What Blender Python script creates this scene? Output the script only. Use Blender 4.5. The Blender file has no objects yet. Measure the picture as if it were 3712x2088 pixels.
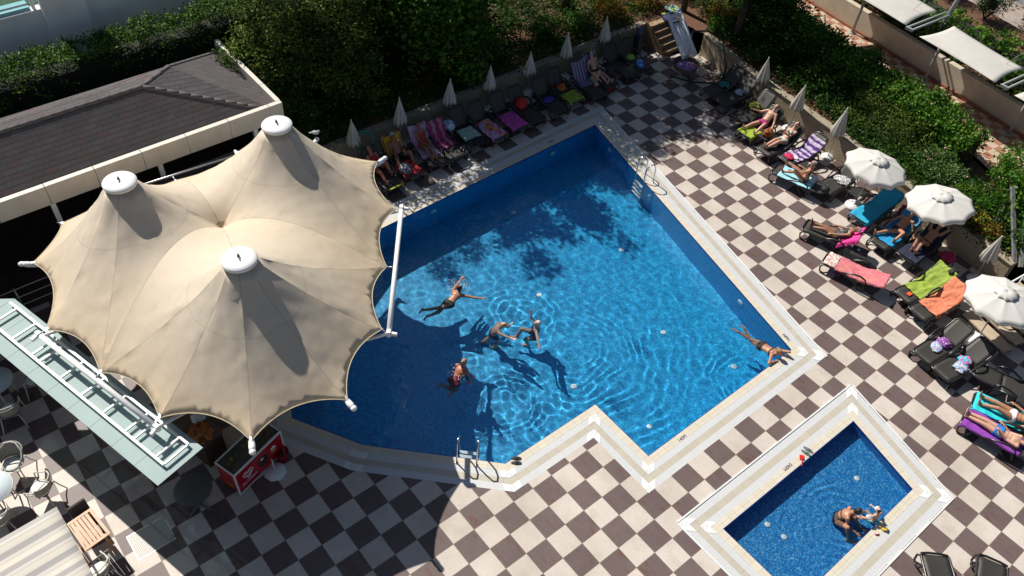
import bpy, bmesh, math, random
import numpy as np
from mathutils import Vector, Matrix, noise
from mathutils.geometry import tessellate_polygon, delaunay_2d_cdt
from mathutils.bvhtree import BVHTree
SC = bpy.context.scene
COL = SC.collection
rad = math.radians

# ------------------------------------------------------------------ camera, sky, sun, exposure
cam_d = bpy.data.cameras.new('camera'); cam = bpy.data.objects.new('camera', cam_d); COL.objects.link(cam)
cam_d.sensor_width = 36; cam_d.lens = 29.1754; cam_d.clip_end = 400
cam.matrix_world = Matrix.Translation((6.4785, -9.5123, 18.0645)) @ Matrix([[0.626448, -0.591584, 0.507534], [0.777301, 0.42567, -0.463258], [0.058014, 0.684714, 0.7265]]).to_4x4()
SC.camera = cam
SUN_K, SUN_AZ = 0.94, 4.0            # length of shadow per metre of height, and where it points (degrees from +X)
elev = math.atan2(1, SUN_K)
world = bpy.data.worlds.new('World'); SC.world = world; world.use_nodes = True
wn = world.node_tree.nodes; wl = world.node_tree.links
sky = wn.new('ShaderNodeTexSky'); sky.sky_type = 'NISHITA'; sky.sun_disc = False
sky.sun_elevation = elev; sky.sun_rotation = rad(270 - SUN_AZ)
wl.new(sky.outputs[0], wn['Background'].inputs[0]); wn['Background'].inputs[1].default_value = 0.05
sun_d = bpy.data.lights.new('sun', 'SUN'); sun_d.energy = 5.0; sun_d.angle = rad(0.5); sun_d.color = (1.0, 0.95, 0.87)
sun = bpy.data.objects.new('sun', sun_d); COL.objects.link(sun)
sdir = Vector((SUN_K*math.cos(rad(SUN_AZ)), SUN_K*math.sin(rad(SUN_AZ)), -1)).normalized()
sun.rotation_euler = sdir.to_track_quat('-Z', 'Y').to_euler(); sun.location = (-20, -2, 25)
vs = SC.view_settings; vs.view_transform = 'Standard'; vs.look = 'None'; vs.exposure = 0.24; vs.gamma = 1; vs.use_curve_mapping = False
SC.cycles.max_bounces = 7; SC.cycles.transparent_max_bounces = 12; SC.cycles.use_denoising = True

# ------------------------------------------------------------------ helpers: materials
def newmat(name):
    m = bpy.data.materials.new(name); m.use_nodes = True
    nt = m.node_tree; b = nt.nodes['Principled BSDF']
    return m, nt, b
def mat(name, col, rough=0.6, metal=0.0, noise_amt=0.0, scale=20, bump=0.0, spec=0.5, trans=0.0, coat=0.0):
    m, nt, b = newmat(name)
    b.inputs['Base Color'].default_value = (*col, 1); b.inputs['Roughness'].default_value = rough
    b.inputs['Metallic'].default_value = metal; b.inputs['Specular IOR Level'].default_value = spec
    b.inputs['Transmission Weight'].default_value = trans; b.inputs['Coat Weight'].default_value = coat
    if noise_amt or bump:
        tc = nt.nodes.new('ShaderNodeTexCoord'); n = nt.nodes.new('ShaderNodeTexNoise')
        n.inputs['Scale'].default_value = scale; n.inputs['Detail'].default_value = 5
        nt.links.new(tc.outputs['Object'], n.inputs['Vector'])
        if noise_amt:
            r = nt.nodes.new('ShaderNodeValToRGB'); r.color_ramp.elements[0].position = .3; r.color_ramp.elements[1].position = .7
            r.color_ramp.elements[0].color = (*[c*(1-noise_amt) for c in col], 1)
            r.color_ramp.elements[1].color = (*[min(1, c*(1+noise_amt)) for c in col], 1)
            nt.links.new(n.outputs['Fac'], r.inputs[0]); nt.links.new(r.outputs[0], b.inputs['Base Color'])
        if bump:
            bp = nt.nodes.new('ShaderNodeBump'); bp.inputs['Strength'].default_value = bump; bp.inputs['Distance'].default_value = .02
            nt.links.new(n.outputs['Fac'], bp.inputs['Height']); nt.links.new(bp.outputs[0], b.inputs['Normal'])
    return m
class G:
    """tiny node-graph helper"""
    def __init__(s, nt): s.nt = nt
    def n(s, t, **kw):
        x = s.nt.nodes.new(t)
        for k, v in kw.items(): setattr(x, k, v)
        return x
    def l(s, a, b): s.nt.links.new(a, b)
    def math(s, op, a, b=0.0, c=0.0):
        x = s.n('ShaderNodeMath', operation=op)
        for i, v in enumerate((a, b, c)):
            if hasattr(v, 'links'): s.l(v, x.inputs[i])
            else: x.inputs[i].default_value = v
        return x.outputs[0]
    def mix(s, f, a, b, mode='MIX'):
        x = s.n('ShaderNodeMix', data_type='RGBA', blend_type=mode)
        for i, v in zip((0, 6, 7), (f, a, b)):
            if hasattr(v, 'links'): s.l(v, x.inputs[i])
            elif i == 0: x.inputs[0].default_value = v
            else: x.inputs[i].default_value = (*v, 1)
        return x.outputs[2]
    def noise(s, vec, scale, detail=4, rough=.5):
        x = s.n('ShaderNodeTexNoise'); x.inputs['Scale'].default_value = scale; x.inputs['Detail'].default_value = detail; x.inputs['Roughness'].default_value = rough
        s.l(vec, x.inputs['Vector']); return x.outputs['Fac']
    def ramp(s, f, stops):
        x = s.n('ShaderNodeValToRGB'); e = x.color_ramp.elements
        while len(e) < len(stops): e.new(.5)
        for i, (p, c) in enumerate(stops):
            e[i].position = p; e[i].color = (*c, 1) if len(c) == 3 else c
        s.l(f, x.inputs[0]); return x.outputs[0]
    def bump(s, h, strength=.3, dist=.02):
        x = s.n('ShaderNodeBump'); x.inputs['Strength'].default_value = strength; x.inputs['Distance'].default_value = dist
        s.l(h, x.inputs['Height']); return x.outputs[0]

# ------------------------------------------------------------------ helpers: objects
def tag(o, label=None, cat=None, group=None, kind=None):
    if label: o['label'] = label
    if cat: o['category'] = cat
    if group: o['group'] = group
    if kind: o['kind'] = kind
    return o
def empty(name, loc=(0, 0, 0), rz=0.0, label=None, cat=None, group=None):
    o = bpy.data.objects.new(name, None); COL.objects.link(o); o.location = loc; o.rotation_euler = (0, 0, rz); o.empty_display_size = .1
    return tag(o, label, cat, group)
def children(o): return [c for c in bpy.data.objects if c.parent == o]
def copy_tree(o, parent=None):
    c = o.copy(); COL.objects.link(c)
    if parent is not None: c.parent = parent
    for ch in children(o): copy_tree(ch, c)
    return c
class MB:
    """collects vertices and faces of one mesh"""
    def __init__(s): s.v = []; s.f = []; s.uv = None; s.sm = []
    def add(s, vs, fs, smooth=False):
        k = len(s.v); s.v += [tuple(v) for v in vs]; s.f += [tuple(i+k for i in f) for f in fs]; s.sm += [smooth]*len(fs); return s
    def box(s, c, d, rz=0.0, rx=0.0, ry=0.0, M=None):
        hx, hy, hz = d[0]/2, d[1]/2, d[2]/2
        R = Matrix.Rotation(rz, 3, 'Z') @ Matrix.Rotation(ry, 3, 'Y') @ Matrix.Rotation(rx, 3, 'X')
        P = [Vector(c)+R@Vector((x*hx, y*hy, z*hz)) for z in (-1, 1) for y in (-1, 1) for x in (-1, 1)]
        if M: P = [M@p for p in P]
        return s.add(P, [(0, 2, 3, 1), (4, 5, 7, 6), (0, 1, 5, 4), (2, 6, 7, 3), (0, 4, 6, 2), (1, 3, 7, 5)])
    def beam(s, a, b, wdt, h, up=(0, 0, 1)):
        a, b = Vector(a), Vector(b); d = (b-a).normalized(); u = Vector(up)
        sd = d.cross(u)
        if sd.length < 1e-4: sd = Vector((1, 0, 0))
        sd.normalize(); u = sd.cross(d).normalized()
        P = [p+sd*x*wdt/2+u*y*h/2 for p in (a, b) for y in (-1, 1) for x in (-1, 1)]
        return s.add(P, [(0, 2, 3, 1), (4, 5, 7, 6), (0, 1, 5, 4), (2, 6, 7, 3), (0, 4, 6, 2), (1, 3, 7, 5)])
    def tube(s, pts, r, n=8, cap=True, closed=False):
        pts = [Vector(p) for p in pts]; rs = r if isinstance(r, (list, tuple)) else [r]*len(pts)
        rings = []; N = len(pts); prev = None
        for i, p in enumerate(pts):
            if closed: t = pts[(i+1) % N]-pts[i-1]
            else: t = (pts[min(i+1, N-1)]-pts[max(i-1, 0)])
            t.normalize()
            if prev is None:
                a = Vector((0, 0, 1)) if abs(t.z) < .9 else Vector((1, 0, 0)); u = t.cross(a).normalized()
            else:
                u = (prev - t*prev.dot(t)); u = u.normalized() if u.length > 1e-5 else t.orthogonal().normalized()
            prev = u; v = t.cross(u)
            rings.append([p+(u*math.cos(6.28318*k/n)+v*math.sin(6.28318*k/n))*rs[i] for k in range(n)])
        V = [q for rg in rings for q in rg]; F = []
        for i in range(N if closed else N-1):
            for k in range(n):
                a = i*n+k; b = i*n+(k+1) % n; c = ((i+1) % N)*n+(k+1) % n; d = ((i+1) % N)*n+k
                F.append((a, b, c, d))
        k0 = len(s.v); s.add(V, F, True)
        if cap and not closed:
            s.add([], [])
            s.f += [tuple(k0+k for k in reversed(range(n))), tuple(k0+(N-1)*n+k for k in range(n))]; s.sm += [False, False]
        return s
    def lathe(s, prof, n=20, c=(0, 0, 0), M=None, smooth=True, a0=0.0):
        """prof: list of (r, z)"""
        V = []
        for r, z in prof:
            for k in range(n):
                a = a0+6.28318*k/n; p = Vector((c[0]+r*math.cos(a), c[1]+r*math.sin(a), c[2]+z)); V.append(M@p if M else p)
        F = []
        for i in range(len(prof)-1):
            for k in range(n):
                F.append((i*n+k, i*n+(k+1) % n, (i+1)*n+(k+1) % n, (i+1)*n+k))
        k0 = len(s.v); s.add(V, F, smooth)
        if prof[0][0] > 1e-4: s.f.append(tuple(k0+k for k in reversed(range(n)))); s.sm.append(False)
        if prof[-1][0] > 1e-4: s.f.append(tuple(k0+(len(prof)-1)*n+k for k in range(n))); s.sm.append(False)
        return s
    def prism(s, poly, z0, z1):
        n = len(poly); V = [(x, y, z0) for x, y in poly]+[(x, y, z1) for x, y in poly]
        F = [tuple(range(n-1, -1, -1)), tuple(range(n, 2*n))]+[(i, (i+1) % n, n+(i+1) % n, n+i) for i in range(n)]
        return s.add(V, F)
    def ell(s, c, r, n=12, m=8, R=None):
        V = []; F = []
        for i in range(m+1):
            th = math.pi*i/m
            for k in range(n):
                a = 6.28318*k/n; p = Vector((r[0]*math.sin(th)*math.cos(a), r[1]*math.sin(th)*math.sin(a), r[2]*math.cos(th)))
                if R: p = R@p
                V.append(Vector(c)+p)
        for i in range(m):
            for k in range(n):
                F.append((i*n+k, (i+1)*n+k, (i+1)*n+(k+1) % n, i*n+(k+1) % n))
        return s.add(V, F, True)
    def build(s, name, m, parent=None, bevel=0.0, fix=True):
        me = bpy.data.meshes.new(name); me.from_pydata([tuple(v) for v in s.v], [], s.f)
        me.polygons.foreach_set('use_smooth', s.sm[:len(me.polygons)] if len(s.sm) >= len(me.polygons) else [False]*len(me.polygons))
        if fix:
            bm = bmesh.new(); bm.from_mesh(me); bmesh.ops.remove_doubles(bm, verts=bm.verts, dist=1e-5)
            bmesh.ops.recalc_face_normals(bm, faces=bm.faces); bm.to_mesh(me); bm.free()
        o = bpy.data.objects.new(name, me); COL.objects.link(o)
        if m: me.materials.append(m)
        if parent is not None: o.parent = parent
        if bevel:
            b = o.modifiers.new('bevel', 'BEVEL'); b.width = bevel; b.segments = 2; b.limit_method = 'ANGLE'
        return o
def sheet(name, m, outer, holes=(), z=0.0, parent=None, kind=None):
    loops = [[Vector((x, y, 0)) for x, y in outer]]+[[Vector((x, y, 0)) for x, y in h] for h in holes]
    tris = tessellate_polygon(loops); V = [(v.x, v.y, z) for lp in loops for v in lp]
    b = MB(); b.add(V, tris); o = b.build(name, m, parent)
    if o.data.polygons[0].normal.z < 0: o.data.flip_normals()
    if kind: o['kind'] = kind
    return o
def offset_poly(P, d):
    """mitred outward offset of a counter-clockwise polygon"""
    n = len(P); out = []
    for i in range(n):
        a, b, c = Vector(P[i-1]), Vector(P[i]), Vector(P[(i+1) % n])
        n1 = Vector(((b-a).y, -(b-a).x)).normalized(); n2 = Vector(((c-b).y, -(c-b).x)).normalized()
        k = (n1+n2); k /= (1+n1.dot(n2)); out.append(tuple(b+k*d))
    return out
def ring(name, m, P, d0, d1, z=0.0, dz=0.0, rise=0.0):
    """flat band between two offsets of a polygon, with a UV running along each side"""
    A = offset_poly(P, d0) if d0 else P; B = offset_poly(P, d1); n = len(P)
    me = bpy.data.meshes.new(name); V = [(x, y, z) for x, y in A]+[(x, y, z+dz) for x, y in B]; F = []; L = []
    for i in range(n):
        j = (i+1) % n; F.append((i, n+i, n+j, j))
        e = (Vector(P[j])-Vector(P[i])).normalized(); q = Vector(P[i])
        for v, (x, y) in ((0, A[i]), (1, B[i]), (1, B[j]), (0, A[j])):
            L.append(((Vector((x, y))-q).dot(e), v*(d1-d0)))
    if rise:
        k = len(V); V += [(x, y, z-rise) for x, y in B]+[(x, y, z-rise) for x, y in A]
        for i in range(n):
            j = (i+1) % n
            F.append((n+i, k+i, k+j, n+j)); L += [(0, 0)]*4
            F.append((j, k+n+j, k+n+i, i)); L += [(0, 0)]*4
    me.from_pydata(V, [], F); uv = me.uv_layers.new(name='along')
    uv.data.foreach_set('uv', [t for l in L for t in l])
    o = bpy.data.objects.new(name, me); COL.objects.link(o); me.materials.append(m); o['kind'] = 'structure'
    return o
def ccw(P): return P if sum(P[i-1][0]*P[i][1]-P[i][0]*P[i-1][1] for i in range(len(P))) > 0 else P[::-1]
# ------------------------------------------------------------------ deck, pools
T = 0.6
POOL = ccw([(-10.812, 9.738), (-10.6, 0.53), (-10.57, -0.4), (-9.0, -3.3), (-7.4, -4.8), (-5.873, -5.46), (-4.119, -4.447), (-1.545, -1.911), (-1.52, 1.14), (0.467, 1.145), (0.462, 7.012)])
KID = ccw([(3.03, 6.387), (2.975, 1.15), (5.2, 1.17), (5.19, 5.857)])
OUT = 0.75
def deck_mat():
    m, nt, b = newmat('deck_tiles'); g = G(nt)
    tc = g.n('ShaderNodeTexCoord'); sp = g.n('ShaderNodeSeparateXYZ'); g.l(tc.outputs['Object'], sp.inputs[0])
    x = g.math('DIVIDE', sp.outputs[0], T); y = g.math('DIVIDE', sp.outputs[1], T)
    fx = g.math('FLOOR', x); fy = g.math('FLOOR', y)
    par = g.math('FLOORED_MODULO', g.math('ADD', fx, fy), 2.0)          # 0 = dark, 1 = light
    dx = g.math('ABSOLUTE', g.math('SUBTRACT', g.math('FRACT', x), .5)); dy = g.math('ABSOLUTE', g.math('SUBTRACT', g.math('FRACT', y), .5))
    grout = g.math('GREATER_THAN', g.math('MAXIMUM', dx, dy), .491)
    cell = g.n('ShaderNodeCombineXYZ'); g.l(fx, cell.inputs[0]); g.l(fy, cell.inputs[1])
    wn_ = g.n('ShaderNodeTexWhiteNoise', noise_dimensions='3D'); g.l(cell.outputs[0], wn_.inputs['Vector'])
    # the vein pattern shifts from tile to tile
    off = g.n('ShaderNodeVectorMath', operation='MULTIPLY_ADD'); g.l(wn_.outputs['Color'], off.inputs[0]); off.inputs[1].default_value = (37, 37, 37); g.l(tc.outputs['Object'], off.inputs[2])
    fine = g.noise(off.outputs[0], 55, 3, .7); med = g.noise(off.outputs[0], 4.5, 6, .6); big = g.noise(off.outputs[0], 2.2, 3)
    st = g.n('ShaderNodeMapping'); st.inputs['Scale'].default_value = (1.0, 3.2, 1); st.inputs['Rotation'].default_value = (0, 0, .5); g.l(off.outputs[0], st.inputs[0])
    streak = g.noise(st.outputs[0], 2.4, 6, .62)
    dark = g.mix(med, (.112, .077, .076), (.168, .124, .120))
    dark = g.mix(g.math('MULTIPLY', wn_.outputs['Value'], .28), dark, (.19, .14, .13))
    rust = g.ramp(streak, [(.56, (0, 0, 0)), (.66, (1, 1, 1))])
    dark = g.mix(g.math('MULTIPLY', rust, .75), dark, (.140, .062, .045))
    light = g.mix(med, (.56, .495, .435), (.64, .575, .515))
    light = g.mix(g.math('MULTIPLY', wn_.outputs['Value'], .3), light, (.68, .62, .56))
    light = g.mix(g.ramp(big, [(.50, (0, 0, 0)), (.8, (.6, .6, .6))]), light, (.46, .40, .33))
    speck = g.ramp(fine, [(.3, (.8, .8, .8)), (.7, (1.1, 1.1, 1.1))])
    c = g.mix(par, dark, light); c = g.mix(1.0, c, speck, 'MULTIPLY')
    c = g.mix(grout, c, (.21, .17, .13)); 
    dirt = g.ramp(g.noise(tc.outputs['Object'], .5, 5), [(.35, (.86, .84, .82)), (.65, (1.04, 1.04, 1.04))]); c = g.mix(1.0, c, dirt, 'MULTIPLY')
    g.l(c, b.inputs['Base Color']); b.inputs['Roughness'].default_value = .5; b.inputs['Specular IOR Level'].default_value = .35
    h = g.math('SUBTRACT', g.math('MULTIPLY', fine, .12), grout); g.l(g.bump(h, .25, .006), b.inputs['Normal'])
    return m
M_DECK = deck_mat()
DECKP = ccw([(-14.0, 15.45), (-14.0, -0.9), (-30, -0.9), (-30, -30), (30, -30), (30, 13.0), (4.5, 13.0), (2.8, 14.55), (0.0, 14.98), (-5.8, 15.82), (-9.6, 16.35), (-11.0, 16.7), (-12.0, 16.9), (-12.9, 15.5)])
sheet('pool_deck', M_DECK, DECKP, [offset_poly(POOL, OUT), offset_poly(KID, OUT)], 0.0, kind='structure')

def band_mat(name, c1, c2, period, gap, gapc, rough=.45, bumpd=.004, two=False):
    m, nt, b = newmat(name); g = G(nt)
    uv = g.n('ShaderNodeUVMap', uv_map='along'); sp = g.n('ShaderNodeSeparateXYZ'); g.l(uv.outputs[0], sp.inputs[0])
    u = g.math('DIVIDE', sp.outputs[0], period); fu = g.math('FRACT', u)
    j = g.math('LESS_THAN', fu, gap)
    if two:
        v = g.math('FRACT', g.math('DIVIDE', sp.outputs[1], .105)); j = g.math('MAXIMUM', j, g.math('LESS_THAN', v, gap*1.6))
    tc = g.n('ShaderNodeTexCoord'); n1 = g.noise(tc.outputs['Object'], 3.2, 6, .6)
    w_ = g.n('ShaderNodeTexWhiteNoise', noise_dimensions='1D'); g.l(g.math('FLOOR', u), w_.inputs['W'])
    c = g.mix(n1, c1, c2); c = g.mix(g.math('MULTIPLY', w_.outputs['Value'], .25), c, tuple(x*.78 for x in c1))
    c = g.mix(j, c, gapc); g.l(c, b.inputs['Base Color']); b.inputs['Roughness'].default_value = rough
    g.l(g.bump(g.math('SUBTRACT', 1.0, j), .4, bumpd), b.inputs['Normal']); return m
M_CREAM = band_mat('cream_coping_tile', (.60, .55, .45), (.68, .62, .50), .245, .03, (.38, .33, .25), two=True)
M_BEIGE = band_mat('beige_stone_tile', (.46, .42, .34), (.53, .49, .41), .33, .02, (.30, .26, .18))
M_GRATE = band_mat('white_plastic_grating', (.58, .59, .59), (.64, .65, .65), .032, .3, (.48, .49, .50))
M_WHITE = mat('white_plastic', (.72, .73, .72), .4, noise_amt=.04, scale=6)
M_WATERLINE = mat('dark_blue_waterline_tile', (.01, .03, .22), .25)
for nm, P in (('main', POOL), ('kid', KID)):
    ring('pool_coping', M_CREAM, P, 0, .21, .002); ring('drain_grate', M_GRATE, P, .21, .385, .0)
    ring('stone_band', M_BEIGE, P, .385, .56, .0); ring('drain_grate', M_GRATE, P, .56, OUT, .0)
# white corner pieces of the gratings
def corner_piece(P, i, d0, d1, par):
    n = len(P); A = offset_poly(P, d0); B = offset_poly(P, d1); a = Vector(A[i]); b2 = Vector(B[i]); c = (a+b2)/2
    e1 = (Vector(P[(i+1) % n])-Vector(P[i])).normalized(); e0 = (Vector(P[i-1])-Vector(P[i])).normalized()
    w_ = (d1-d0)
    Q = [a, a+e1*w_*1.25, b2+e1*w_*1.25, b2, b2+e0*w_*1.25, a+e0*w_*1.25]
    turn = e1.cross(e0)
    b = MB(); Z = .003
    b.add([(q.x, q.y, Z+.004) for q in Q], [(0, 1, 2, 3), (3, 4, 5, 0)]); o = b.build('grate_corner', M_WHITE)
    for p in o.data.polygons:
        if p.normal.z < 0: p.flip()
    tag(o, kind='structure')
    s = MB()
    for k in range(6):
        an = math.radians(60*k+20); r0, r1 = .03, w_*.45
        s.beam((c.x+r0*math.cos(an), c.y+r0*math.sin(an), Z+.006), (c.x+r1*math.cos(an), c.y+r1*math.sin(an), Z+.006), .007, .003)
    s.build('corner_slots', M_SLOT, o)
M_SLOT = mat('grey_slot', (.42, .42, .42), .6)
for P, idx in ((POOL, [k for k, p in enumerate(POOL) if p[0] > -5]), (KID, range(4))):
    for i in idx:
        corner_piece(P, i, .21, .385, None); corner_piece(P, i, .56, .75, None)
# raised white kerb outside the slanted side and around the small pool
def kerb(a, b, w_=.05, h=.03):
    k = MB(); k.beam((a[0], a[1], h/2-.01), (b[0], b[1], h/2-.01), w_, h+.02); tag(k.build('deck_kerb', M_WHITE), kind='structure')
PO = offset_poly(POOL, .78); i_ = min(range(len(PO)), key=lambda k: (PO[k][0]-1.2)**2+(PO[k][1]-7.6)**2); j_ = min(range(len(PO)), key=lambda k: (PO[k][0]+11.5)**2+(PO[k][1]-10.7)**2)
kerb(PO[i_], PO[j_]); KO = offset_poly(KID, .78)
for a, b in zip(KO, KO[1:]+KO[:1]): kerb(a, b, .04, .02)

def mosaic(name, cols, sc, mixv=.35):
    m, nt, b = newmat(name); g = G(nt); tc = g.n('ShaderNodeTexCoord')
    br = g.n('ShaderNodeTexVoronoi', feature='F1', distance='CHEBYCHEV'); br.inputs['Scale'].default_value = sc; br.inputs['Randomness'].default_value = .12
    g.l(tc.outputs['Object'], br.inputs['Vector'])
    v = g.n('ShaderNodeSeparateColor'); g.l(br.outputs['Color'], v.inputs[0])
    c = g.ramp(v.outputs[0], [(0, cols[0]), (.45, cols[1]), (.8, cols[2]), (1, cols[3])])
    big = g.noise(tc.outputs['Object'], .7, 3); c = g.mix(g.math('MULTIPLY', big, mixv), c, cols[1])
    g.l(c, b.inputs['Base Color']); b.inputs['Roughness'].default_value = .35; return m
M_MOS = mosaic('blue_pool_mosaic', [(.003, .19, .44), (.004, .28, .56), (.008, .38, .67), (.04, .51, .77)], 26)
M_MOS2 = mosaic('speckled_blue_mosaic', [(.006, .10, .34), (.01, .18, .46), (.03, .28, .56), (.20, .46, .66)], 38, .3)
def basin(P, depth, m, name):
    b = MB(); n = len(P)
    wl_ = .0
    V = [(x, y, 0.0) for x, y in P]+[(x, y, -depth) for x, y in P]
    b.add(V, [(i, (i+1) % n, n+(i+1) % n, n+i) for i in range(n)])
    o = b.build(name, m, fix=False); o['kind'] = 'structure'
    f = sheet(name+'_floor', m, P, (), -depth, kind='structure')
    # dark waterline strip just inside the coping
    s = MB(); Q = offset_poly(P, -.012); A = [(x, y, .0015) for x, y in P]+[(x, y, .0015) for x, y in Q]+[(x, y, -.05) for x, y in Q]
    s.add(A, [(i, (i+1) % n, n+(i+1) % n, n+i) for i in range(n)]+[(n+i, n+(i+1) % n, 2*n+(i+1) % n, 2*n+i) for i in range(n)])
    so = s.build('waterline_tile', M_WATERLINE); so['kind'] = 'structure'
# ------------------------------------------------------------------ water

RIPPLES = [(-4.9, 2.3, 1.0, 2.6, 1.5), (-4.5, -.3, .8, 1.0, 1.1), (-5.6, -1.2, .9, .7, .9), (-6.6, 2.0, .7, .5, .8), (-0.4, 5.9, .6, .8, .9)]
def wave(x, y, rip):
    ch = .75+1.1*math.exp(-((x+4.4)**2+(y+.3)**2)/5.0)+.5*math.exp(-((x+6.5)**2+(y-2)**2)/3.0)
    h = .0040*noise.noise(Vector((x*.9, y*1.3, 3.1)))*2
    h += .0040*ch*noise.noise(Vector((x*2.4+y*.6, y*3.0, 7.7)))*2
    h += .0015*ch*noise.noise(Vector((x*4.9, y*5.6, 1.7)))*2
    wx, wy = noise.noise(Vector((x*.8, y*.8, 5))), noise.noise(Vector((x*1.9, y*1.9, 11)))
    for cx, cy, s, rp, rw in rip:
        d = math.hypot(x-cx, y-cy); r = d+.22*wx+.07*wy
        if abs(r-rp) > 2.2*rw: continue
        sec = 1.0
        if rp > 2: sec = max(0.0, min(1.0, .35+math.cos(math.atan2(y-cy, x-cx)-.35)))
        h +=   .0019*s*sec*math.exp(-((r-rp)/rw)**2)*math.sin(r*(30-1.6*d)+1.5*wx)*(.35+1.5*max(-.2, noise.noise(Vector((x*1.3, y*1.3, 9)))+.25))
    return h
def water_mesh(name, P, step, rip, m, amp=1.0, z=-.012):
    xs = [p[0] for p in P]; ys = [p[1] for p in P]; Q = [Vector((x, y)) for x, y in P]
    x0, x1, y0, y1 = min(xs), max(xs), min(ys), max(ys); nx = int((x1-x0)/step)+1; ny = int((y1-y0)/step)+1
    def inside(x, y):
        c = False; j = len(P)-1
        for i in range(len(P)):
            if (P[i][1] > y) != (P[j][1] > y) and x < (P[j][0]-P[i][0])*(y-P[i][1])/(P[j][1]-P[i][1])+P[i][0]: c = not c
            j = i
        return c
    cols = {}; V = []; F = []
    mask = [[inside(x0+(i+.5)*(x1-x0)/nx, y0+(j+.5)*(y1-y0)/ny) for j in range(ny)] for i in range(nx)]
    def near(p):                       # nearest point on the outline
        best = None
        for i in range(len(P)):
            a, b = Q[i-1], Q[i]; t = max(0, min(1, (p-a).dot(b-a)/(b-a).length_squared)); q = a+(b-a)*t; d = (p-q).length
            if best is None or d < best[0]: best = (d, q)
        return best[1]
    def vid(i, j):
        if (i, j) in cols: return cols[(i, j)]
        x = x0+i*(x1-x0)/nx; y = y0+j*(y1-y0)/ny
        edge = not all(0 <= a < nx and 0 <= b < ny and mask[a][b] for a in (i-1, i) for b in (j-1, j))
        if edge: q = near(Vector((x, y))); x, y = q
        cols[(i, j)] = len(V); V.append((x, y, z+amp*wave(x, y, rip))); return cols[(i, j)]
    for i in range(nx):
        for j in range(ny):
            if mask[i][j]: F.append((vid(i, j), vid(i+1, j), vid(i+1, j+1), vid(i, j+1)))
    b = MB(); b.add(V, F, True); o = b.build(name, m, fix=False); o['kind'] = 'structure'; return o
m, nt, b = newmat('pool_water'); nt.nodes.remove(b); g = G(nt)
rf = g.n('ShaderNodeBsdfGlass'); rf.inputs['IOR'].default_value = 1.33; rf.inputs['Roughness'].default_value = 0
rf.inputs['Color'].default_value = (.92, .985, 1, 1)
g.l(rf.outputs[0], nt.nodes['Material Output'].inputs[0]); M_WATER = m
basin(POOL, 1.5, M_MOS, 'pool_basin'); basin(KID, .42, M_MOS2, 'small_pool_basin')
sun_d.cycles.is_caustics_light = True
w1 = water_mesh('pool_water', POOL, .036, RIPPLES, M_WATER); w2 = water_mesh('small_pool_water', KID, .03, [(4.3, 3.95, 1.2, .7, .6), (4.0, 2.9, .5, .6, .7)], M_WATER, 1.0)
for o in (w1, w2): o.cycles.is_caustics_caster = True
for o in bpy.data.objects:
    if 'basin' in o.name: o.cycles.is_caustics_receiver = True
# ------------------------------------------------------------------ the big three-peaked canopy
def fabric_tent():
    m, nt, b = newmat('tent_fabric'); g = G(nt); tc = g.n('ShaderNodeTexCoord'); ob = tc.outputs['Object']
    at = g.n('ShaderNodeAttribute', attribute_name='stain', attribute_type='GEOMETRY')
    n1 = g.noise(ob, .9, 6, .6); n2 = g.noise(ob, 5, 5, .65); n3 = g.noise(ob, 160, 2)
    stain = g.math('ADD', at.outputs['Fac'], g.math('MULTIPLY', g.math('SUBTRACT', n1, .5), .45))
    c = g.mix(stain, (.68, .60, .49), (.66, .53, .37))
    c = g.mix(g.ramp(n2, [(.42, (0, 0, 0)), (.75, (.15, .15, .15))]), c, (.55, .46, .35))
    sm = g.n('ShaderNodeAttribute', attribute_name='seam', attribute_type='GEOMETRY')
    dcp = g.n('ShaderNodeAttribute', attribute_name='dcap', attribute_type='GEOMETRY')
    ringl = g.math('LESS_THAN', g.math('ABSOLUTE', g.math('SUBTRACT', g.math('ADD', dcp.outputs['Fac'], g.math('MULTIPLY', n1, .15)), 1.32)), .016)
    seaml = g.math('MAXIMUM', g.math('LESS_THAN', sm.outputs['Fac'], .013), g.math('MULTIPLY', ringl, .45))
    c = g.mix(g.math('MULTIPLY', seaml, .38), c, (.33, .27, .19))
    drip = g.n('ShaderNodeMapping'); drip.inputs['Scale'].default_value = (3.2, 3.2, .25); g.l(ob, drip.inputs[0]); dn = g.noise(drip.outputs[0], 1.6, 4)
    c = g.mix(g.math('MULTIPLY', g.ramp(dn, [(.54, (0, 0, 0)), (.72, (1, 1, 1))]), .12), c, (.34, .25, .17))
    g.l(c, b.inputs['Base Color']); b.inputs['Roughness'].default_value = .62; b.inputs['Specular IOR Level'].default_value = .25
    wr = g.n('ShaderNodeMapping'); wr.inputs['Scale'].default_value = (1.0, 1.0, .6); g.l(ob, wr.inputs[0])
    wn1 = g.noise(wr.outputs[0], 1.6, 3, .5)
    h = g.math('ADD', g.math('MULTIPLY', n3, .015), g.math('MULTIPLY', wn1, .35))
    g.l(g.bump(h, .35, .08), b.inputs['Normal'])
    tr = g.n('ShaderNodeBsdfTranslucent'); tr.inputs[0].default_value = (.58, .49, .37, 1)
    mx = g.n('ShaderNodeMixShader'); mx.inputs[0].default_value = .10
    g.l(b.outputs[0], mx.inputs[1]); g.l(tr.outputs[0], mx.inputs[2]); g.l(mx.outputs[0], nt.nodes['Material Output'].inputs[0])
    return m
M_TENT = fabric_tent()
M_WPAINT = mat('white_painted_steel', (.80, .80, .79), .35, noise_amt=.05, scale=5)
M_STEEL = mat('galvanised_steel', (.45, .45, .46), .35, .8)
H3 = 3.0
TC = [(-10.167, -2.727, 5.450), (-10.196, -6.669, 5.450), (-6.372, -5.619, 5.450)]      # cap centres
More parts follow.
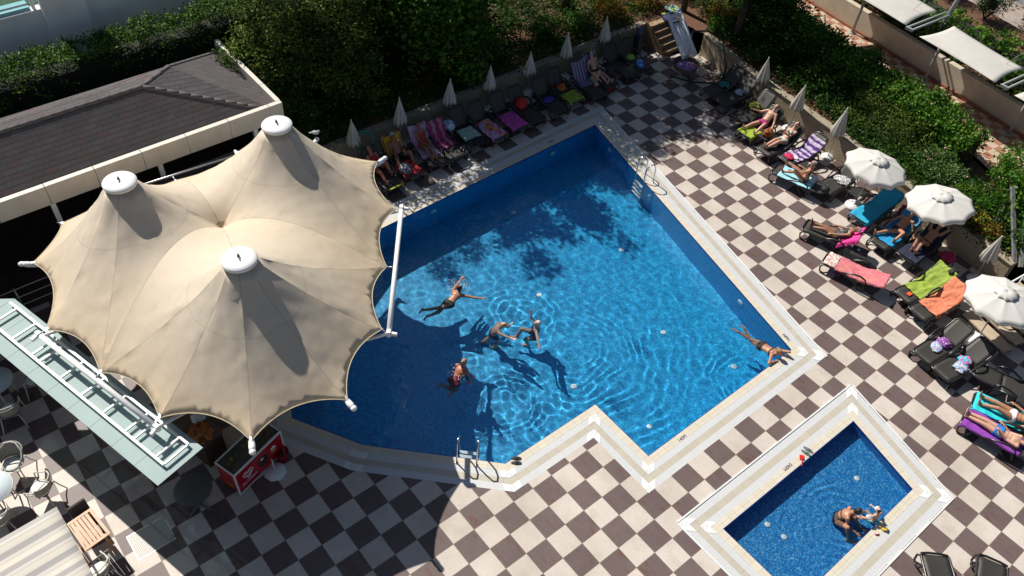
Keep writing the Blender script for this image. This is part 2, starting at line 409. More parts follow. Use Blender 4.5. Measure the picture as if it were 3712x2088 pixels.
tcor = [(-8.113, -0.677, 3.050), (-6.423, -2.051, 3.050), (-4.712, -3.287, 3.100), (-3.461, -4.978, 3.100), (-3.704, -7.112, 3.150),
        (-5.351, -8.365, 3.150), (-7.217, -8.903, 3.150), (-9.156, -9.429, 3.100), (-11.715, -8.957, 2.900), (-12.75, -7.9, 2.9),
        (-12.75, -6.6, 3.05), (-12.55, -4.9, 3.05), (-12.45, -3.1, 3.05), (-12.0, -1.0, 2.95), (-10.229, 0.119, 2.950)]
tmid = (-9.502, -4.890, 3.550)
def make_tent():
    root = empty('tension_canopy', (TC[2][0], TC[2][1], 0), 0, 'large beige three-peaked fabric canopy with white caps at the left end of the main pool', 'canopy')
    P3 = [Vector(p) for p in tcor]; n = len(P3); cen = Vector(tmid)
    pts = []; kind = []; z = []
    def addp(x, y, zz, k): pts.append(Vector((x, y))); z.append(zz); kind.append(k); return len(pts)-1
    edges = []; bnd = []
    for i in range(n):
        a, b = P3[i], P3[(i+1) % n]; L = (b-a).length; N = max(8, int(L/.13)); inw = Vector((-(b-a).y, (b-a).x, 0)).normalized()
        if inw.dot(cen-a) < 0: inw = -inw
        for k in range(N):
            t = k/N; s = 4*t*(1-t); p = a.lerp(b, t)+inw*s*L*.135; p.z -= -.03*s
            bnd.append(addp(p.x, p.y, p.z+.10*s, 1))
    edges += [(bnd[i], bnd[(i+1) % len(bnd)]) for i in range(len(bnd))]
    caps = []
    for c in TC:
        r = [addp(c[0]+.33*math.cos(6.28318*k/24), c[1]+.33*math.sin(6.28318*k/24), c[2]-.12, 2) for k in range(24)]
        caps.append(r); edges += [(r[i], r[(i+1) % 24]) for i in range(24)]
    mid = addp(cen.x, cen.y, cen.z, 3)
    # seams: every peak to its corners, to the centre, and between neighbours' valleys
    seam_to = [[14, 0, 1, 13, 12, 11], [7, 8, 9, 10, 11, 6], [1, 2, 3, 4, 5, 6]]
    seamseg = []
    crn = []
    kk = 0
    for i in range(n):
        crn.append(kk); L = (P3[(i+1) % n]-P3[i]).length; kk += max(8, int(L/.13))
    for ci, c in enumerate(TC):
        for t in seam_to[ci]+['m']:
            e = Vector((pts[crn[t]].x, pts[crn[t]].y)) if t != 'm' else pts[mid]; cc = Vector((c[0], c[1]))
            s0 = min(caps[ci], key=lambda v: (pts[v]-e).length); prev = s0
            L = (e-pts[s0]).length; N = max(3, int(L/.13))
            for k in range(1, N):
                q = pts[s0].lerp(e, k/N); v = addp(q.x, q.y, 0, 0); edges.append((prev, v)); seamseg.append((prev, v)); prev = v
            last = crn[t] if t != 'm' else mid; edges.append((prev, last)); seamseg.append((prev, last))
    for t in (1, 6, 11):                                   # valleys from the centre to the beam middles
        e = pts[crn[t]]; prev = mid; L = (e-pts[mid]).length; N = int(L/.13)
        for k in range(1, N):
            q = pts[mid].lerp(e, k/N); v = addp(q.x, q.y, 0, 0); edges.append((prev, v)); seamseg.append((prev, v)); prev = v
        edges.append((prev, crn[t])); seamseg.append((prev, crn[t]))
    rnd = random.Random(4)
    SA = np.array([[pts[a].x, pts[a].y] for a, b in seamseg]); SB = np.array([[pts[b].x, pts[b].y] for a, b in seamseg])
    def segdist(q):
        p = np.array([q[0], q[1]]); d = SB-SA; t = np.clip(((p-SA)*d).sum(1)/np.maximum((d*d).sum(1), 1e-9), 0, 1); return float(np.min(np.hypot(*(p-SA-d*t[:, None]).T)))
    x0 = min(p.x for p in P3); x1 = max(p.x for p in P3); y0 = min(p.y for p in P3); y1 = max(p.y for p in P3)
    outline = [pts[i] for i in bnd]
    def inside(q, poly):
        c = False; j = len(poly)-1
        for i in range(len(poly)):
            if (poly[i].y > q.y) != (poly[j].y > q.y) and q.x < (poly[j].x-poly[i].x)*(q.y-poly[i].y)/(poly[j].y-poly[i].y)+poly[i].x: c = not c
            j = i
        return c
    y = y0; row = 0
    while y < y1:
        x = x0+(.065 if row % 2 else 0)
        while x < x1:
            q = Vector((x+rnd.uniform(-.015, .015), y+rnd.uniform(-.015, .015)))
            if inside(q, outline) and segdist(q) > .045 and all((q-Vector(c[:2])).length > .39 for c in TC) and all(min((q-pts[i]).length for i in bnd[::1]) > .07 for _ in (0,)):
                addp(q.x, q.y, 0, 0)
            x += .13
        y += .113; row += 1
    V, E_, F, ov, oe, of = delaunay_2d_cdt(pts, edges, [], 0, 1e-4)
    FF = []
    for f in F:
        c = sum((V[i] for i in f), Vector((0, 0)))/len(f)
        if inside(c, outline) and all((c-Vector(k[:2])).length > .325 for k in TC): FF.append(tuple(f))
    # heights: force-density relaxation; seams and the rim pull harder
    orig = [o[0] if o else -1 for o in ov]; N = len(V); fixed = np.zeros(N, bool); h = np.full(N, 3.5)
    for i, o in enumerate(orig):
        if o >= 0 and kind[o] in (1, 2, 3): fixed[i] = True; h[i] = z[o]
    seamset = set()
    back = {o: i for i, o in enumerate(orig) if o >= 0}
    segs = [(Vector(pts[a]), Vector(pts[b])) for a, b in seamseg]
    smv = np.array([segdist((v.x, v.y)) for v in V])
    em = {}
    for f in FF:
        for k in range(len(f)):
            a, b = f[k], f[(k+1) % len(f)]; em[(min(a, b), max(a, b))] = 1
    I = np.array([a for a, b in em]); J = np.array([b for a, b in em])
    q = np.ones(len(I))
    key = {(back[a], back[b]) for a, b in seamseg if a in back and b in back}; key |= {(b, a) for a, b in key}
    for k, (a, b) in enumerate(zip(I, J)):
        mx_, my_ = (V[a].x+V[b].x)/2, (V[a].y+V[b].y)/2; r = min(math.hypot(mx_-c[0], my_-c[1]) for c in TC)
        q[k] = max(r, .33)**-.15
        if (a, b) in key: q[k] *= 9.0
    wsum = np.bincount(I, q, N)+np.bincount(J, q, N); wsum[wsum == 0] = 1
    free = ~fixed
    for it in range(1500):
        acc = np.bincount(I, q*h[J], N)+np.bincount(J, q*h[I], N); nh = acc/wsum
        h[free] += 1.0*(nh-h)[free]
    XY = np.array([[v.x, v.y] for v in V])
    dc = np.min([np.hypot(XY[:, 0]-c[0], XY[:, 1]-c[1]) for c in TC], axis=0)
    valley = np.clip((dc-1.0)/2.0, 0, 1)
    de = np.min(np.hypot(XY[:, None, 0]-np.array([p.x for p in outline])[None], XY[:, None, 1]-np.array([p.y for p in outline])[None]), axis=1)
    # small wrinkles: radial folds near the peaks and along the rim
    for i in range(N):
        if free[i]:
            x, y_ = XY[i]; c = min(TC, key=lambda c: math.hypot(x-c[0], y_-c[1])); r = math.hypot(x-c[0], y_-c[1]); a = math.atan2(y_-c[1], x-c[0])
            h[i] += .018*math.exp(-((r-.8)/.6)**2)*noise.noise(Vector((a*5, r*.6, c[0])))*2
            h[i] += .006*min(1, de[i]/.5)*noise.noise(Vector((x*1.3, y_*1.3, 2)))
            h[i] += .004*math.exp(-de[i]/.35)*noise.noise(Vector((x*6, y_*6, 4)))*2*min(1, de[i]/.1)
    me = bpy.data.meshes.new('canopy_fabric'); me.from_pydata([(V[i].x, V[i].y, float(h[i])) for i in range(N)], [], FF)
    st = me.attributes.new('stain', 'FLOAT', 'POINT'); st.data.foreach_set('value', np.clip(.15+.70*valley+.30*np.exp(-de/.25), 0, 1).astype(np.float32))
    sm = me.attributes.new('seam', 'FLOAT', 'POINT'); sm.data.foreach_set('value', smv.astype(np.float32))
    sm = me.attributes.new('dcap', 'FLOAT', 'POINT'); sm.data.foreach_set('value', dc.astype(np.float32))
    bm = bmesh.new(); bm.from_mesh(me); bmesh.ops.delete(bm, geom=[v for v in bm.verts if not v.link_faces], context='VERTS')
    bmesh.ops.recalc_face_normals(bm, faces=bm.faces); bm.to_mesh(me); bm.free()
    if sum(p.normal.z for p in me.polygons) < 0: me.flip_normals()
    sv = np.empty(len(me.vertices), np.float32); me.attributes['seam'].data.foreach_get('value', sv); ev = np.empty(len(me.edges)*2, np.int32); me.edges.foreach_get('vertices', ev); ev = ev.reshape(-1, 2)
    shp = (sv[ev[:, 0]] < .004) & (sv[ev[:, 1]] < .004)
    sa_ = me.attributes.new('sharp_edge', 'BOOLEAN', 'EDGE'); sa_.data.foreach_set('value', shp)
    me.polygons.foreach_set('use_smooth', [True]*len(me.polygons)); me.materials.append(M_TENT)
    o = bpy.data.objects.new('canopy_fabric', me); COL.objects.link(o); o.parent = root
    inv = Matrix.Translation(-root.location); o.matrix_parent_inverse = inv
    sd = o.modifiers.new('s', 'SOLIDIFY'); sd.thickness = .012
    def part(mb, name, m, par=root, bevel=0):
        q = mb.build(name, m, par, bevel)
        if par is root: q.matrix_parent_inverse = inv
        return q
    # hem cable
    hem = MB(); hem.tube([(V[back[i]].x, V[back[i]].y, h[back[i]]+.002) for i in bnd], .010, 6, closed=True); part(hem, 'edge_hem', mat('hem_webbing', (.62, .54, .38), .7))
    # caps with a bolt
    for c in TC:
        k = MB(); k.lathe([(.345, -.09), (.375, -.075), (.385, -.02), (.37, .005), (.29, .03), (.15, .045), (.0, .052)], 36, (c[0], c[1], c[2]))
        cp = part(k, 'peak_cap', M_WPAINT)
        b = MB(); b.box((c[0]+.01, c[1], c[2]+.075), (.20, .025, .02), rz=-.25); b.lathe([(.03, .05), (.03, .10), (0, .105)], 10, (c[0], c[1], c[2]+0)); b.build('cap_bolt', M_BLACK, cp)
        k = MB(); k.lathe([(.335, -.24), (.33, -.09)], 30, (c[0], c[1], c[2])); part(k, 'peak_collar', mat('weathered_collar_fabric', (.40, .33, .25), .8))
        k = MB(); k.tube([(c[0], c[1], 0.0), (c[0], c[1], c[2]-.1)], .07, 12); part(k, 'mast', M_WPAINT)
    # edge beams with end plates, brackets at the free corners, plates at every corner
    def beam(i, m_, j):
        a, mm, b = P3[i], P3[m_], P3[j]; outw = ((a+b)/2-cen); outw.z = 0; outw.normalize(); d = (b-a).normalized()
        A = a+outw*.16-d*.02; B = b+outw*.16+d*.02; A.z = B.z = 3.08
        bk_ = i == 10; k = MB(); k.tube([A-d*.0, A.lerp(B, .5), B], .03 if bk_ else .062, 12); bo = part(k, 'edge_beam', M_STEEL if bk_ else M_WPAINT)
        for p, s in ((A, -1), (B, 1)):
            k = MB(); k.box(p+d*s*.04, (.13, .10, .17), rz=math.atan2(d.y, d.x)); k.beam(p+d*s*.04-outw*.02, p+d*s*.05+outw*.20, .07, .09)
            part(k, 'beam_end_bracket', M_WPAINT, bevel=.01)
        k = MB(); M2 = A.lerp(B, (mm-a).dot(d)/(b-a).length); k.tube([M2, Vector((mm.x, mm.y, mm.z))], .022, 6); part(k, 'turnbuckle', M_STEEL)
        for p in (A, B):
            c = min(TC, key=lambda c: math.hypot(p.x-c[0], p.y-c[1])); k = MB(); k.tube([p-Vector((0, 0, .05)), (c[0], c[1], 1.7)], [.04, .055], 8); part(k, 'support_strut', M_WPAINT)
    beam(0, 1, 2); beam(5, 6, 7); beam(10, 11, 12)
    for i in (3, 4, 8, 13, 14):
        p = P3[i]; o_ = (p-cen); o_.z = 0; o_.normalize()
        k = MB(); k.tube([p-o_*.25+Vector((0, 0, -.10)), p+o_*.12+Vector((0, 0, -.03)), p+o_*.24+Vector((0, 0, 0))], [.05, .075, .06], 10)
        k.ell(p+o_*.26, (.075, .075, .06), 10, 6); part(k, 'corner_arm', M_WPAINT)
        c = min(TC, key=lambda c: math.hypot(p.x-c[0], p.y-c[1])); k = MB(); k.tube([p-o_*.2+Vector((0, 0, -.12)), (c[0], c[1], 1.6)], [.045, .055], 8); part(k, 'support_strut', M_WPAINT)
    for i in range(n):
        k = MB(); p = P3[i]; o_ = (Vector((p.x, p.y, 0))-Vector((cen.x, cen.y, 0))).normalized()
        k.beam(p-o_*.22+Vector((0, 0, .045)), p+o_*.02+Vector((0, 0, .02)), .05, .012); k.tube([p-o_*.02, p+o_*.14], .012, 6)
        part(k, 'corner_plate', M_STEEL)
    k = MB(); k.lathe([(.05, 0), (.05, .03), (.0, .05)], 12, tuple(cen)); part(k, 'centre_stud', mat('rusty_red_stud', (.35, .10, .06), .6))
    return root
M_BLACK = mat('black_metal', (.02, .02, .02), .45)
make_tent()
# ------------------------------------------------------------------ ground beyond the deck
def soil_mat():
    m, nt, b = newmat('garden_soil'); g = G(nt); tc = g.n('ShaderNodeTexCoord'); ob = tc.outputs['Object']
    a = g.noise(ob, 1.3, 6, .65); c = g.mix(a, (.09, .035, .02), (.17, .085, .045)); d = g.noise(ob, 18, 4, .7)
    c = g.mix(g.ramp(d, [(.55, (0, 0, 0)), (.7, (1, 1, 1))]), c, (.20, .14, .07)); g.l(c, b.inputs['Base Color']); b.inputs['Roughness'].default_value = .95
    g.l(g.bump(d, .8, .04), b.inputs['Normal']); return m
M_SOIL = soil_mat()
sheet('ground', mat('dry_ground', (.20, .17, .12), .95, noise_amt=.25, scale=.8), [(-150, -150), (150, -150), (150, 150), (-150, 150)], [[(-29, -29), (29, -29), (29, 29), (-29, 29)]], -.05, kind='structure')
sheet('garden_soil', M_SOIL, [(-29, -0.2), (-14.3, -0.2), (-14.3, 15.3), (-13.95, 15.45), (-13.95, 16.82), (-12.3, 16.86), (-12.0, 17.15), (-9.6, 16.6), (-5.8, 16.1), (0.05, 15.2), (2.9, 14.7), (2.9, 17.2), (-3, 19.4), (-9, 20.6), (-29, 24)], (), .86, kind='structure')
# retaining walls of rough render
def wall_mat():
    m, nt, b = newmat('rough_rendered_wall'); g = G(nt); tc = g.n('ShaderNodeTexCoord'); ob = tc.outputs['Object']
    mp = g.n('ShaderNodeMapping'); mp.inputs['Scale'].default_value = (1, 1, .35); g.l(ob, mp.inputs[0])
    a = g.noise(mp.outputs[0], 2.2, 6, .6); c = g.mix(a, (.30, .235, .15), (.43, .36, .25)); d = g.noise(mp.outputs[0], 30, 4, .7)
    c = g.mix(g.ramp(d, [(.45, (0, 0, 0)), (.7, (.5, .5, .5))]), c, (.20, .15, .10)); g.l(c, b.inputs['Base Color']); b.inputs['Roughness'].default_value = .9
    g.l(g.bump(d, .9, .03), b.inputs['Normal']); return m
M_WALL = wall_mat(); M_COPE = mat('stone_coping', (.31, .26, .19), .8, noise_amt=.15, scale=6, bump=.3)
def wall_run(name, pts, h, th, label, cope=.0):
    """pts: foot line seen from the deck; the wall's thickness goes to the far side (left of travel)"""
    root = empty(name, (pts[0][0], pts[0][1], 0), 0, label, 'wall'); L = [Vector(p) for p in pts]; n = len(L); N = []
    for i in range(n):
        d = (L[min(i+1, n-1)]-L[max(i-1, 0)]).normalized(); N.append(Vector((-d.y, d.x)))
    def slab(t0, t1, z0, z1, nm, m):
        V = []
        for i in range(n):
            for t in (t0, t1):
                for z in (z0, z1): q = L[i]+N[i]*t; V.append((q.x-pts[0][0], q.y-pts[0][1], z))
        F = []
        for i in range(n-1):
            a = i*4; b = a+4; F += [(a, b, b+1, a+1), (a+2, a+3, b+3, b+2), (a+1, b+1, b+3, a+3), (a, a+2, b+2, b)]
        F += [(0, 1, 3, 2), (4*n-4, 4*n-2, 4*n-1, 4*n-3)]
        k = MB(); k.add(V, F); k.build(nm, m, root, .01)
    slab(0, th, -.02, h-.05, 'wall_face', M_WALL); slab(-.03, th+.03, h-.05, h, 'coping', M_COPE)
wall_run('garden_wall', [(-14.0, -0.9), (-14.0, 15.4)], .92, .24, 'rough ochre retaining wall behind the shaded row of loungers under the trees')
wall_run('garden_wall', [(-12.05, 16.85), (-11.0, 16.6), (-9.6, 16.25), (-7.2, 15.95), (-5.0, 15.72), (-2.5, 15.35), (0.1, 14.95), (2.75, 14.5)], .95, .26, 'long ochre retaining wall behind the sunlit row of loungers, hedge above it')
# ------------------------------------------------------------------ wooden steps in the corner
M_WOOD = mat('weathered_timber', (.22, .14, .08), .8, noise_amt=.3, scale=9, bump=.3)
M_SAND = mat('gravelly_step_fill', (.34, .25, .15), .95, noise_amt=.3, scale=30, bump=.6)
st = empty('garden_steps', (-12.7, 15.5, 0), 0, 'timber edged garden steps climbing between the two retaining walls in the far corner', 'steps')
for k in range(5):
    x = -.03-k*.24; b = MB(); b.box((x, .62, .09+k*.18), (.05, 1.35, .18)); b.build('riser_board', M_WOOD, st, .006)
    b = MB(); b.box((x-.145, .62, .17+k*.18-.09), (.235, 1.33, .18)); b.build('tread', M_SAND, st)
b = MB(); b.add([(0.02, -.06, 0), (-1.3, -.06, 0), (-1.3, -.06, 1.0), (-1.2, -.06, 1.0), (.02, -.06, .12), (0.02, -.12, 0), (-1.3, -.12, 0), (-1.3, -.12, 1.0), (-1.2, -.12, 1.0), (.02, -.12, .12)],
    [(0, 1, 2, 3, 4), (9, 8, 7, 6, 5), (0, 5, 6, 1), (1, 6, 7, 2), (2, 7, 8, 3), (3, 8, 9, 4), (4, 9, 5, 0)]); b.build('side_board', M_WOOD, st)
# ------------------------------------------------------------------ pool house on the left
def shingle_mat():
    m, nt, b = newmat('asphalt_shingles'); g = G(nt); uv = g.n('ShaderNodeUVMap', uv_map='along'); sp = g.n('ShaderNodeSeparateXYZ'); g.l(uv.outputs[0], sp.inputs[0])
    tc = g.n('ShaderNodeTexCoord')
    v = g.math('DIVIDE', sp.outputs[1], .155); row = g.math('FLOOR', v); u = g.math('ADD', g.math('DIVIDE', sp.outputs[0], .33), g.math('MULTIPLY', row, .37))
    cell = g.n('ShaderNodeCombineXYZ'); g.l(g.math('FLOOR', u), cell.inputs[0]); g.l(row, cell.inputs[1])
    w_ = g.n('ShaderNodeTexWhiteNoise', noise_dimensions='3D'); g.l(cell.outputs[0], w_.inputs['Vector'])
    c = g.ramp(w_.outputs['Value'], [(0, (.090, .082, .085)), (.5, (.105, .095, .097)), (.85, (.115, .105, .11)), (.95, (.12, .080, .083)), (1, (.12, .085, .086))])
    fine = g.noise(tc.outputs['Object'], 90, 2); c = g.mix(1, c, g.ramp(fine, [(.3, (.75, .75, .75)), (.7, (1.2, 1.2, 1.2))]), 'MULTIPLY')
    line = g.math('MAXIMUM', g.math('LESS_THAN', g.math('FRACT', v), .10), g.math('MULTIPLY', g.math('LESS_THAN', g.math('FRACT', u), .04), .5))
    c = g.mix(g.math('MULTIPLY', line, .85), c, (.018, .014, .016)); g.l(c, b.inputs['Base Color']); b.inputs['Roughness'].default_value = .9
    h = g.math('SUBTRACT', g.math('FRACT', v), g.math('MULTIPLY', line, .6)); g.l(g.bump(h, .5, .02), b.inputs['Normal']); return m
M_SHING = shingle_mat()
M_FASC = mat('cream_fascia_panel', (.60, .56, .48), .55, noise_amt=.05, scale=3)
M_RIDGE = mat('ridge_shingle', (.125, .11, .11), .9, noise_amt=.2, scale=30)
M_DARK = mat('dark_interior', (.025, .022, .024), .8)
def roof_face(name, P, par, up):
    """planar face with UV: v measured up the slope from the eave"""
    me = bpy.data.meshes.new(name); me.from_pydata(P, [], [tuple(range(len(P)))]); uv = me.uv_layers.new(name='along')
    nrm = me.polygons[0].normal.copy()
    if nrm.z < 0: me.flip_normals(); nrm = me.polygons[0].normal.copy()
    e = Vector((0, 0, 1)).cross(nrm).normalized()
    if up == 2: e = (Vector((0, 1, 0))-nrm*nrm.y).normalized()
    w_ = nrm.cross(e)
    for l in me.loops: p = Vector(P[l.vertex_index]); uv.data[l.index].uv = (p.dot(e), p.dot(w_))
    o = bpy.data.objects.new(name, me); COL.objects.link(o); me.materials.append(M_SHING); o.parent = par
    s = o.modifiers.new('s', 'SOLIDIFY'); s.thickness = .05; return o
ph = empty('pool_house', (0, 0, 0), 0, 'low pool house with grey shingled roof and cream panelled fascia behind the canopy', 'building')
XF, ZF = -13.7, 3.5
A = (XF-.02, -1.12, 3.18); Bn = (XF-.02, -32, 3.18); R0 = (-15.35, -4.35, 4.35); R1 = (-15.35, -32, 4.35); Cb = (-17.7, -32, 3.2); Cc = (-17.75, -1.2, 3.2); R2 = (-15.9, -3.35, 4.35)
roof_face('roof_slope', [Bn, A, R0, R1], ph, 1); roof_face('roof_slope', [A, Cc, R2, R0], ph, 2); roof_face('roof_slope', [Cc, Cb, R1, R0, R2], ph, 1)
for a, c in ((R1, R0), (R0, R2), (R2, Cc), (R0, A)):
    d = Vector(c)-Vector(a); n_ = max(2, int(d.length/.30)); k = MB()
    for i in range(n_):
        p = Vector(a)+d*(i/n_); q = Vector(a)+d*((i+1.05)/n_)
        k.tube([p+Vector((0, 0, -.055)), q+Vector((0, 0, -.045))], [.08, .077], 8)
    k.build('ridge_cap', M_RIDGE, ph)
y = -1.03; pw = 1.28; i = 0
while y > -31:
    y2 = y-(.42 if i == 0 else pw); k = MB(); k.box((XF, (y+y2)/2, 3.2), (.16, abs(y2-y)-.014, .60)); k.build('fascia_panel', M_FASC, ph, .006); y = y2; i += 1
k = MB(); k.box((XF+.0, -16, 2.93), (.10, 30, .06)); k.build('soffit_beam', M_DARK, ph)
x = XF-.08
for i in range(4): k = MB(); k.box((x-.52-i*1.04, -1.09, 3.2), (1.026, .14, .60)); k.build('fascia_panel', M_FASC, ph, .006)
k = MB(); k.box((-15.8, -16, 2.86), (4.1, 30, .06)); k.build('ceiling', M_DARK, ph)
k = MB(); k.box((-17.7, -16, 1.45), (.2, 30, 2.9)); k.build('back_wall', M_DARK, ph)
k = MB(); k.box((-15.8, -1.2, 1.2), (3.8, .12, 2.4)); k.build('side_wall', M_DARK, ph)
for yy in (-1.98, -4.9, -7.83, -10.8): k = MB(); k.box((-13.72, yy, 1.45), (.13, .13, 2.9)); k.build('column', M_WPAINT, ph, .008)
sheet('terrace_floor', mat('brown_terrace_tile', (.10, .06, .045), .7, noise_amt=.2, scale=3), [(-17.6, -30), (-13.4, -30), (-13.4, -1.2), (-17.6, -1.2)], (), .012, kind='structure')
def text_obj(s, size, loc, rot, m, parent=None, name='lettering', ext=.003, align='CENTER'):
    cu = bpy.data.curves.new(name, 'FONT'); cu.body = s; cu.size = size; cu.extrude = ext; cu.align_x = align; cu.align_y = 'CENTER'
    o = bpy.data.objects.new(name, cu); COL.objects.link(o)
    dg = bpy.context.evaluated_depsgraph_get(); me = bpy.data.meshes.new_from_object(o.evaluated_get(dg)); bpy.data.objects.remove(o)
    q = bpy.data.objects.new(name, me); COL.objects.link(q); me.materials.clear(); me.materials.append(m)
    q.matrix_world = Matrix.Translation(loc) @ rot.to_4x4()
    if parent is not None:
        q.parent = parent; q.matrix_parent_inverse = (Matrix.Translation(parent.location) @ Matrix.Rotation(parent.rotation_euler.z, 4, 'Z')).inverted()
    return q
def axes(r, u):
    r = Vector(r).normalized(); u = Vector(u); u = (u-r*u.dot(r)).normalized(); n = r.cross(u); return Matrix((r, u, n)).transposed()
sg = empty('bar_sign', (-13.55, -7.35, 2.2), 0, 'small dark bar sign with grey capital letters hanging under the fascia left of the canopy', 'sign')
k = MB(); k.box((0, 0, 0), (.05, .72, .30)); k.build('board', mat('sign_black', (.03, .02, .03), .4), sg, .01)
text_obj('EFES', .26, (-13.515, -7.35, 2.2), axes((0, 1, 0), (0, 0, 1)), mat('sign_grey', (.42, .40, .40), .5), sg)
# cable rail beside the pool house terrace
rl = empty('cable_railing', (-13.3, -9.4, 0), 0, 'thin steel cable railing on the dark terrace left of the canopy', 'railing')
for z in (.35, .65, .95): k = MB(); k.tube([(0, -3, z), (0, 1.6, z)], .012, 6); k.build('cable', mat('bright_cable', (.6, .6, .6), .4), rl)
for yy in (-2.6, -.2, 1.6): k = MB(); k.tube([(0, yy, 0), (0, yy, 1.0)], .022, 8); k.build('post', M_STEEL, rl)
# ------------------------------------------------------------------ neighbouring white building, glass balustrade
nb = empty('white_building', (-20.4, 0, 0), 0, 'plain white rendered building wall beyond the ivy hedge at the top left', 'building')
M_WHITEWALL = mat('white_render', (.80, .80, .80), .8, noise_amt=.06, scale=1.2, bump=.1)
k = MB(); k.box((-1.2, -10, 2.3), (2.4, 40, 4.75)); k.build('wall', M_WHITEWALL, nb)
k = MB(); k.box((.14, -4.72, 3.2), (.28, 1.25, 6.6)); k.build('pilaster', M_WHITEWALL, nb)
M_GLASSRAIL = mat('pale_cyan_glass', (.25, .50, .52), .1, spec=.8)
for y0, y1 in ((-14, -5.6), (-3.95, 3)):
    k = MB(); k.box((-.35, (y0+y1)/2, 4.72), (.5, y1-y0, .10)); k.build('pool_rim', M_GLASSRAIL, nb)
    k = MB(); k.tube([(-.12, y0, 4.86), (-.12, y1, 4.86)], .03, 8); k.build('handrail', M_STEEL, nb)
for yy in (-5.5, -4.0): k = MB(); k.box((-.12, yy, 4.85), (.1, .1, .4)); k.build('rail_post', M_WPAINT, nb)
sheet('lawn', mat('distant_dark_grass', (.02, .07, .03), .9, noise_amt=.5, scale=2), [(-23.4, -30), (-20.75, -30), (-20.75, 10), (-23.4, 10)], (), 4.73, kind='structure')
# ------------------------------------------------------------------ the path beyond the right hand garden, its wall and hedge bed
def path_mat():
    m, nt, b = newmat('red_and_cream_paving'); g = G(nt); tc = g.n('ShaderNodeTexCoord'); ob = tc.outputs['Object']
    mp = g.n('ShaderNodeMapping'); mp.inputs['Rotation'].default_value = (0, 0, .14); g.l(ob, mp.inputs[0]); ck = g.n('ShaderNodeTexChecker'); ck.inputs['Scale'].default_value = 2.9; g.l(mp.outputs[0], ck.inputs['Vector'])
    n = g.noise(ob, 3, 5); c = g.mix(ck.outputs['Fac'], (.33, .14, .085), (.52, .42, .31)); c = g.mix(g.math('MULTIPLY', n, .35), c, (.30, .20, .14)); g.l(c, b.inputs['Base Color']); b.inputs['Roughness'].default_value = .7; return m
M_PATH = path_mat()
PW = [(-30, 25.4), (-9.4, 22.5), (-0.4, 21.2), (12, 19.5)]            # foot of the far wall
PN = [(12, 15.0), (2.9, 17.2), (-3, 19.4), (-9, 20.6), (-30, 24)]
sheet('footpath', M_PATH, PW+PN, (), .99, kind='structure')
wp = [(p[0], p[1]) for p in PW]
pwall = empty('path_wall', (0, 0, 0), 0, 'low cream rendered wall along the far side of the red and cream path', 'wall')
M_CREAMWALL = mat('cream_render', (.52, .46, .36), .85, noise_amt=.12, scale=2.5)
for a, b_ in zip(wp[:-1], wp[1:]):
    d = (Vector(b_)-Vector(a)).normalized(); n_ = Vector((-d.y, d.x)); n_ = n_ if n_.y > 0 else -n_; a2 = Vector(a)+n_*.13; b2 = Vector(b_)+n_*.13
    k = MB(); k.beam((a2.x, a2.y, 1.45), (b2.x, b2.y, 1.45), .25, .95); k.build('wall_length', M_CREAMWALL, pwall)
    a3 = Vector(a)-n_*.03; b3 = Vector(b_)-n_*.03; k = MB(); k.beam((a3.x, a3.y, 1.05), (b3.x, b3.y, 1.05), .045, .09); k.build('terracotta_skirting', mat('terracotta_skirting', (.34, .13, .07), .7), pwall)
sheet('planting_bed', M_SOIL, [(-30, 25.6), (-9.4, 22.75), (-0.4, 21.45), (12, 19.75), (12, 24.5), (-7, 27.6), (-30, 31)], (), 1.75, kind='structure')
def asphalt():
    m, nt, b = newmat('grey_road'); g = G(nt); tc = g.n('ShaderNodeTexCoord'); n = g.noise(tc.outputs['Object'], 40, 3); c = g.mix(n, (.14, .14, .15), (.20, .20, .21)); g.l(c, b.inputs['Base Color']); b.inputs['Roughness'].default_value = .9; return m
M_ROAD = asphalt()
sheet('pavement', mat('pinkish_pavement', (.33, .27, .23), .85, noise_amt=.15, scale=4), [(-30, 31), (-7, 27.6), (12, 24.5), (29, 22), (29, 25.4), (12, 27.0), (-7, 30.1), (-30, 33.5)], (), 1.4, kind='structure')
sheet('road', M_ROAD, [(-30, 33.5), (-7, 30.1), (12, 27.0), (29, 25.4), (29, 50), (-30, 50)], (), 1.28, kind='structure')
k = MB(); k.beam((-30, 33.5, 1.35), (-7, 30.1, 1.35), .15, .16); k.beam((-7, 30.1, 1.35), (29, 25.0, 1.35), .15, .16); tag(k.build('kerb', M_COPE), kind='structure')
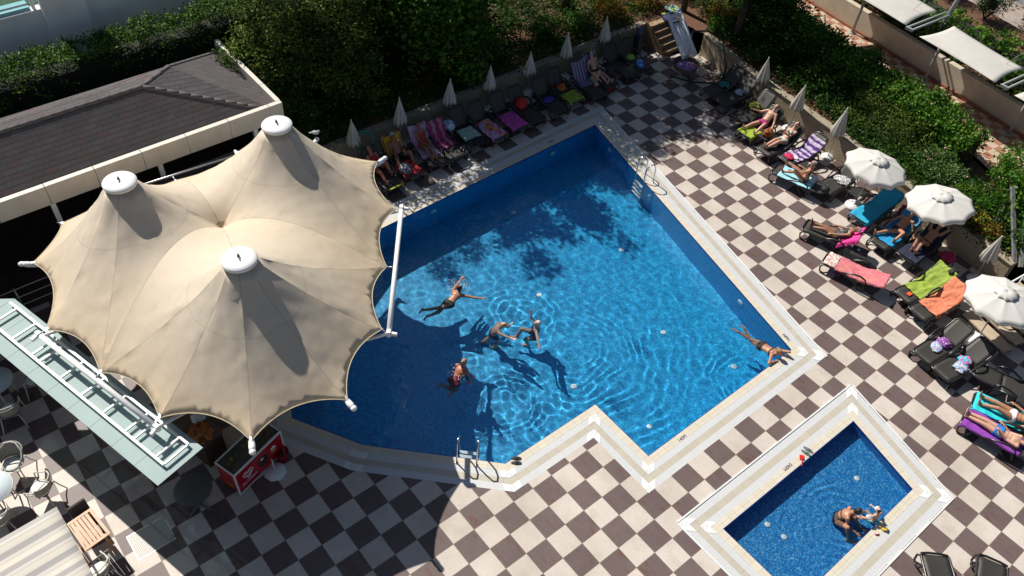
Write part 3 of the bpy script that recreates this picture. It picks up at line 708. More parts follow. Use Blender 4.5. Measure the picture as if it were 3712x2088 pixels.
# ------------------------------------------------------------------ shade sails on poles
M_SAIL = mat('white_sail_cloth', (.52, .50, .46), .7, noise_amt=.04, scale=3)
M_POLE = mat('grey_painted_pole', (.30, .31, .31), .5)
def sail(label, c4, zc):
    """c4: near-left, far-left, far-right, near-right corners"""
    o0 = Vector((c4[0][0], c4[0][1], 1.0)); root = empty('shade_sail', o0, 0, label, 'shade sail', 'cream shade sails over the path')
    nU, nV = 16, 10; V = []
    c = [Vector(p) for p in c4]
    for i in range(nU+1):
        u = i/nU; s = 4*u*(1-u)
        a = c[0].lerp(c[3], u); b = c[1].lerp(c[2], u); w_ = (b-a)
        a2 = a+w_*.02*s; b2 = b-w_*.025*s
        for j in range(nV+1):
            v = j/nV; t = 4*v*(1-v); p = a2.lerp(b2, v); q0 = c[0].lerp(c[1], v); q1 = c[3].lerp(c[2], v)
            ed = (c[3]-c[0]); k = .03*t*(1-2*u); p = p+ed*k*abs(1-2*u)
            p.z += .10*s*t*(1)-.02; V.append(p-o0)
    F = [(i*(nV+1)+j, (i+1)*(nV+1)+j, (i+1)*(nV+1)+j+1, i*(nV+1)+j+1) for i in range(nU) for j in range(nV)]
    k = MB(); k.add(V, F, True); o = k.build('sail_cloth', M_SAIL, root); s = o.modifiers.new('s', 'SOLIDIFY'); s.thickness = .01
    return root
SL = [((-9.6, 21.2, 3.0), (-9.3, 23.3, 3.15), (-5.75, 22.5, 3.15), (-5.95, 20.75, 3.0)), ((-5.190, 20.433, 3.000), (-4.758, 22.011, 3.150), (-1.662, 21.411, 3.150), (-1.843, 19.935, 3.000)), ((-1.05, 19.75, 3.0), (-0.9, 21.6, 3.15), (2.5, 20.9, 3.15), (2.2, 19.2, 3.0))]
for c4, lb in zip(SL, ('cream shade sail cut by the top edge of the photo, leaf shadow on its end', 'cream shade sail in the middle of the path, seen whole', 'cream shade sail entering at the right edge of the photo')): sail(lb, c4, 3)
def sail_frame(x, y, label):
    root = empty('mast_and_crossarms', (x, y, 1.0), 0, label, 'mast', 'steel frames carrying the shade sails')
    k = MB(); k.tube([(.1, 2.4, .7), (.32, 2.15, 2.1), (.75, 1.9, 5.5)], [.09, .085, .07], 12); k.build('mast', M_POLE, root)
    for dz, dx in ((2.03, -.11), (2.03, .11)):
        k = MB(); k.tube([(dx, 0, dz), (dx+.3, 2.15, dz+.12)], .045, 8); k.build('cross_arm', M_POLE, root)
    k = MB(); k.box((0, 0, 2.03), (.30, .09, .10)); k.build('arm_end_plate', M_POLE, root)
    k = MB(); k.tube([(-.7, 1.3, 2.1), (.7, 1.93, 4.9)], .008, 5); k.build('stay_cable', M_STEEL, root)
sail_frame(-5.68, 20.5, 'leaning grey mast with twin cross arms between the first and second shade sails'); sail_frame(-1.5, 19.85, 'twin grey cross arms between the second sail and the sail at the right edge')
for x, y in (((-8.533, 22.144, 1.000))[:2], ((-4.679, 21.453, 1.000))[:2], ((-0.841, 20.874, 1.000))[:2]):
    pass
for (x, y, _), lb in (((-8.533, 22.144, 1.000), 'grey round post under the shade sail nearest the top edge'), ((-4.679, 21.453, 1.000), 'grey round post under the middle shade sail beside the path wall'), ((-0.841, 20.874, 1.000), 'grey round post beside the path at the right edge of the photo')):
    root = empty('sail_post', (x, y, 1.0), 0, lb, 'post', 'round posts under the shade sails'); k = MB(); k.tube([(0, 0, 0), (0, 0, 2.0)], .06, 12); k.build('pole', M_POLE, root); k = MB(); k.lathe([(.14, 0), (.14, .02), (.07, .03)], 16); k.build('base_plate', M_POLE, root)
# ------------------------------------------------------------------ stone steps with handrail at the right edge
M_STEP = mat('beige_step_stone', (.45, .36, .26), .75, noise_amt=.1, scale=5)
stp = empty('stone_steps', (2.76, 12.3, 0), rad(-14), 'two flights of beige stone steps with dark gaps climbing away under the rightmost open parasol', 'steps')
for i in range(7):
    k = MB(); k.box((.80, .19+i*.40, .14+i*.155), (1.6, .40, .05)); k.build('tread', M_STEP, stp, .006)
    k = MB(); k.box((.80, .34+i*.40, .04+i*.155), (1.6, .04, .16)); k.build('riser', M_COPE, stp)
for z0, xx in ((0, .02), (0, .42)):
    hr = empty('handrail', (2.95, 12.6, 0), rad(-14), ('outer' if xx < .1 else 'inner')+' white tube handrail beside the stone steps, '+('next to the closed parasol' if xx < .1 else 'further from the closed parasol'), 'handrail')
    k = MB(); k.tube([(xx, .1, .95), (xx, 2.4, 1.75)], .028, 8); k.build('rail', M_WPAINT, hr)
    for t in (.1, 1.3, 2.4): k = MB(); k.tube([(xx, t, 0.0 if t < .5 else .3), (xx, t, .95+(t-.1)*.348)], .02, 8); k.build('baluster', M_WPAINT, hr)
# timber props leaning in the bed behind the wall
for a, b_, lb in (((1.72, 15.1, .9), (.9, 16.9, 2.2), 'grey timber post leaning among the shrubs left of the closed parasol'), ((2.75, 14.7, .9), (1.3, 15.7, 2.5), 'long grey timber beam leaning behind the closed parasol'), ((2.95, 14.7, .9), (1.75, 16.0, 2.4), 'thin grey timber pole beside the long leaning beam')):
    o0 = Vector(a); root = empty('timber_prop', o0, 0, lb, 'timber'); k = MB(); k.beam((0, 0, 0), Vector(b_)-o0, .11, .09); k.build('post', mat('silver_grey_timber', (.24, .24, .23), .8, noise_amt=.2, scale=8), root)
# ------------------------------------------------------------------ glass awning with its white ladder frame
gr = empty('glass_roof', (-4.48, -7.91, 0), math.atan2(1.75, 6.44)+math.pi, 'pale green glass canopy with a white ladder frame below the big fabric canopy', 'canopy')
def glass_mat():
    m, nt, b = newmat('frosted_green_glass'); g = G(nt); b.inputs['Base Color'].default_value = (.3, .4, .4, 1); b.inputs['Roughness'].default_value = .55; b.inputs['Specular IOR Level'].default_value = .12
    tc = g.n('ShaderNodeTexCoord'); n = g.noise(tc.outputs['Object'], 1.4, 5); c = g.mix(n, (.40, .51, .50), (.46, .57, .555)); g.l(c, b.inputs['Base Color'])
    tr = g.n('ShaderNodeBsdfTransparent'); tr.inputs[0].default_value = (.45, .62, .60, 1); mx = g.n('ShaderNodeMixShader'); mx.inputs[0].default_value = .22
    g.l(b.outputs[0], mx.inputs[1]); g.l(tr.outputs[0], mx.inputs[2]); g.l(mx.outputs[0], nt.nodes['Material Output'].inputs[0]); return m
M_GLASS = glass_mat()
# local x runs from the right end towards the upper left, local y towards the camera side
for i in range(9):
    k = MB(); k.box((.36+i*.75-.0, .57, 2.70), (.742, 1.14, .015)); k.build('glass_panel', M_GLASS, gr)
k = MB()
for yy in (.16, .78): k.beam((.22, yy, 2.80), (6.6, yy, 2.80), .052, .05)
for xx in (.22, .50, 1.20, 1.50, 2.25, 3.0, 3.75, 4.5, 4.8, 5.55, 6.3): k.beam((xx, .19, 2.80), (xx, .75, 2.80), .04, .045)
k.build('ladder_frame', M_WPAINT, gr)
for xx in (3.4, 6.4): k = MB(); k.tube([(xx, .16, 0), (xx, .16, 2.78)], .035, 8); k.build('post', M_WPAINT, gr)
k = MB(); k.prism([(6.74, 0.0), (8.05, 1.14), (6.74, 1.14)], 2.69, 2.71); k.build('glass_panel', M_GLASS, gr)
# dark awning behind the canopy
aw = empty('dark_awning', (-13.5, -4.0, 0), 0, 'dark brown flat awning between the pool house fascia and the canopy', 'awning')
k = MB(); k.box((.45, 0, 2.45), (1.0, 3.4, .03)); k.build('cloth', mat('dark_brown_awning', (.055, .045, .042), .9), aw); k = MB(); k.box((-.05, 0, 2.47), (.05, 3.4, .06)); k.build('front_rail', M_STEEL, aw)
for yy in (-1.6, 1.6): k = MB(); k.tube([(.9, yy, 0), (.9, yy, 2.45)], .03, 8); k.build('post', M_WPAINT, aw)

ta = empty('unseen_shade_caster', (-12.65, -14.9, 0), 0, 'unseen flat shade caster added beside the pool house, out of view at the left', 'awning')  # added out of view to cast the shade on the lower-left floor
k = MB(); k.box((0, 0, 2.8), (2.1, 10.2, .04)); k.build('cloth', M_FASC, ta)
for yy in (-4.5, 0, 4.5): k = MB(); k.tube([(1.0, yy, 0), (1.0, yy, 2.8)], .04, 8); k.build('post', M_WPAINT, ta)
k = MB(); k.box((.65, 4.6, 2.82), (1.9, .55, .04)); k.build('side_shade_caster', M_FASC, ta)  # extra piece added to close the lit gap in that shade
# ------------------------------------------------------------------ vegetation
def leaf_mat(name, cols, trans=.22, rough=.6):
    m, nt, b = newmat(name); g = G(nt); a = g.n('ShaderNodeAttribute', attribute_name='tint', attribute_type='GEOMETRY')
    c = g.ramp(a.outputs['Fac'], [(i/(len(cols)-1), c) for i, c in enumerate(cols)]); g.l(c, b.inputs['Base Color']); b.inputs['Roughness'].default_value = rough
    b.inputs['Specular IOR Level'].default_value = .2
    t = g.n('ShaderNodeBsdfTranslucent'); g.l(c, t.inputs[0]); mx = g.n('ShaderNodeMixShader'); mx.inputs[0].default_value = trans
    g.l(b.outputs[0], mx.inputs[1]); g.l(t.outputs[0], mx.inputs[2]); g.l(mx.outputs[0], nt.nodes['Material Output'].inputs[0]); return m
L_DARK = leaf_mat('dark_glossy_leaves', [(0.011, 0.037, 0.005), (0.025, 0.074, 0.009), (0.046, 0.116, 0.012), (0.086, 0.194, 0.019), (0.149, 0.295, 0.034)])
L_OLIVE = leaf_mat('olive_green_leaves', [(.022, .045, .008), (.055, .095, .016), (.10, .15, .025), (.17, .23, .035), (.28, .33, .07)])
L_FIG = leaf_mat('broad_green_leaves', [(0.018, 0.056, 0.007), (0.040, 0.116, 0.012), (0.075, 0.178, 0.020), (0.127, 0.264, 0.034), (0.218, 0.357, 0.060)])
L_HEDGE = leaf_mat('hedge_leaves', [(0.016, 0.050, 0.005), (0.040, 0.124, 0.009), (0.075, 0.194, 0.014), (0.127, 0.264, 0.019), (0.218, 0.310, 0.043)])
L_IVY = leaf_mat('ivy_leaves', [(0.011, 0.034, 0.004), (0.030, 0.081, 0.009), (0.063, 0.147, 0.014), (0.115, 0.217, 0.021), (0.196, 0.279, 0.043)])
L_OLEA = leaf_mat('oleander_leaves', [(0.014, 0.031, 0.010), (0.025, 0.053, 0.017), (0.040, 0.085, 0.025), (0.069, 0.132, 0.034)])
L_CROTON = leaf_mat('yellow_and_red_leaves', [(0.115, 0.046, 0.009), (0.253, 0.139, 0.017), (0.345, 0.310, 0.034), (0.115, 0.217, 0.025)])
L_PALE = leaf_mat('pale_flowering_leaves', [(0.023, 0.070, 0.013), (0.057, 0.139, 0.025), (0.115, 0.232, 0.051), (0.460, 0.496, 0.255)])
M_BARK = mat('brown_bark', (.07, .05, .035), .9, noise_amt=.3, scale=12, bump=.6)
def leaves(name, C, size, m, parent, rng, asp=.42, spread=1.0, droop=0.0, tint=None, bias=None):
    """C: (N,3) leaf positions. one rhombus per leaf, folded along its midrib"""
    N = len(C); d = rng.normal(size=(N, 3)); d[:, 2] = d[:, 2]*.6-droop
    if bias is not None: d += bias
    d /= np.linalg.norm(d, axis=1)[:, None]+1e-9
    r = rng.normal(size=(N, 3)); s = np.cross(d, r); s /= np.linalg.norm(s, axis=1)[:, None]+1e-9; up = np.cross(s, d)
    L = size*rng.uniform(.6, 1.25, N)[:, None]; Wd = L*asp*.5
    P0 = C; P1 = C+d*L*.5+s*Wd+up*L*.06; P2 = C+d*L-up*L*.10; P3 = C+d*L*.5-s*Wd+up*L*.06
    V = np.stack([P0, P1, P2, P3], 1).reshape(-1, 3).astype(np.float32)
    me = bpy.data.meshes.new(name); me.vertices.add(4*N); me.vertices.foreach_set('co', V.ravel())
    me.loops.add(4*N); me.loops.foreach_set('vertex_index', np.arange(4*N, dtype=np.int32))
    me.polygons.add(N); me.polygons.foreach_set('loop_start', np.arange(0, 4*N, 4, dtype=np.int32))
    try: me.polygons.foreach_set('loop_total', np.full(N, 4, dtype=np.int32))
    except Exception: pass
    me.update(calc_edges=True)
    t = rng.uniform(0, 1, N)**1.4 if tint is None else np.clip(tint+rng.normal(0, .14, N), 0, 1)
    at = me.attributes.new('tint', 'FLOAT', 'FACE'); at.data.foreach_set('value', t.astype(np.float32))
    me.materials.append(m); o = bpy.data.objects.new(name, me); COL.objects.link(o)
    if parent is not None: o.parent = parent
    return o
def blob_points(rng, blobs, n, tw=.16, per=26):
    """twig clusters near the surface of overlapping ellipsoids"""
    vol = np.array([b[3]*b[4]*b[5] for b in blobs])**.75; vol /= vol.sum(); out = []; tn = []
    k = max(1, n//per)
    which = rng.choice(len(blobs), k, p=vol)
    for w_ in which:
        b = blobs[w_]; d = rng.normal(size=3); d /= np.linalg.norm(d); rr = rng.uniform(.25, 1)**.38*(1+.18*noise.noise(Vector(d*2.3)+Vector((w_, 0, 0))))
        c = np.array(b[:3])+d*np.array(b[3:6])*rr; tc_ = np.clip(rng.uniform(-.05, .55)+.30*max(0, d[2])*rr+(.25 if rng.uniform() < .12 else 0), 0, 1)  # upper clusters get a lighter tint: sunlit tips put into the leaf colour
        out.append(c+rng.normal(size=(per, 3))*tw*np.array([1, 1, .8])); tn.append(np.full(per, tc_))
    return np.concatenate(out), np.concatenate(tn)
def plant(name, loc, blobs, n, size, m, label, cat, seed, group=None, trunk=None, asp=.42, tw=.16, droop=0., per=26, leafname='crown', flowers=None):
    rng = np.random.default_rng(seed); root = empty(name, loc, 0, label, cat, group)
    P, t = blob_points(rng, blobs, n, tw, per); leaves(leafname, P, size, m, root, rng, asp, tint=t, droop=droop)
    if trunk:
        k = MB()
        for pts, r in trunk: k.tube(pts, [r*(1-.55*i/(len(pts)-1)) for i in range(len(pts))], 8)
        # limbs reaching into the crown
        base = Vector(trunk[0][0][-1]); rr = random.Random(seed)
        for b in blobs:
            e = Vector(b[:3]); md = (base+e)/2+Vector((rr.uniform(-.15, .15), rr.uniform(-.15, .15), rr.uniform(.0, .2)))
            k.tube([base, md, e], [trunk[0][1]*.42, trunk[0][1]*.28, trunk[0][1]*.1], 6)
        k.build('trunk', M_BARK, root)
    if flowers:
        fc, fn, fs = flowers; P2, t2 = blob_points(rng, [(b[0], b[1], b[2], b[3]*1.05, b[4]*1.05, b[5]*1.05) for b in blobs], fn, .03, 5)
        tag(leaves('flowers', P2, fs, fc, root, rng, .8), kind='stuff')
    return root
M_PINK = mat('pink_petals', (.55, .25, .30), .7); M_CREAMF = mat('cream_petals', (.6, .5, .38), .7); M_WHITEF = mat('white_petals', (.7, .65, .6), .7)
GZ = .86
DAP = random.Random(8)
def dapple(n, y0, y1): return [(DAP.uniform(-.4, 1.0), DAP.uniform(y0, y1), DAP.uniform(6.0, 8.4), DAP.uniform(.22, .42), DAP.uniform(.25, .5), DAP.uniform(.15, .28)) for _ in range(n)]
def dapple2(n, y0, y1): return [(DAP.uniform(-.5, .9), DAP.uniform(y0, y1), DAP.uniform(5.2, 6.6), DAP.uniform(.35, .6), DAP.uniform(.35, .6), DAP.uniform(.2, .35)) for _ in range(n)]
# shaded side, left to right
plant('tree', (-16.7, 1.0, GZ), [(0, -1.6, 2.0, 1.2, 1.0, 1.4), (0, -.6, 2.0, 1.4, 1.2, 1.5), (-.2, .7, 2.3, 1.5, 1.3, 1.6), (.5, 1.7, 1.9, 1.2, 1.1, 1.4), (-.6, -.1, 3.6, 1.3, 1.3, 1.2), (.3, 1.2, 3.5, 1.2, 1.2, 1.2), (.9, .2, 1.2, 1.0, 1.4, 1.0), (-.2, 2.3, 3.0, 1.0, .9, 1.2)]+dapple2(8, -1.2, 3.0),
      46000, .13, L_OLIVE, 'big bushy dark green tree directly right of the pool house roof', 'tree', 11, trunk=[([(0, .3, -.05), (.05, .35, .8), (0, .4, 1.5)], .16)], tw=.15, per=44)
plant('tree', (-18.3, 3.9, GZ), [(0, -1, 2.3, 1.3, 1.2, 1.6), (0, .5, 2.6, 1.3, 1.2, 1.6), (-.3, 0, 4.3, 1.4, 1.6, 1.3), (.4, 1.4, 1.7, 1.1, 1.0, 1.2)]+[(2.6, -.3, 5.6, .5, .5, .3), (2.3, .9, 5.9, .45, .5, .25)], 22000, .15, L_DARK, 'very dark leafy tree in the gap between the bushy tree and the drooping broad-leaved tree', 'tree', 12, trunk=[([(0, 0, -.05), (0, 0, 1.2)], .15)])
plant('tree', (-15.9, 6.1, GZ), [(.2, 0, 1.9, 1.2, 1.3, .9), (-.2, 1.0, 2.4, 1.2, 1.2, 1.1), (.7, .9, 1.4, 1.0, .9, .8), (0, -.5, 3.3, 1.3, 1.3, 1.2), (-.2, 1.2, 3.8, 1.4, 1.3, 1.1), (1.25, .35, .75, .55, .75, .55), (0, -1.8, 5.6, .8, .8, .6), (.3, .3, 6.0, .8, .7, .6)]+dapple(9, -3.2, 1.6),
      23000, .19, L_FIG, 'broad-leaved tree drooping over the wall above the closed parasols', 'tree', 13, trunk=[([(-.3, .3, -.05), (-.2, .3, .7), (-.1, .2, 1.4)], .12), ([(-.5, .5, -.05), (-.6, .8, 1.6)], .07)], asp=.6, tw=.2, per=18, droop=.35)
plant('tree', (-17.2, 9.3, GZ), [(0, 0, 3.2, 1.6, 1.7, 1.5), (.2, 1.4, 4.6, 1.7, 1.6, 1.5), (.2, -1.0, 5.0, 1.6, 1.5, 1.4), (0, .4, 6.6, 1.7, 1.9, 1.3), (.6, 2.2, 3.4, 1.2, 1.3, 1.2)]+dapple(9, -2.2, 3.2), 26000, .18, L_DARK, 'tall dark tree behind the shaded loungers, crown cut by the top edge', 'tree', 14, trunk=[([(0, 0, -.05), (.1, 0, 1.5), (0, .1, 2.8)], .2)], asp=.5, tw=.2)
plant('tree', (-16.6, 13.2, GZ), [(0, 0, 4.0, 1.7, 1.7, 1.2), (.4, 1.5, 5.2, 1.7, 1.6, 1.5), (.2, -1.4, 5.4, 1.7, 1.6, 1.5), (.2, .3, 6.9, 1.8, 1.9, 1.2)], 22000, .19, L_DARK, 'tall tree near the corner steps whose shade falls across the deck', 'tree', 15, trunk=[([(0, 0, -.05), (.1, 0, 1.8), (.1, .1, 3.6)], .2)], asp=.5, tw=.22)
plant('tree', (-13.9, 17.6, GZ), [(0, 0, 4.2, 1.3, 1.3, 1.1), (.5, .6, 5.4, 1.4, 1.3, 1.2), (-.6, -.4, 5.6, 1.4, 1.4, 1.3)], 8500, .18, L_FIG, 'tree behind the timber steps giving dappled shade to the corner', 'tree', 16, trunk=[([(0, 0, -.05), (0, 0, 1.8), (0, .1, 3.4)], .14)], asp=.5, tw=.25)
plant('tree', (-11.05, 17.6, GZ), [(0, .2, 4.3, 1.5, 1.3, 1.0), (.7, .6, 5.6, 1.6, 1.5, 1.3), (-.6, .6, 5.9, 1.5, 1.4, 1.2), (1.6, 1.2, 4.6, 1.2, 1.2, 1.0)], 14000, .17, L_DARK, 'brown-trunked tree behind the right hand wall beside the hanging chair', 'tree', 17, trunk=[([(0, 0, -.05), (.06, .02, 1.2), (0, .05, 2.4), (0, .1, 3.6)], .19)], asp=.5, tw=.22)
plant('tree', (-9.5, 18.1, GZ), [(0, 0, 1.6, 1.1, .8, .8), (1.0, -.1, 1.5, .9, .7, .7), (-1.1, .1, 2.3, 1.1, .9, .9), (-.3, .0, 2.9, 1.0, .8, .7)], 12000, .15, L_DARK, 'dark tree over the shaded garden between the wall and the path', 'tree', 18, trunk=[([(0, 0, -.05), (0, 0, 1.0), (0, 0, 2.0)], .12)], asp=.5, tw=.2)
# undergrowth on the shaded side
ug = [(-15.3, -0.1, .9, L_DARK, 'low dark shrub squeezed between the pool house end wall and the garden wall'), (-15.4, 2.6, .7, L_OLIVE, 'low shrub under the big bushy tree near the second closed parasol'), (-15.6, 8.2, .6, L_DARK, 'small dark shrub behind the wall right of the drooping tree'),
      (-15.4, 10.9, .55, L_DARK, 'small shrub behind the striped towel loungers'), (-15.1, 12.6, .5, L_HEDGE, 'yellow-green shrub tip lit by a sun fleck behind the sixth closed parasol'), (-15.2, 14.3, .6, L_CROTON, 'brownish shrub left of the timber steps'),
      (-15.2, 16.4, .7, L_CROTON, 'rust and orange leaved shrub behind the timber steps'), (-13.1, 18.2, .6, L_OLIVE, 'shrub behind the white air mattress'), (-12.2, 17.9, .55, L_CROTON, 'yellow-orange leaved shrub right of the air mattress'), (-11.9, 17.5, .42, L_HEDGE, 'small bright green shrub between the air mattress and the tree trunk')]
for i, (x, y, r, m_, lb) in enumerate(ug):
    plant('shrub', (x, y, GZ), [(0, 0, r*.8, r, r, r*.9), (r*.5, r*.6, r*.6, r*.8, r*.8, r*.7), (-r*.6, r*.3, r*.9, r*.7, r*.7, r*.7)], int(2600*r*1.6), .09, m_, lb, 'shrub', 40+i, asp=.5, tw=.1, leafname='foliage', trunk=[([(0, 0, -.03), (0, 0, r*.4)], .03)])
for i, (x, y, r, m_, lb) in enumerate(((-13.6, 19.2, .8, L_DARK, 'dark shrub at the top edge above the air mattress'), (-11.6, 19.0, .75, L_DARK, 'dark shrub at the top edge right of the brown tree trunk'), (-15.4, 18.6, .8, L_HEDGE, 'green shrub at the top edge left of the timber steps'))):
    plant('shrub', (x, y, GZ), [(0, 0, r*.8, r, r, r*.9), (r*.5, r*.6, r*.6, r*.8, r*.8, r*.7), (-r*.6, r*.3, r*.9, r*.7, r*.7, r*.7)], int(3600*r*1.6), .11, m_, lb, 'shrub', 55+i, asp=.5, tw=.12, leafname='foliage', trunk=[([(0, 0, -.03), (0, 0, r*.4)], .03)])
# ivy hedge behind the pool house
def hedge(name, label, line, w_, z0, z1, n, size, m, seed, top_noise=.25, cat='hedge', flowers=None, group=None):
    rng = np.random.default_rng(seed); L = [np.array(p, float) for p in line]; root = empty(name, (line[0][0], line[0][1], z0), 0, label, cat, group); seg = [np.linalg.norm(b-a) for a, b in zip(L[:-1], L[1:])]; tot = sum(seg)
    k = n//20; u = rng.uniform(0, tot, k); C = np.zeros((k, 3)); 
    acc = 0; nrm = np.zeros((k, 2))
    for a, b, s in zip(L[:-1], L[1:], seg):
        q = (u >= acc) & (u <= acc+s); t = (u[q]-acc)/s; C[q, :2] = a+(b-a)*t[:, None]; d = (b-a)/s; nrm[q] = (-d[1], d[0]); acc += s
    face = rng.uniform(0, 1, k); side = np.where(face < .35, -1.0, np.where(face < .5, 1.0, rng.uniform(-1, 1, k)))
    bump_ = np.array([noise.noise(Vector((x*.9, y*.9, 3)))+.6*noise.noise(Vector((x*2.6, y*2.6, 9))) for x, y in C[:, :2]])
    topz = z1+top_noise*bump_
    zz = np.where(face >= .5, topz+rng.normal(0, .04, k), z0+(topz-z0)*rng.uniform(0, 1, k))
    C[:, :2] += nrm*(side*w_*.5*(1+.25*bump_))[:, None]; C[:, 2] = zz
    P = (C[:, None, :]+rng.normal(size=(k, 20, 3))*[.09, .09, .07]).reshape(-1, 3)-np.array(root.location)
    t = np.repeat(rng.uniform(.05, .8, k), 20)
    leaves('foliage', P, size, m, root, rng, .55, tint=t)
    # solid dark block added inside each hedge to keep light out
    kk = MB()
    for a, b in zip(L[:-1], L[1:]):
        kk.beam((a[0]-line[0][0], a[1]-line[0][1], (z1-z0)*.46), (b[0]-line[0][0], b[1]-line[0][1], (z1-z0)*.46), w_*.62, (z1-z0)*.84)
    kk.build('dark_core', mat('hedge_core', (.015, .018, .008), .95), root)
    if flowers:
        fm, fn, fs = flowers; idx = rng.choice(len(P), fn, replace=False); tag(leaves('flowers', P[idx]+[0, 0, .03], fs, fm, root, rng, .8), kind='stuff')
    return root
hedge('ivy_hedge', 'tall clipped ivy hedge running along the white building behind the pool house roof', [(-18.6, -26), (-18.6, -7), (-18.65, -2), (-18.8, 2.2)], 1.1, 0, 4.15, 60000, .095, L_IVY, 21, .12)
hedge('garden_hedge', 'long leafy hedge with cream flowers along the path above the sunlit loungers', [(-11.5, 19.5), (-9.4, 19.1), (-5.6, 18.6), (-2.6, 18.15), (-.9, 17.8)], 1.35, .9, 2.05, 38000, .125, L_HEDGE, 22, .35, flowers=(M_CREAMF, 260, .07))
plant('shrub', (-3.4, 17.3, GZ), [(0, 0, .5, 1.1, .8, .7), (.9, -.2, .5, .8, .7, .6), (-1.1, .3, .6, .9, .7, .7)], 7500, .085, L_OLIVE, 'feathery olive green shrub in the middle of the sunlit garden slope', 'shrub', 61, asp=.4, tw=.12, leafname='foliage')
plant('shrub', (-1.3, 16.5, GZ), [(0, 0, .45, .8, .7, .55), (.7, -.3, .45, .7, .6, .5)], 4200, .07, L_PALE, 'pale flowering shrub behind the first open parasol', 'shrub', 62, asp=.6, tw=.1, leafname='foliage', flowers=(M_PINK, 120, .06))
plant('shrub', (0.4, 15.9, GZ), [(0, 0, .4, .75, .55, .5), (-.5, -.1, .35, .5, .5, .45)], 3800, .06, L_HEDGE, 'rounded fine-leaved shrub behind the second open parasol', 'shrub', 63, asp=.5, tw=.09, leafname='foliage')
plant('shrub', (1.35, 16.5, GZ), [(0, 0, 1.2, .9, .8, .9), (.4, -.5, .9, .8, .7, .8), (-.3, .6, 1.5, .8, .8, .8), (.6, .5, .9, .8, .7, .8)], 9000, .13, L_HEDGE, 'tall glossy green shrub at the right edge above the closed parasol', 'shrub', 64, asp=.45, tw=.14, leafname='foliage', trunk=[([(0, 0, -.03), (0, 0, .6)], .06)])
plant('shrub', (2.5, 15.6, GZ), [(0, 0, .9, .6, .6, .7), (.4, -.3, .6, .5, .5, .5)], 3000, .11, L_FIG, 'green shrub hanging over the leaning timbers near the handrail', 'shrub', 65, asp=.45, tw=.12, leafname='foliage')
plant('shrub', (1.15, 15.25, GZ), [(0, 0, .3, .55, .35, .3), (.5, -.05, .25, .35, .3, .25)], 1500, .12, L_CROTON, 'yellow and orange spiky-leaved plant on top of the wall right of the second open parasol', 'shrub', 66, asp=.35, tw=.1, leafname='foliage')
plant('shrub', (-6.9, 17.2, GZ), [(0, 0, .6, .8, .6, .5), (.6, .2, .5, .6, .5, .4)], 2600, .09, L_DARK, 'small bare-stemmed shrub on red earth in the shaded garden', 'shrub', 67, asp=.5, tw=.12, leafname='foliage', trunk=[([(0, 0, -.03), (.05, 0, .4)], .025)])
plant('shrub', (-9.3, 17.6, GZ), [(0, 0, .45, .8, .7, .45), (-.8, .4, .5, .7, .6, .5)], 3200, .1, L_DARK, 'dark low shrub beside the brown tree trunk', 'shrub', 68, asp=.5, tw=.12, leafname='foliage')
plant('shrub', (-4.9, 16.6, GZ), [(0, 0, .25, .9, .3, .3), (1.2, -.1, .25, .8, .3, .28)], 2600, .07, L_OLIVE, 'low creeping plant along the top of the wall behind the fourth closed parasol', 'shrub', 69, asp=.5, tw=.08, leafname='foliage')
# beyond the path
hedge('border_hedge', 'dark leafy hedge in the bed behind the path wall, under the shade sails', [(-30, 27), (-9.4, 24.0), (-.4, 22.5), (12, 20.8)], 1.8, 1.75, 2.75, 30000, .14, L_HEDGE, 23, .4)
for i, (x, y, r, lb) in enumerate(((-7.6, 27.2, 1.1, 'oleander bush with thin pointed leaves left of the road at the top right'), (-5.4, 26.6, 1.1, 'oleander bush in front of the pale pavement at the top right'), (-3.2, 26.2, 1.0, 'oleander bush at the right edge of the photo beside the road'))):
    rng = np.random.default_rng(80+i); root = empty('oleander_bush', (x, y, 1.75), 0, lb, 'shrub', 'oleander bushes by the road')
    P = []; T_ = []
    for s in range(60):
        a = rng.uniform(0, 6.28); rr = r*rng.uniform(.1, 1); top = np.array([rr*math.cos(a), rr*math.sin(a), rng.uniform(.9, 1.7)])
        for q in np.linspace(.35, 1, 26): P.append(top*[q, q, q]+rng.normal(0, .015, 3)); T_.append(rng.uniform(.1, .9))
    P = np.array(P); leaves('foliage', P, .26, L_OLEA, root, rng, .14, tint=np.array(T_))
    k = MB()
    for s in range(9): a = s*.7; k.tube([(0, 0, -.03), (r*.4*math.cos(a), r*.4*math.sin(a), .7), (r*.7*math.cos(a), r*.7*math.sin(a), 1.4)], [.02, .012, .005], 5)
    k.build('stems', M_BARK, root)

# ground cover in the shaded garden, past counting
rng = np.random.default_rng(99); P = []
while len(P) < 900:
    x = rng.uniform(-20, -14.4); y = rng.uniform(-.2, 17)
    P.append((x, y))
for i in range(900): P.append((rng.uniform(-11.5, 2.4), 0))
Q = []; tt = []
for i, (x, y) in enumerate(P):
    if i >= 900: x = rng.uniform(-12, 2.3); yw = 16.9 if x < -9.6 else (16.2 if x < -5 else 15.7-.18*(x+5)); y = yw+.3+rng.uniform(0, 1)**.8*max(.5, (19.0-.2*(x+9))-yw-.6)
    if i >= 900 and -9.5 < x < -5 and noise.noise(Vector((x, y, 1))) > .05: continue
    r = rng.uniform(.12, .34); n = 38; Q.append(rng.normal(size=(n, 3))*[r, r, .07+r*.3]+[x, y, .98+r*.4]); tt.append(np.full(n, rng.uniform(.0, .6)))
Q = np.concatenate(Q); Q[:, 2] = np.maximum(Q[:, 2], .87); o = leaves('ground_cover', Q, .13, L_DARK, None, rng, .5, tint=np.concatenate(tt)); tag(o, 'low leafy ground cover over the garden soil', 'ground cover', kind='stuff')
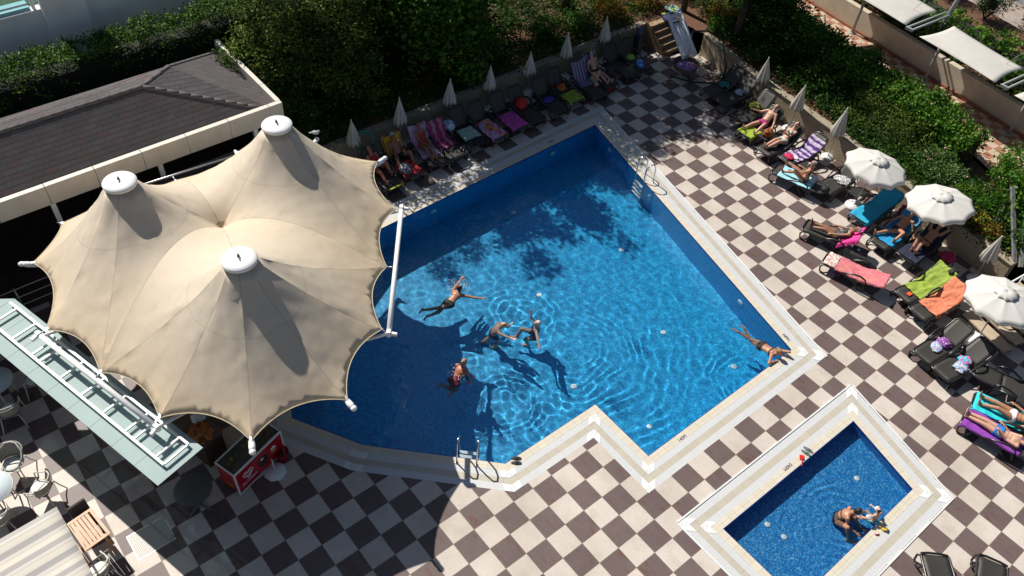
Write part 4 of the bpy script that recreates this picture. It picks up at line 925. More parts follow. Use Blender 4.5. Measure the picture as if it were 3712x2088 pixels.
# ------------------------------------------------------------------ people
def skin(name, col):
    m, nt, b = newmat(name); g = G(nt); tc = g.n('ShaderNodeTexCoord'); n = g.noise(tc.outputs['Object'], 6, 4); c = g.mix(n, tuple(x*.86 for x in col), tuple(min(1, x*1.12) for x in col))
    g.l(c, b.inputs['Base Color']); b.inputs['Roughness'].default_value = .45; b.inputs['Subsurface Weight'].default_value = .0; return m
S_TAN = skin('tanned_skin', (.42, .20, .115)); S_BROWN = skin('brown_skin', (.29, .135, .075)); S_FAIR = skin('fair_skin', (.58, .33, .23)); S_RED = skin('sunburnt_skin', (.48, .17, .10))
H_DARK = mat('dark_hair', (.018, .012, .009), .55); H_WHITE = mat('white_hair', (.62, .60, .56), .6, noise_amt=.15, scale=30); H_BLOND = mat('sandy_hair', (.34, .22, .10), .6, noise_amt=.25, scale=30); H_GREY = mat('grey_hair', (.24, .22, .21), .6, noise_amt=.2, scale=30)
M_EYE = mat('eye_dark', (.02, .015, .012), .3); M_LIP = mat('lips', (.35, .09, .07), .5)
def ik(a, c, l1, l2, pole):
    """joint between a and c for two bones, bending towards pole"""
    a, c = Vector(a), Vector(c); d = c-a; L = min(d.length, (l1+l2)*.995); d.normalize(); x = (l1*l1-l2*l2+L*L)/(2*L); h = math.sqrt(max(0, l1*l1-x*x))
    p = Vector(pole); p = p-d*p.dot(d); p = p.normalized() if p.length > 1e-4 else d.orthogonal().normalized()
    return a+d*x+p*h, a+d*L
def cap(mb, a, b, r1, r2, n=10, flat=None):
    k_ = 1.13 if r1 > .024 else 1.0; r1 *= k_; r2 *= k_
    a, b = Vector(a), Vector(b); d = b-a; L = d.length or 1e-4; z = d/L
    x = (Vector(flat)-z*Vector(flat).dot(z)).normalized() if flat is not None else z.orthogonal().normalized(); y = z.cross(x)
    rings = []
    for t, k in ((-.98, .2), (-.8, .6), (-.4, .92), (0, 1)): rings.append((a+z*t*r1, r1*k))
    for t in (.25, .5, .75): rings.append((a+d*t, r1+(r2-r1)*t))
    for t, k in ((0, 1), (.4, .92), (.8, .6), (.98, .2)): rings.append((b+z*t*r2, r2*k))
    V = [p+(x*math.cos(6.28318*k/n)+y*math.sin(6.28318*k/n))*r for p, r in rings for k in range(n)]; m_ = len(rings)
    F = [(i*n+k, i*n+(k+1) % n, (i+1)*n+(k+1) % n, (i+1)*n+k) for i in range(m_-1) for k in range(n)]+[tuple(reversed(range(n))), tuple((m_-1)*n+k for k in range(n))]
    mb.add(V, F, True)
def oell(mb, c, x, y, z, r, n=16, m=10):
    R = Matrix((x, y, z)).transposed(); mb.ell(c, r, n, m, R)
def person(label, loc, rz, pelvis, u, fwd, feet, hands, skin_m, hair_m, clothes=(), knee=None, elbow=None, look=None, h=1.0, female=False, toes=None, hair='short', hold=None, parent_group=None, headup=None, belly=0.0, bend=None):
    root_loc = Vector(loc); u = Vector(u).normalized(); f = Vector(fwd); f = (f-u*f.dot(u)).normalized(); r = f.cross(u).normalized()     # r: the person's right
    p0 = Vector(pelvis); TL = .50*h; mb = MB()
    u2 = Vector(bend).normalized() if bend is not None else u                 # upper-body direction when the back curls
    mid = p0+u*TL*.45; neck = mid+u2*TL*.55; f2 = (f-u2*f.dot(u2)).normalized(); r2 = f2.cross(u2).normalized()
    sw, hw = (.165 if female else .185)*h, (.095 if female else .088)*h
    bones = {'torso': (p0, neck)}
    w1 = (.155 if female else .150)*h; bl = belly
    oell(mb, p0+u*.02, r, f, u, (w1+.02, .115*h, .12*h)); oell(mb, p0+u*TL*.22+f*bl*.4, r, f, u, (w1*.90+bl*.5, .098*h+bl*.8, .13*h))
    oell(mb, mid+f*bl*.2, r, f, (u+u2).normalized(), (w1*.86+bl*.3, .092*h+bl*.4, .15*h)); oell(mb, mid+u2*TL*.25, r2, f2, u2, (w1*1.06, .105*h, .15*h)); oell(mb, neck-u2*.07*h, r2, f2, u2, (sw*.97, .075*h, .075*h))
    if female:
        for s in (-1, 1): oell(mb, mid+u2*TL*.24+f2*.085*h+r2*s*.07*h, r2, f2, u2, (.058*h, .052*h, .058*h))
    lk = Vector(look).normalized() if look is not None else f2
    hu = Vector(headup).normalized() if headup is not None else u2
    lk = (lk-hu*lk.dot(hu)).normalized(); hr = lk.cross(hu).normalized(); hc = neck+u2*.06*h+hu*.125*h+lk*.02
    cap(mb, neck-u2*.04*h, hc-hu*.04*h, .058*h, .052*h)
    oell(mb, hc+hu*.02, hr, lk, hu, (.076*h, .094*h, .098*h)); oell(mb, hc-hu*.045*h+lk*.022*h, hr, lk, hu, (.056*h, .066*h, .068*h))
    cap(mb, hc+lk*.088*h+hu*.012*h, hc+lk*.105*h-hu*.018*h, .010*h, .015*h, 8)                       # nose
    for s in (-1, 1): oell(mb, hc+hr*s*.078*h-hu*.005, lk, hr, hu, (.017*h, .010*h, .028*h), 8, 6)     # ears
    ln = dict(th=.43*h, sh=.42*h, ua=.29*h, fa=.25*h)
    for s, nm, tf, th_ in ((1, 'R', feet[1], hands[1]), (-1, 'L', feet[0], hands[0])):
        hip = p0+r*s*hw-u*.02; i_ = 0 if s < 0 else 1
        kp = (knee[i_] if isinstance(knee, (list, tuple)) and isinstance(knee[0], (tuple, list, Vector)) else knee) or tuple(f)
        kn, an = ik(hip, tf, ln['th'], ln['sh'], kp)
        cap(mb, hip, kn, (.088 if not female else .092)*h, .056*h); cap(mb, kn, kn.lerp(an, .35), .054*h, .054*h); cap(mb, kn.lerp(an, .3), an, .053*h, .036*h)
        d = (an-kn).normalized(); tdir = Vector(toes[i_]) if toes else (f*.9+d*.25); tdir = tdir.normalized(); sole = (d-tdir*d.dot(tdir)).normalized()
        heel = an-tdir*.03*h+sole*.035*h; cap(mb, an, heel, .036*h, .034*h); ball = heel+tdir*.17*h; sd = tdir.cross(sole)
        cap(mb, heel+sole*.0, ball, .034*h, .026*h); 
        for q in range(5): cap(mb, ball+sd*(q-2)*.015*h-tdir*.03*h, ball+sd*(q-2)*.017*h+tdir*(.055-.007*q)*h, .014*h, .010*h, 6)
        bones['thigh'+nm] = (hip, kn); bones['calf'+nm] = (kn, an); bones['foot'+nm] = (an, ball)
        sh = neck+r2*s*sw-u2*.045*h; ep = (elbow[i_] if isinstance(elbow, (list, tuple)) and isinstance(elbow[0], (tuple, list, Vector)) else elbow) or tuple(-f2-u2*.4)
        el, wr = ik(sh, th_, ln['ua'], ln['fa'], ep)
        oell(mb, sh-u2*.01, r2, f2, u2, (.056*h, .056*h, .058*h)); cap(mb, sh, el, (.046 if not female else .042)*h, .036*h); cap(mb, el, wr, .037*h, .025*h)
        fd = (wr-el).normalized(); nrm = (Vector((0, 0, -1))-fd*fd.dot(Vector((0, 0, -1)))); nrm = nrm.normalized() if nrm.length > .1 else f2; sd = fd.cross(nrm)*s
        pe = wr+fd*.085*h; oell(mb, wr+fd*.045*h, sd, nrm, fd, (.037*h, .016*h, .052*h), 10, 8)
        for q, L_ in enumerate((.068, .078, .072, .056)):
            b0 = pe+sd*(1.5-q)*.020*h-fd*.01; b1 = b0+fd*L_*.5*h+nrm*.008*h+sd*(1.5-q)*.006; b2 = b1+fd*L_*.45*h+nrm*.024*h
            cap(mb, b0, b1, .0092*h, .0085*h, 6); cap(mb, b1, b2, .0085*h, .0075*h, 6)
        t0 = wr+fd*.028*h+sd*.030*h; cap(mb, t0, t0+sd*.034*h+fd*.028*h, .011*h, .010*h, 6); cap(mb, t0+sd*.034*h+fd*.028*h, t0+sd*.040*h+fd*.058*h+nrm*.01, .0095*h, .008*h, 6)
        bones['arm'+nm] = (sh, el); bones['fore'+nm] = (el, wr)
    tmp = mb.build('person', None, fix=False); md = tmp.modifiers.new('r', 'REMESH'); md.mode = 'VOXEL'; md.voxel_size = .0115*h; md.use_smooth_shade = True
    sm = tmp.modifiers.new('s', 'SMOOTH'); sm.factor = .5; sm.iterations = 2
    dg = bpy.context.evaluated_depsgraph_get(); me = bpy.data.meshes.new_from_object(tmp.evaluated_get(dg)); bpy.data.objects.remove(tmp)
    me.materials.clear(); me.materials.append(skin_m); o = bpy.data.objects.new('person', me); COL.objects.link(o); o.location = root_loc; o.rotation_euler = (0, 0, rz)
    tag(o, label, 'person', parent_group)
    # clothes: shells lifted off the body between given stretches of the bones
    nv = len(me.vertices); co = np.empty(nv*3, np.float32); me.vertices.foreach_get('co', co); co = co.reshape(-1, 3); no = np.empty(nv*3, np.float32); me.vertices.foreach_get('normal', no); no = no.reshape(-1, 3)
    names = list(bones); D = []; Tp = []
    for nm in names:
        a, b = np.array(bones[nm][0]), np.array(bones[nm][1]); d = b-a; t = ((co-a)@d)/(d@d); tc = np.clip(t, 0, 1); D.append(np.linalg.norm(co-a-tc[:, None]*d, axis=1)/(2.0 if nm == 'torso' else 1.0)); Tp.append(t)
    D = np.array(D); Tp = np.array(Tp); best = D.argmin(0); tb = Tp[best, np.arange(nv)]
    for cn, cm, spec, lift in clothes:
        keep = np.zeros(nv, bool)
        for nm, (t0, t1) in spec.items():
            for full in ([nm] if nm == 'torso' else [nm+'L', nm+'R']): keep |= (best == names.index(full)) & (tb >= t0) & (tb <= t1)
        if 'front' in cn: pass
        F = [tuple(p.vertices) for p in me.polygons if all(keep[v] for v in p.vertices)]
        if not F: continue
        used = sorted({v for f_ in F for v in f_}); ix = {v: i for i, v in enumerate(used)}
        m2 = bpy.data.meshes.new(cn); m2.from_pydata([tuple(co[v]+no[v]*lift) for v in used], [], [tuple(ix[v] for v in f_) for f_ in F]); m2.polygons.foreach_set('use_smooth', [True]*len(F)); m2.materials.append(cm)
        q = bpy.data.objects.new(cn, m2); COL.objects.link(q); q.parent = o; sd_ = q.modifiers.new('s', 'SOLIDIFY'); sd_.thickness = .004
    if hair != 'none':
        hm = MB(); back = -lk
        oell(hm, hc+hu*.032*h+back*.018*h, hr, lk, hu, (.083*h, .090*h, .092*h), 16, 10)
        if hair == 'long': oell(hm, hc-hu*.05*h+back*.055*h, hr, lk, hu, (.070*h, .050*h, .12*h), 12, 8)
        if hair == 'bun': oell(hm, hc+hu*.10*h+back*.07*h, hr, lk, hu, (.045*h, .045*h, .042*h), 10, 8)
        if hair == 'short': oell(hm, hc-hu*.02*h+back*.045*h, hr, lk, hu, (.072*h, .050*h, .06*h), 12, 8)
        ho = hm.build('hair', hair_m, o, fix=False)
        rm = ho.modifiers.new('r', 'REMESH'); rm.mode = 'VOXEL'; rm.voxel_size = .012; rm.use_smooth_shade = True
    for s in (-1, 1): e = MB(); e.ell(hc+lk*.086*h+hr*s*.030*h+hu*.016*h, (.010, .010, .008), 8, 6); e.build('eye', M_EYE, o)
    e = MB(); oell(e, hc+lk*.085*h-hu*.045*h, hr, lk, hu, (.022, .008, .007), 8, 6); e.build('mouth', M_LIP, o)
    o['_hc'] = tuple(hc); o['_w'] = 1
    hc_w = o.matrix_basis @ hc if False else hc
    if '_hc' in o: del o['_hc']
    del o['_w']
    return o, dict(hc=hc, lk=lk, hu=hu, hr=hr, neck=neck, p0=p0, u=u, f=f, r=r)
def cloth_m(name, col, **k): return mat(name, col, .75, **k)
# ------------------------------------------------------------------ loungers, towels, parasols, tables
def lounger_fabric():
    m, nt, b = newmat('charcoal_mesh_fabric'); g = G(nt); tc = g.n('ShaderNodeTexCoord'); n = g.noise(tc.outputs['Object'], 220, 1); n2 = g.noise(tc.outputs['Object'], 2, 4)
    c = g.mix(n, (.018, .017, .015), (.046, .043, .038)); c = g.mix(g.math('MULTIPLY', n2, .4), c, (.055, .05, .042)); g.l(c, b.inputs['Base Color']); b.inputs['Roughness'].default_value = .55; g.l(g.bump(n, .2, .003), b.inputs['Normal']); return m
M_LF = lounger_fabric(); M_RESIN = mat('black_resin', (.018, .018, .018), .28, spec=.6)
LW, HX, SZ = .30, 1.16, .35
def prof(s, th):
    """point along the lying surface; s metres from the foot edge"""
    if s < .10: return (s, SZ-.05*(1-s/.10)**2)
    if s <= HX: return (s, SZ+.0)
    return (HX+(s-HX)*math.cos(th), SZ+(s-HX)*math.sin(th))
def make_lounger(deg):
    th = rad(deg); root = empty('sun_lounger', (0, 0, 0))
    def panel(s0, s1, n):
        V = []
        for i in range(n+1):
            s = s0+(s1-s0)*i/n; x, z = prof(s, th); wd = LW*(1-.30*max(0, (s-1.80)/.12)**2) if s > 1.8 else LW
            for j in range(7): y = -1+2*j/6; V.append((x+.0, y*wd, z-.012*(1-y*y)*1.0+.0))
        k = MB(); k.add(V, [(i*7+j, (i+1)*7+j, (i+1)*7+j+1, i*7+j+1) for i in range(n) for j in range(6)], True); return k
    o = panel(.0, HX-.01, 12).build('seat', M_LF, root); o.modifiers.new('s', 'SOLIDIFY').thickness = .012
    o = panel(HX+.015, 1.90, 8).build('backrest', M_LF, root); o.modifiers.new('s', 'SOLIDIFY').thickness = .012
    # back frame hoop
    k = MB(); P = []
    for s, y in ((HX, .32), (1.5, .325), (1.80, .315), (1.90, .25), (1.925, .12), (1.925, -.12), (1.90, -.25), (1.80, -.315), (1.5, -.325), (HX, -.32)):
        x, z = prof(s, th); P.append((x, y, z))
    k.tube(P, .024, 8); k.build('back_frame', M_RESIN, root)
    k = MB(); P = []
    for x, y in ((1.35, .33), (.6, .335), (.10, .33), (.0, .30), (-.02, .15), (-.02, -.15), (.0, -.30), (.10, -.33), (.6, -.335), (1.35, -.33)): P.append((x, y, SZ-.02))
    k.tube(P, .030, 8)
    for x in (.3, .75, 1.2): k.tube([(x, -.32, SZ-.04), (x, .32, SZ-.04)], .015, 6)
    k.build('seat_frame', M_RESIN, root)
    for s in (-1, 1):
        k = MB(); k.tube([(.06, s*.335, SZ-.02), (-.01, s*.35, .22), (.03, s*.355, .05), (.16, s*.355, .03), (.28, s*.35, .14), (.32, s*.34, SZ-.03)], .026, 8); k.build('leg', M_RESIN, root)
        k = MB(); k.tube([(1.34, s*.335, SZ-.02), (1.42, s*.35, .15), (1.44, s*.355, .03), (1.30, s*.355, .02), (1.12, s*.345, .16), (1.02, s*.34, SZ-.03)], .026, 8); k.build('leg', M_RESIN, root)
        k = MB(); k.tube([(.62, s*.345, SZ), (.80, s*.37, .44), (1.0, s*.385, .53), (1.20, s*.385, .56), (1.36, s*.38, .50), (1.42, s*.36, SZ)], [.018, .026, .031, .031, .026, .018], 8); k.build('armrest', M_RESIN, root)
    return root
_proto = {}
def lounger(x, y, rzdeg, deg, label, group='dark sun loungers around the pool'):
    if deg not in _proto: _proto[deg] = r = make_lounger(deg)
    else: r = copy_tree(_proto[deg])
    r.location = (x, y, 0); r.rotation_euler = (0, 0, rad(rzdeg)); tag(r, label, 'sun lounger', group); return r
def stripes(name, c1, c2, scale, along='X', c3=None, dist=0.0):
    m, nt, b = newmat(name); g = G(nt); uv = g.n('ShaderNodeUVMap', uv_map='cloth'); sp = g.n('ShaderNodeSeparateXYZ'); g.l(uv.outputs[0], sp.inputs[0]); n = g.noise(uv.outputs[0], 5, 4)
    v = g.math('ADD', g.math('MULTIPLY', sp.outputs[0 if along == 'X' else 1], scale), g.math('MULTIPLY', n, dist)); fr = g.math('FRACT', v)
    stops = [(0, c1), (.45, c1), (.5, c2), (.95, c2), (1, c1)] if c3 is None else [(0, c1), (.3, c1), (.33, c2), (.62, c2), (.66, c3), (.96, c3), (1, c1)]
    g.l(g.ramp(fr, stops), b.inputs['Base Color']); b.inputs['Roughness'].default_value = .9; return m
def blotch(name, cols, scale):
    m, nt, b = newmat(name); g = G(nt); uv = g.n('ShaderNodeUVMap', uv_map='cloth'); n = g.noise(uv.outputs[0], scale, 3)
    k = len(cols); st = []
    for i, c in enumerate(cols): p = .3+.4*i/(k); st += [(p, c), (p+.4/k-.01, c)]
    g.l(g.ramp(n, st), b.inputs['Base Color']); b.inputs['Roughness'].default_value = .9; return m
def towel(lg, deg, s0, s1, m, label, over=.16, seed=1, cat='towel', skew=0.0, group=None, lift=.012, w_=LW, wr=1.0):
    """a cloth lying on a lounger, following its profile and hanging over its sides"""
    th = rad(deg); n, q = 46, 26; V = []; UV = []
    tot = w_+over
    for i in range(n+1):
        t = i/n; s = s0+(s1-s0)*t
        for j in range(q+1):
            a = (-1+2*j/q)*tot+skew*(t-.5); ss = s+.03*noise.noise(Vector((a*4, s*2, seed)))
            x, z = prof(max(0.0, min(1.93, ss)), th); z += lift
            tx, tz = (math.cos(th), math.sin(th)) if ss > HX else (1, 0); nx, nz = -tz, tx
            if ss < 0: z -= -ss*.9; x = -.03+.0*ss
            if ss > 1.93: x += .03; z -= (ss-1.93)*.9
            wrn = wr*(.004+.034*abs(noise.noise(Vector((s*3.6+a*3, a*5, seed*3.1))))+.018*abs(noise.noise(Vector((s*11, a*13, seed)))))
            e = abs(a)-(w_+.02)
            if e > 0: y = math.copysign(w_+.045+.05*min(1, e*4)*(1+noise.noise(Vector((s*6, seed, 2)))), a); z -= e*.9; x += 0
            else: y = a
            bow = .012*max(0, 1-(a/w_)**2)
            V.append((x+nx*(wrn+.0), y, max(.01, z+nz*wrn-bow*.6))); UV.append((s, a))
    me = bpy.data.meshes.new('towel'); F = [(i*(q+1)+j, (i+1)*(q+1)+j, (i+1)*(q+1)+j+1, i*(q+1)+j+1) for i in range(n) for j in range(q)]
    me.from_pydata(V, [], F); uv = me.uv_layers.new(name='cloth')
    for l in me.loops: uv.data[l.index].uv = UV[l.vertex_index]
    me.polygons.foreach_set('use_smooth', [True]*len(F)); me.materials.append(m); o = bpy.data.objects.new('towel', me); COL.objects.link(o)
    o.location = lg.location; o.rotation_euler = lg.rotation_euler; o.modifiers.new('s', 'SOLIDIFY').thickness = .008; tag(o, label, cat, group); return o
def on(lg, x, y, z):
    return Matrix.Translation(lg.location) @ Matrix.Rotation(lg.rotation_euler.z, 4, 'Z') @ Vector((x, y, z))
def lump(name, P, r, m, label, cat, seed=1, rz=0, rough=.35, group=None):
    """crumpled cloth or soft bag"""
    k = MB(); n, mm = 26, 16; V = []
    for i in range(mm+1):
        th = math.pi*i/mm
        for j in range(n):
            a = 6.28318*j/n; d = Vector((math.sin(th)*math.cos(a), math.sin(th)*math.sin(a), math.cos(th))); f = 1+rough*noise.noise(d*2.2+Vector((seed, 0, 0)))+rough*.6*noise.noise(d*5+Vector((0, seed, 0)))
            z = d.z*r[2]*f; V.append((d.x*r[0]*f, d.y*r[1]*f, max(-r[2]*.62, z)))
    F = [(i*n+j, (i+1)*n+j, (i+1)*n+(j+1) % n, i*n+(j+1) % n) for i in range(mm) for j in range(n)]
    me = bpy.data.meshes.new(name); me.from_pydata(V, [], F); uv = me.uv_layers.new(name='cloth')
    for l in me.loops: v = V[l.vertex_index]; uv.data[l.index].uv = (v[0]*2+v[2], v[1]*2+v[2])
    me.polygons.foreach_set('use_smooth', [True]*len(F)); me.materials.append(m); o = bpy.data.objects.new(name, me); COL.objects.link(o); o.location = (P[0], P[1], P[2]+r[2]*.62); o.rotation_euler = (0, 0, rz); tag(o, label, cat, group); return o
# ---- parasols
def canvas():
    m, nt, b = newmat('white_parasol_cloth'); g = G(nt); tc = g.n('ShaderNodeTexCoord'); n = g.noise(tc.outputs['Object'], 3, 4); c = g.mix(n, (.68, .66, .62), (.78, .77, .74)); g.l(c, b.inputs['Base Color']); b.inputs['Roughness'].default_value = .8
    t = g.n('ShaderNodeBsdfTranslucent'); t.inputs[0].default_value = (.7, .68, .62, 1); mx = g.n('ShaderNodeMixShader'); mx.inputs[0].default_value = .22
    g.l(b.outputs[0], mx.inputs[1]); g.l(t.outputs[0], mx.inputs[2]); g.l(mx.outputs[0], nt.nodes['Material Output'].inputs[0]); return m
M_CANV = canvas(); M_CANV2 = mat('cream_folded_parasol_cloth', (.56, .53, .47), .8, noise_amt=.08, scale=5); M_POLE2 = mat('parasol_pole', (.50, .47, .42), .4)
def open_parasol(loc, top, label, rz=0.0, base=True):
    """loc: base on the ground; top: hub position"""
    root = empty('parasol', loc, 0, label, 'parasol', 'open white parasols'); tp = Vector(top)-Vector(loc); R = 1.04; N = 10
    k = MB(); k.tube([(0, 0, .05), tuple(tp*.995)], .019, 8); k.build('pole', M_POLE2, root)
    ax = tp.normalized(); Rm = Vector((0, 0, 1)).rotation_difference(ax).to_matrix(); V = []; M_ = 9; SUB = 8
    for i in range(M_+1):
        t = .02+.98*i/M_
        for j in range(N*SUB):
            a = 6.28318*j/(N*SUB)+rz; q = (j % SUB)/SUB; s = 4*q*(1-q)
            rr = R*t*(1-.045*s*t)*(math.cos(math.pi/N)/math.cos((q-.5)*2*math.pi/N) if 1 else 1); z = -.30*t**1.35-.035*s*t*(1-t)*2+.018*s*t*t
            V.append(tp+Rm@Vector((rr*math.cos(a), rr*math.sin(a), z)))
        if i == M_:
            for j in range(N*SUB):
                a = 6.28318*j/(N*SUB)+rz; q = (j % SUB)/SUB; s = 4*q*(1-q); rr = R*(1-.045*s)*math.cos(math.pi/N)/math.cos((q-.5)*2*math.pi/N)
                V.append(tp+Rm@Vector((rr*1.0*math.cos(a), rr*1.0*math.sin(a), -.30+.018*s-.13-.015*math.sin(j*1.9))))
    W_ = N*SUB; F = [(i*W_+j, (i+1)*W_+j, (i+1)*W_+(j+1) % W_, i*W_+(j+1) % W_) for i in range(M_+1) for j in range(W_)]
    k = MB(); k.add(V, F, True); o = k.build('canopy', M_CANV, root, fix=False); o.modifiers.new('s', 'SOLIDIFY').thickness = .006
    V = []; SUB2 = 6
    for i, (rr0, zz) in enumerate(((.015, .04), (.15, .01), (.30, -.045))):
        for j in range(N*SUB2):
            a = 6.28318*j/(N*SUB2)+rz; q = (j % SUB2)/SUB2; s = 4*q*(1-q); rr = rr0*(1+(.16*(1-s) if i == 2 else 0)); V.append(tp+Rm@Vector((rr*math.cos(a), rr*math.sin(a), zz+(.02*s if i == 2 else 0))))
    W_ = N*SUB2; k = MB(); k.add(V, [(i*W_+j, (i+1)*W_+j, (i+1)*W_+(j+1) % W_, i*W_+(j+1) % W_) for i in range(2) for j in range(W_)], True); o = k.build('vent', M_CANV, root, fix=False); o.modifiers.new('s', 'SOLIDIFY').thickness = .005
    for j in range(N):
        a = 6.28318*j/N+rz; k = MB(); k.tube([tp+Rm@Vector((.02*math.cos(a), .02*math.sin(a), -.02)), tp+Rm@Vector((R*.5*math.cos(a), R*.5*math.sin(a), -.145)), tp+Rm@Vector((R*.99*math.cos(a), R*.99*math.sin(a), -.315))], .006, 5); k.build('rib', M_POLE2, root)
    if base: k = MB(); k.lathe([(.28, 0), (.29, .04), (.26, .10), (.10, .14), (.05, .16), (.04, .30), (.0, .30)], 24); k.build('base', M_WHITE, root)
    return root
_cp = []
def closed_parasol(x, y, label, h=1.95, rz=0.0, lean=(0, 0), blue=False, scale=1.0):
    if not _cp:
        root = empty('parasol', (0, 0, 0)); k = MB(); k.tube([(0, 0, .02), (0, 0, 1.9)], .017, 8); k.build('pole', M_POLE2, root)
        V = []; n = 64; prof_ = ((.012, 2.0), (.03, 1.93), (.055, 1.80), (.10, 1.6), (.15, 1.35), (.185, 1.15), (.20, 1.02), (.185, 1.0))
        for r, z in prof_:
            for j in range(n):
                a = 6.28318*j/n; f = 1+(.30 if r > .04 else .1)*math.sin(a*8+z*.8)*(r/.2)**.3+.10*math.sin(a*3+z*2); V.append((r*f*math.cos(a), r*f*math.sin(a), z-(.05*math.sin(a*8) if z < 1.03 else 0)))
        k = MB(); k.add(V, [(i*n+j, i*n+(j+1) % n, (i+1)*n+(j+1) % n, (i+1)*n+j) for i in range(len(prof_)-1) for j in range(n)], True); k.build('folded_canopy', M_CANV2, root, fix=False)
        k = MB(); k.lathe([(.0, 2.04), (.02, 2.03), (.022, 1.99), (.012, 1.97)], 10); k.build('finial', M_WHITE, root)
        k = MB(); k.lathe([(.22, 0), (.23, .03), (.20, .08), (.06, .11), (.03, .12), (.03, .24), (.0, .24)], 20); k.build('base', M_WHITE, root); _cp.append(root); r_ = root
    else: r_ = copy_tree(_cp[0])
    r_.location = (x, y, 0); r_.rotation_euler = (rad(lean[0]), rad(lean[1]), rz); r_.scale = (scale, scale, h/2.0); tag(r_, label, 'parasol', 'closed cream parasols'); return r_
M_TBL = mat('black_plastic_table', (.03, .028, .026), .5, noise_amt=.15, scale=8)
def side_table(x, y, rz, label, z=.43, w_=.42):
    root = empty('side_table', (x, y, 0), rad(rz), label, 'table', 'small dark side tables between the loungers'); k = MB(); k.box((0, 0, z), (w_, w_, .025)); k.build('table_top', M_TBL, root, .01)
    for a in (-1, 1):
        for b in (-1, 1): k = MB(); k.tube([(a*w_*.42, b*w_*.42, z), (a*w_*.47, b*w_*.47, 0)], .014, 6); k.build('leg', M_TBL, root)
    return root
# ------------------------------------------------------------------ loungers on the sunny side
R1 = lounger(-9.52, 14.45, 90, 45, 'empty dark sun lounger nearest the hanging chair, turquoise clothes on its seat')
R2 = lounger(-8.85, 14.35, 86, 45, 'second sun lounger from the hanging chair, small patterned bag at its hinge')
R3 = lounger(-7.68, 14.15, 91, 45, 'sun lounger with a black and lime rucksack, beside the person in dark swim trunks')
R4 = lounger(-6.94, 13.55, 88, 45, 'sun lounger under the person in dark and pink swim trunks, lime towel on its foot')
R5 = lounger(-5.86, 13.30, 86, 45, 'sun lounger under the person in the light blue bikini')
R6 = lounger(-5.06, 13.55, 83, 45, 'sun lounger with the purple zebra striped towel')
R7 = lounger(-5.01, 12.92, 13, 4, 'flat sun lounger with a pale blue towel, under the seated person in black bikini')
R8 = lounger(-3.25, 13.35, 88, 45, 'sun lounger with a white spotted bag, half under the first open parasol')
R9 = lounger(-1.65, 13.12, 87, 35, 'sun lounger wholly covered by a bright turquoise towel between two open parasols')
R10 = lounger(-2.51, 11.38, 18, 45, 'sun lounger with a hot pink towel, under the person in the white cap')
R11 = lounger(-0.51, 12.55, 89, 35, 'sun lounger under the person on the bright blue towel')
R12 = lounger(0.40, 12.75, 90, 35, 'sun lounger under the person with his hands behind his head')
R13 = lounger(-1.15, 10.65, 15, 12, 'sun lounger with a pink towel and picture print, standing apart towards the main pool')
R14 = lounger(1.29, 11.15, 79, 45, 'sun lounger with the lime green towel')
R15 = lounger(1.97, 10.90, 80, 45, 'sun lounger with the orange towel')
R16 = lounger(2.99, 9.52, 84, 35, 'bare dark sun lounger with folded purple and pink clothes on its seat')
R17 = lounger(3.64, 9.42, 80, 35, 'bare dark sun lounger with turquoise and pink clothes beside the white parasol base')
R18 = lounger(4.70, 9.38, 17, 12, 'sun lounger with a turquoise towel under the person in the white bikini')
R19 = lounger(4.83, 8.68, 12, 4, 'sun lounger with a violet towel under the person in blue shorts')
R20 = lounger(6.50, 4.46, -44, 45, 'empty dark sun lounger at the bottom edge, left one of the pair')
R21 = lounger(7.44, 5.46, -66, 45, 'empty dark sun lounger at the bottom edge, right one of the pair')
R22 = lounger(5.95, 11.0, 200, 4, 'dark sun lounger corner in shadow at the right edge above the person in white bikini')
# shaded side
LS = [(1.56, 'shaded sun lounger partly under the canopy edge, under the person with drawn-up knees'), (2.40, 'shaded sun lounger with a red towel on its foot, person in grey cap'), (3.42, 'shaded sun lounger under the person in the red swimsuit'), (4.22, 'shaded sun lounger with a magenta and white towel on its back'),
      (5.22, 'shaded sun lounger with a mint green towel on the seat'), (6.08, 'shaded sun lounger with a lilac flowered towel on the seat'), (7.03, 'shaded sun lounger with a plain magenta towel'), (7.86, 'shaded sun lounger with a red bag at its hinge'), (8.96, 'shaded sun lounger with a small purple cushion'),
      (9.89, 'shaded sun lounger with a yellow-green towel hanging off its foot'), (10.85, 'shaded sun lounger with a purple striped towel, left of the teal shorts person'), (11.70, 'shaded sun lounger under the person lying beside the teal shorts person'), (12.90, 'shaded sun lounger with bare back, second from the corner steps'), (13.62, 'shaded sun lounger nearest the corner steps, blue float on its seat')]
SX = [-11.72, -11.86, -11.85, -11.78, -11.98, -11.86, -11.9, -11.84, -11.82, -11.98, -11.75, -11.96, -12.05, -12.0]
SD = [lounger(SX[i], y, 180+[2, -3, -4, 1, -2, 2, 0, 1, -1, 2, -2, 1, 0, -2][i], 60, lb) for i, (y, lb) in enumerate(LS)]
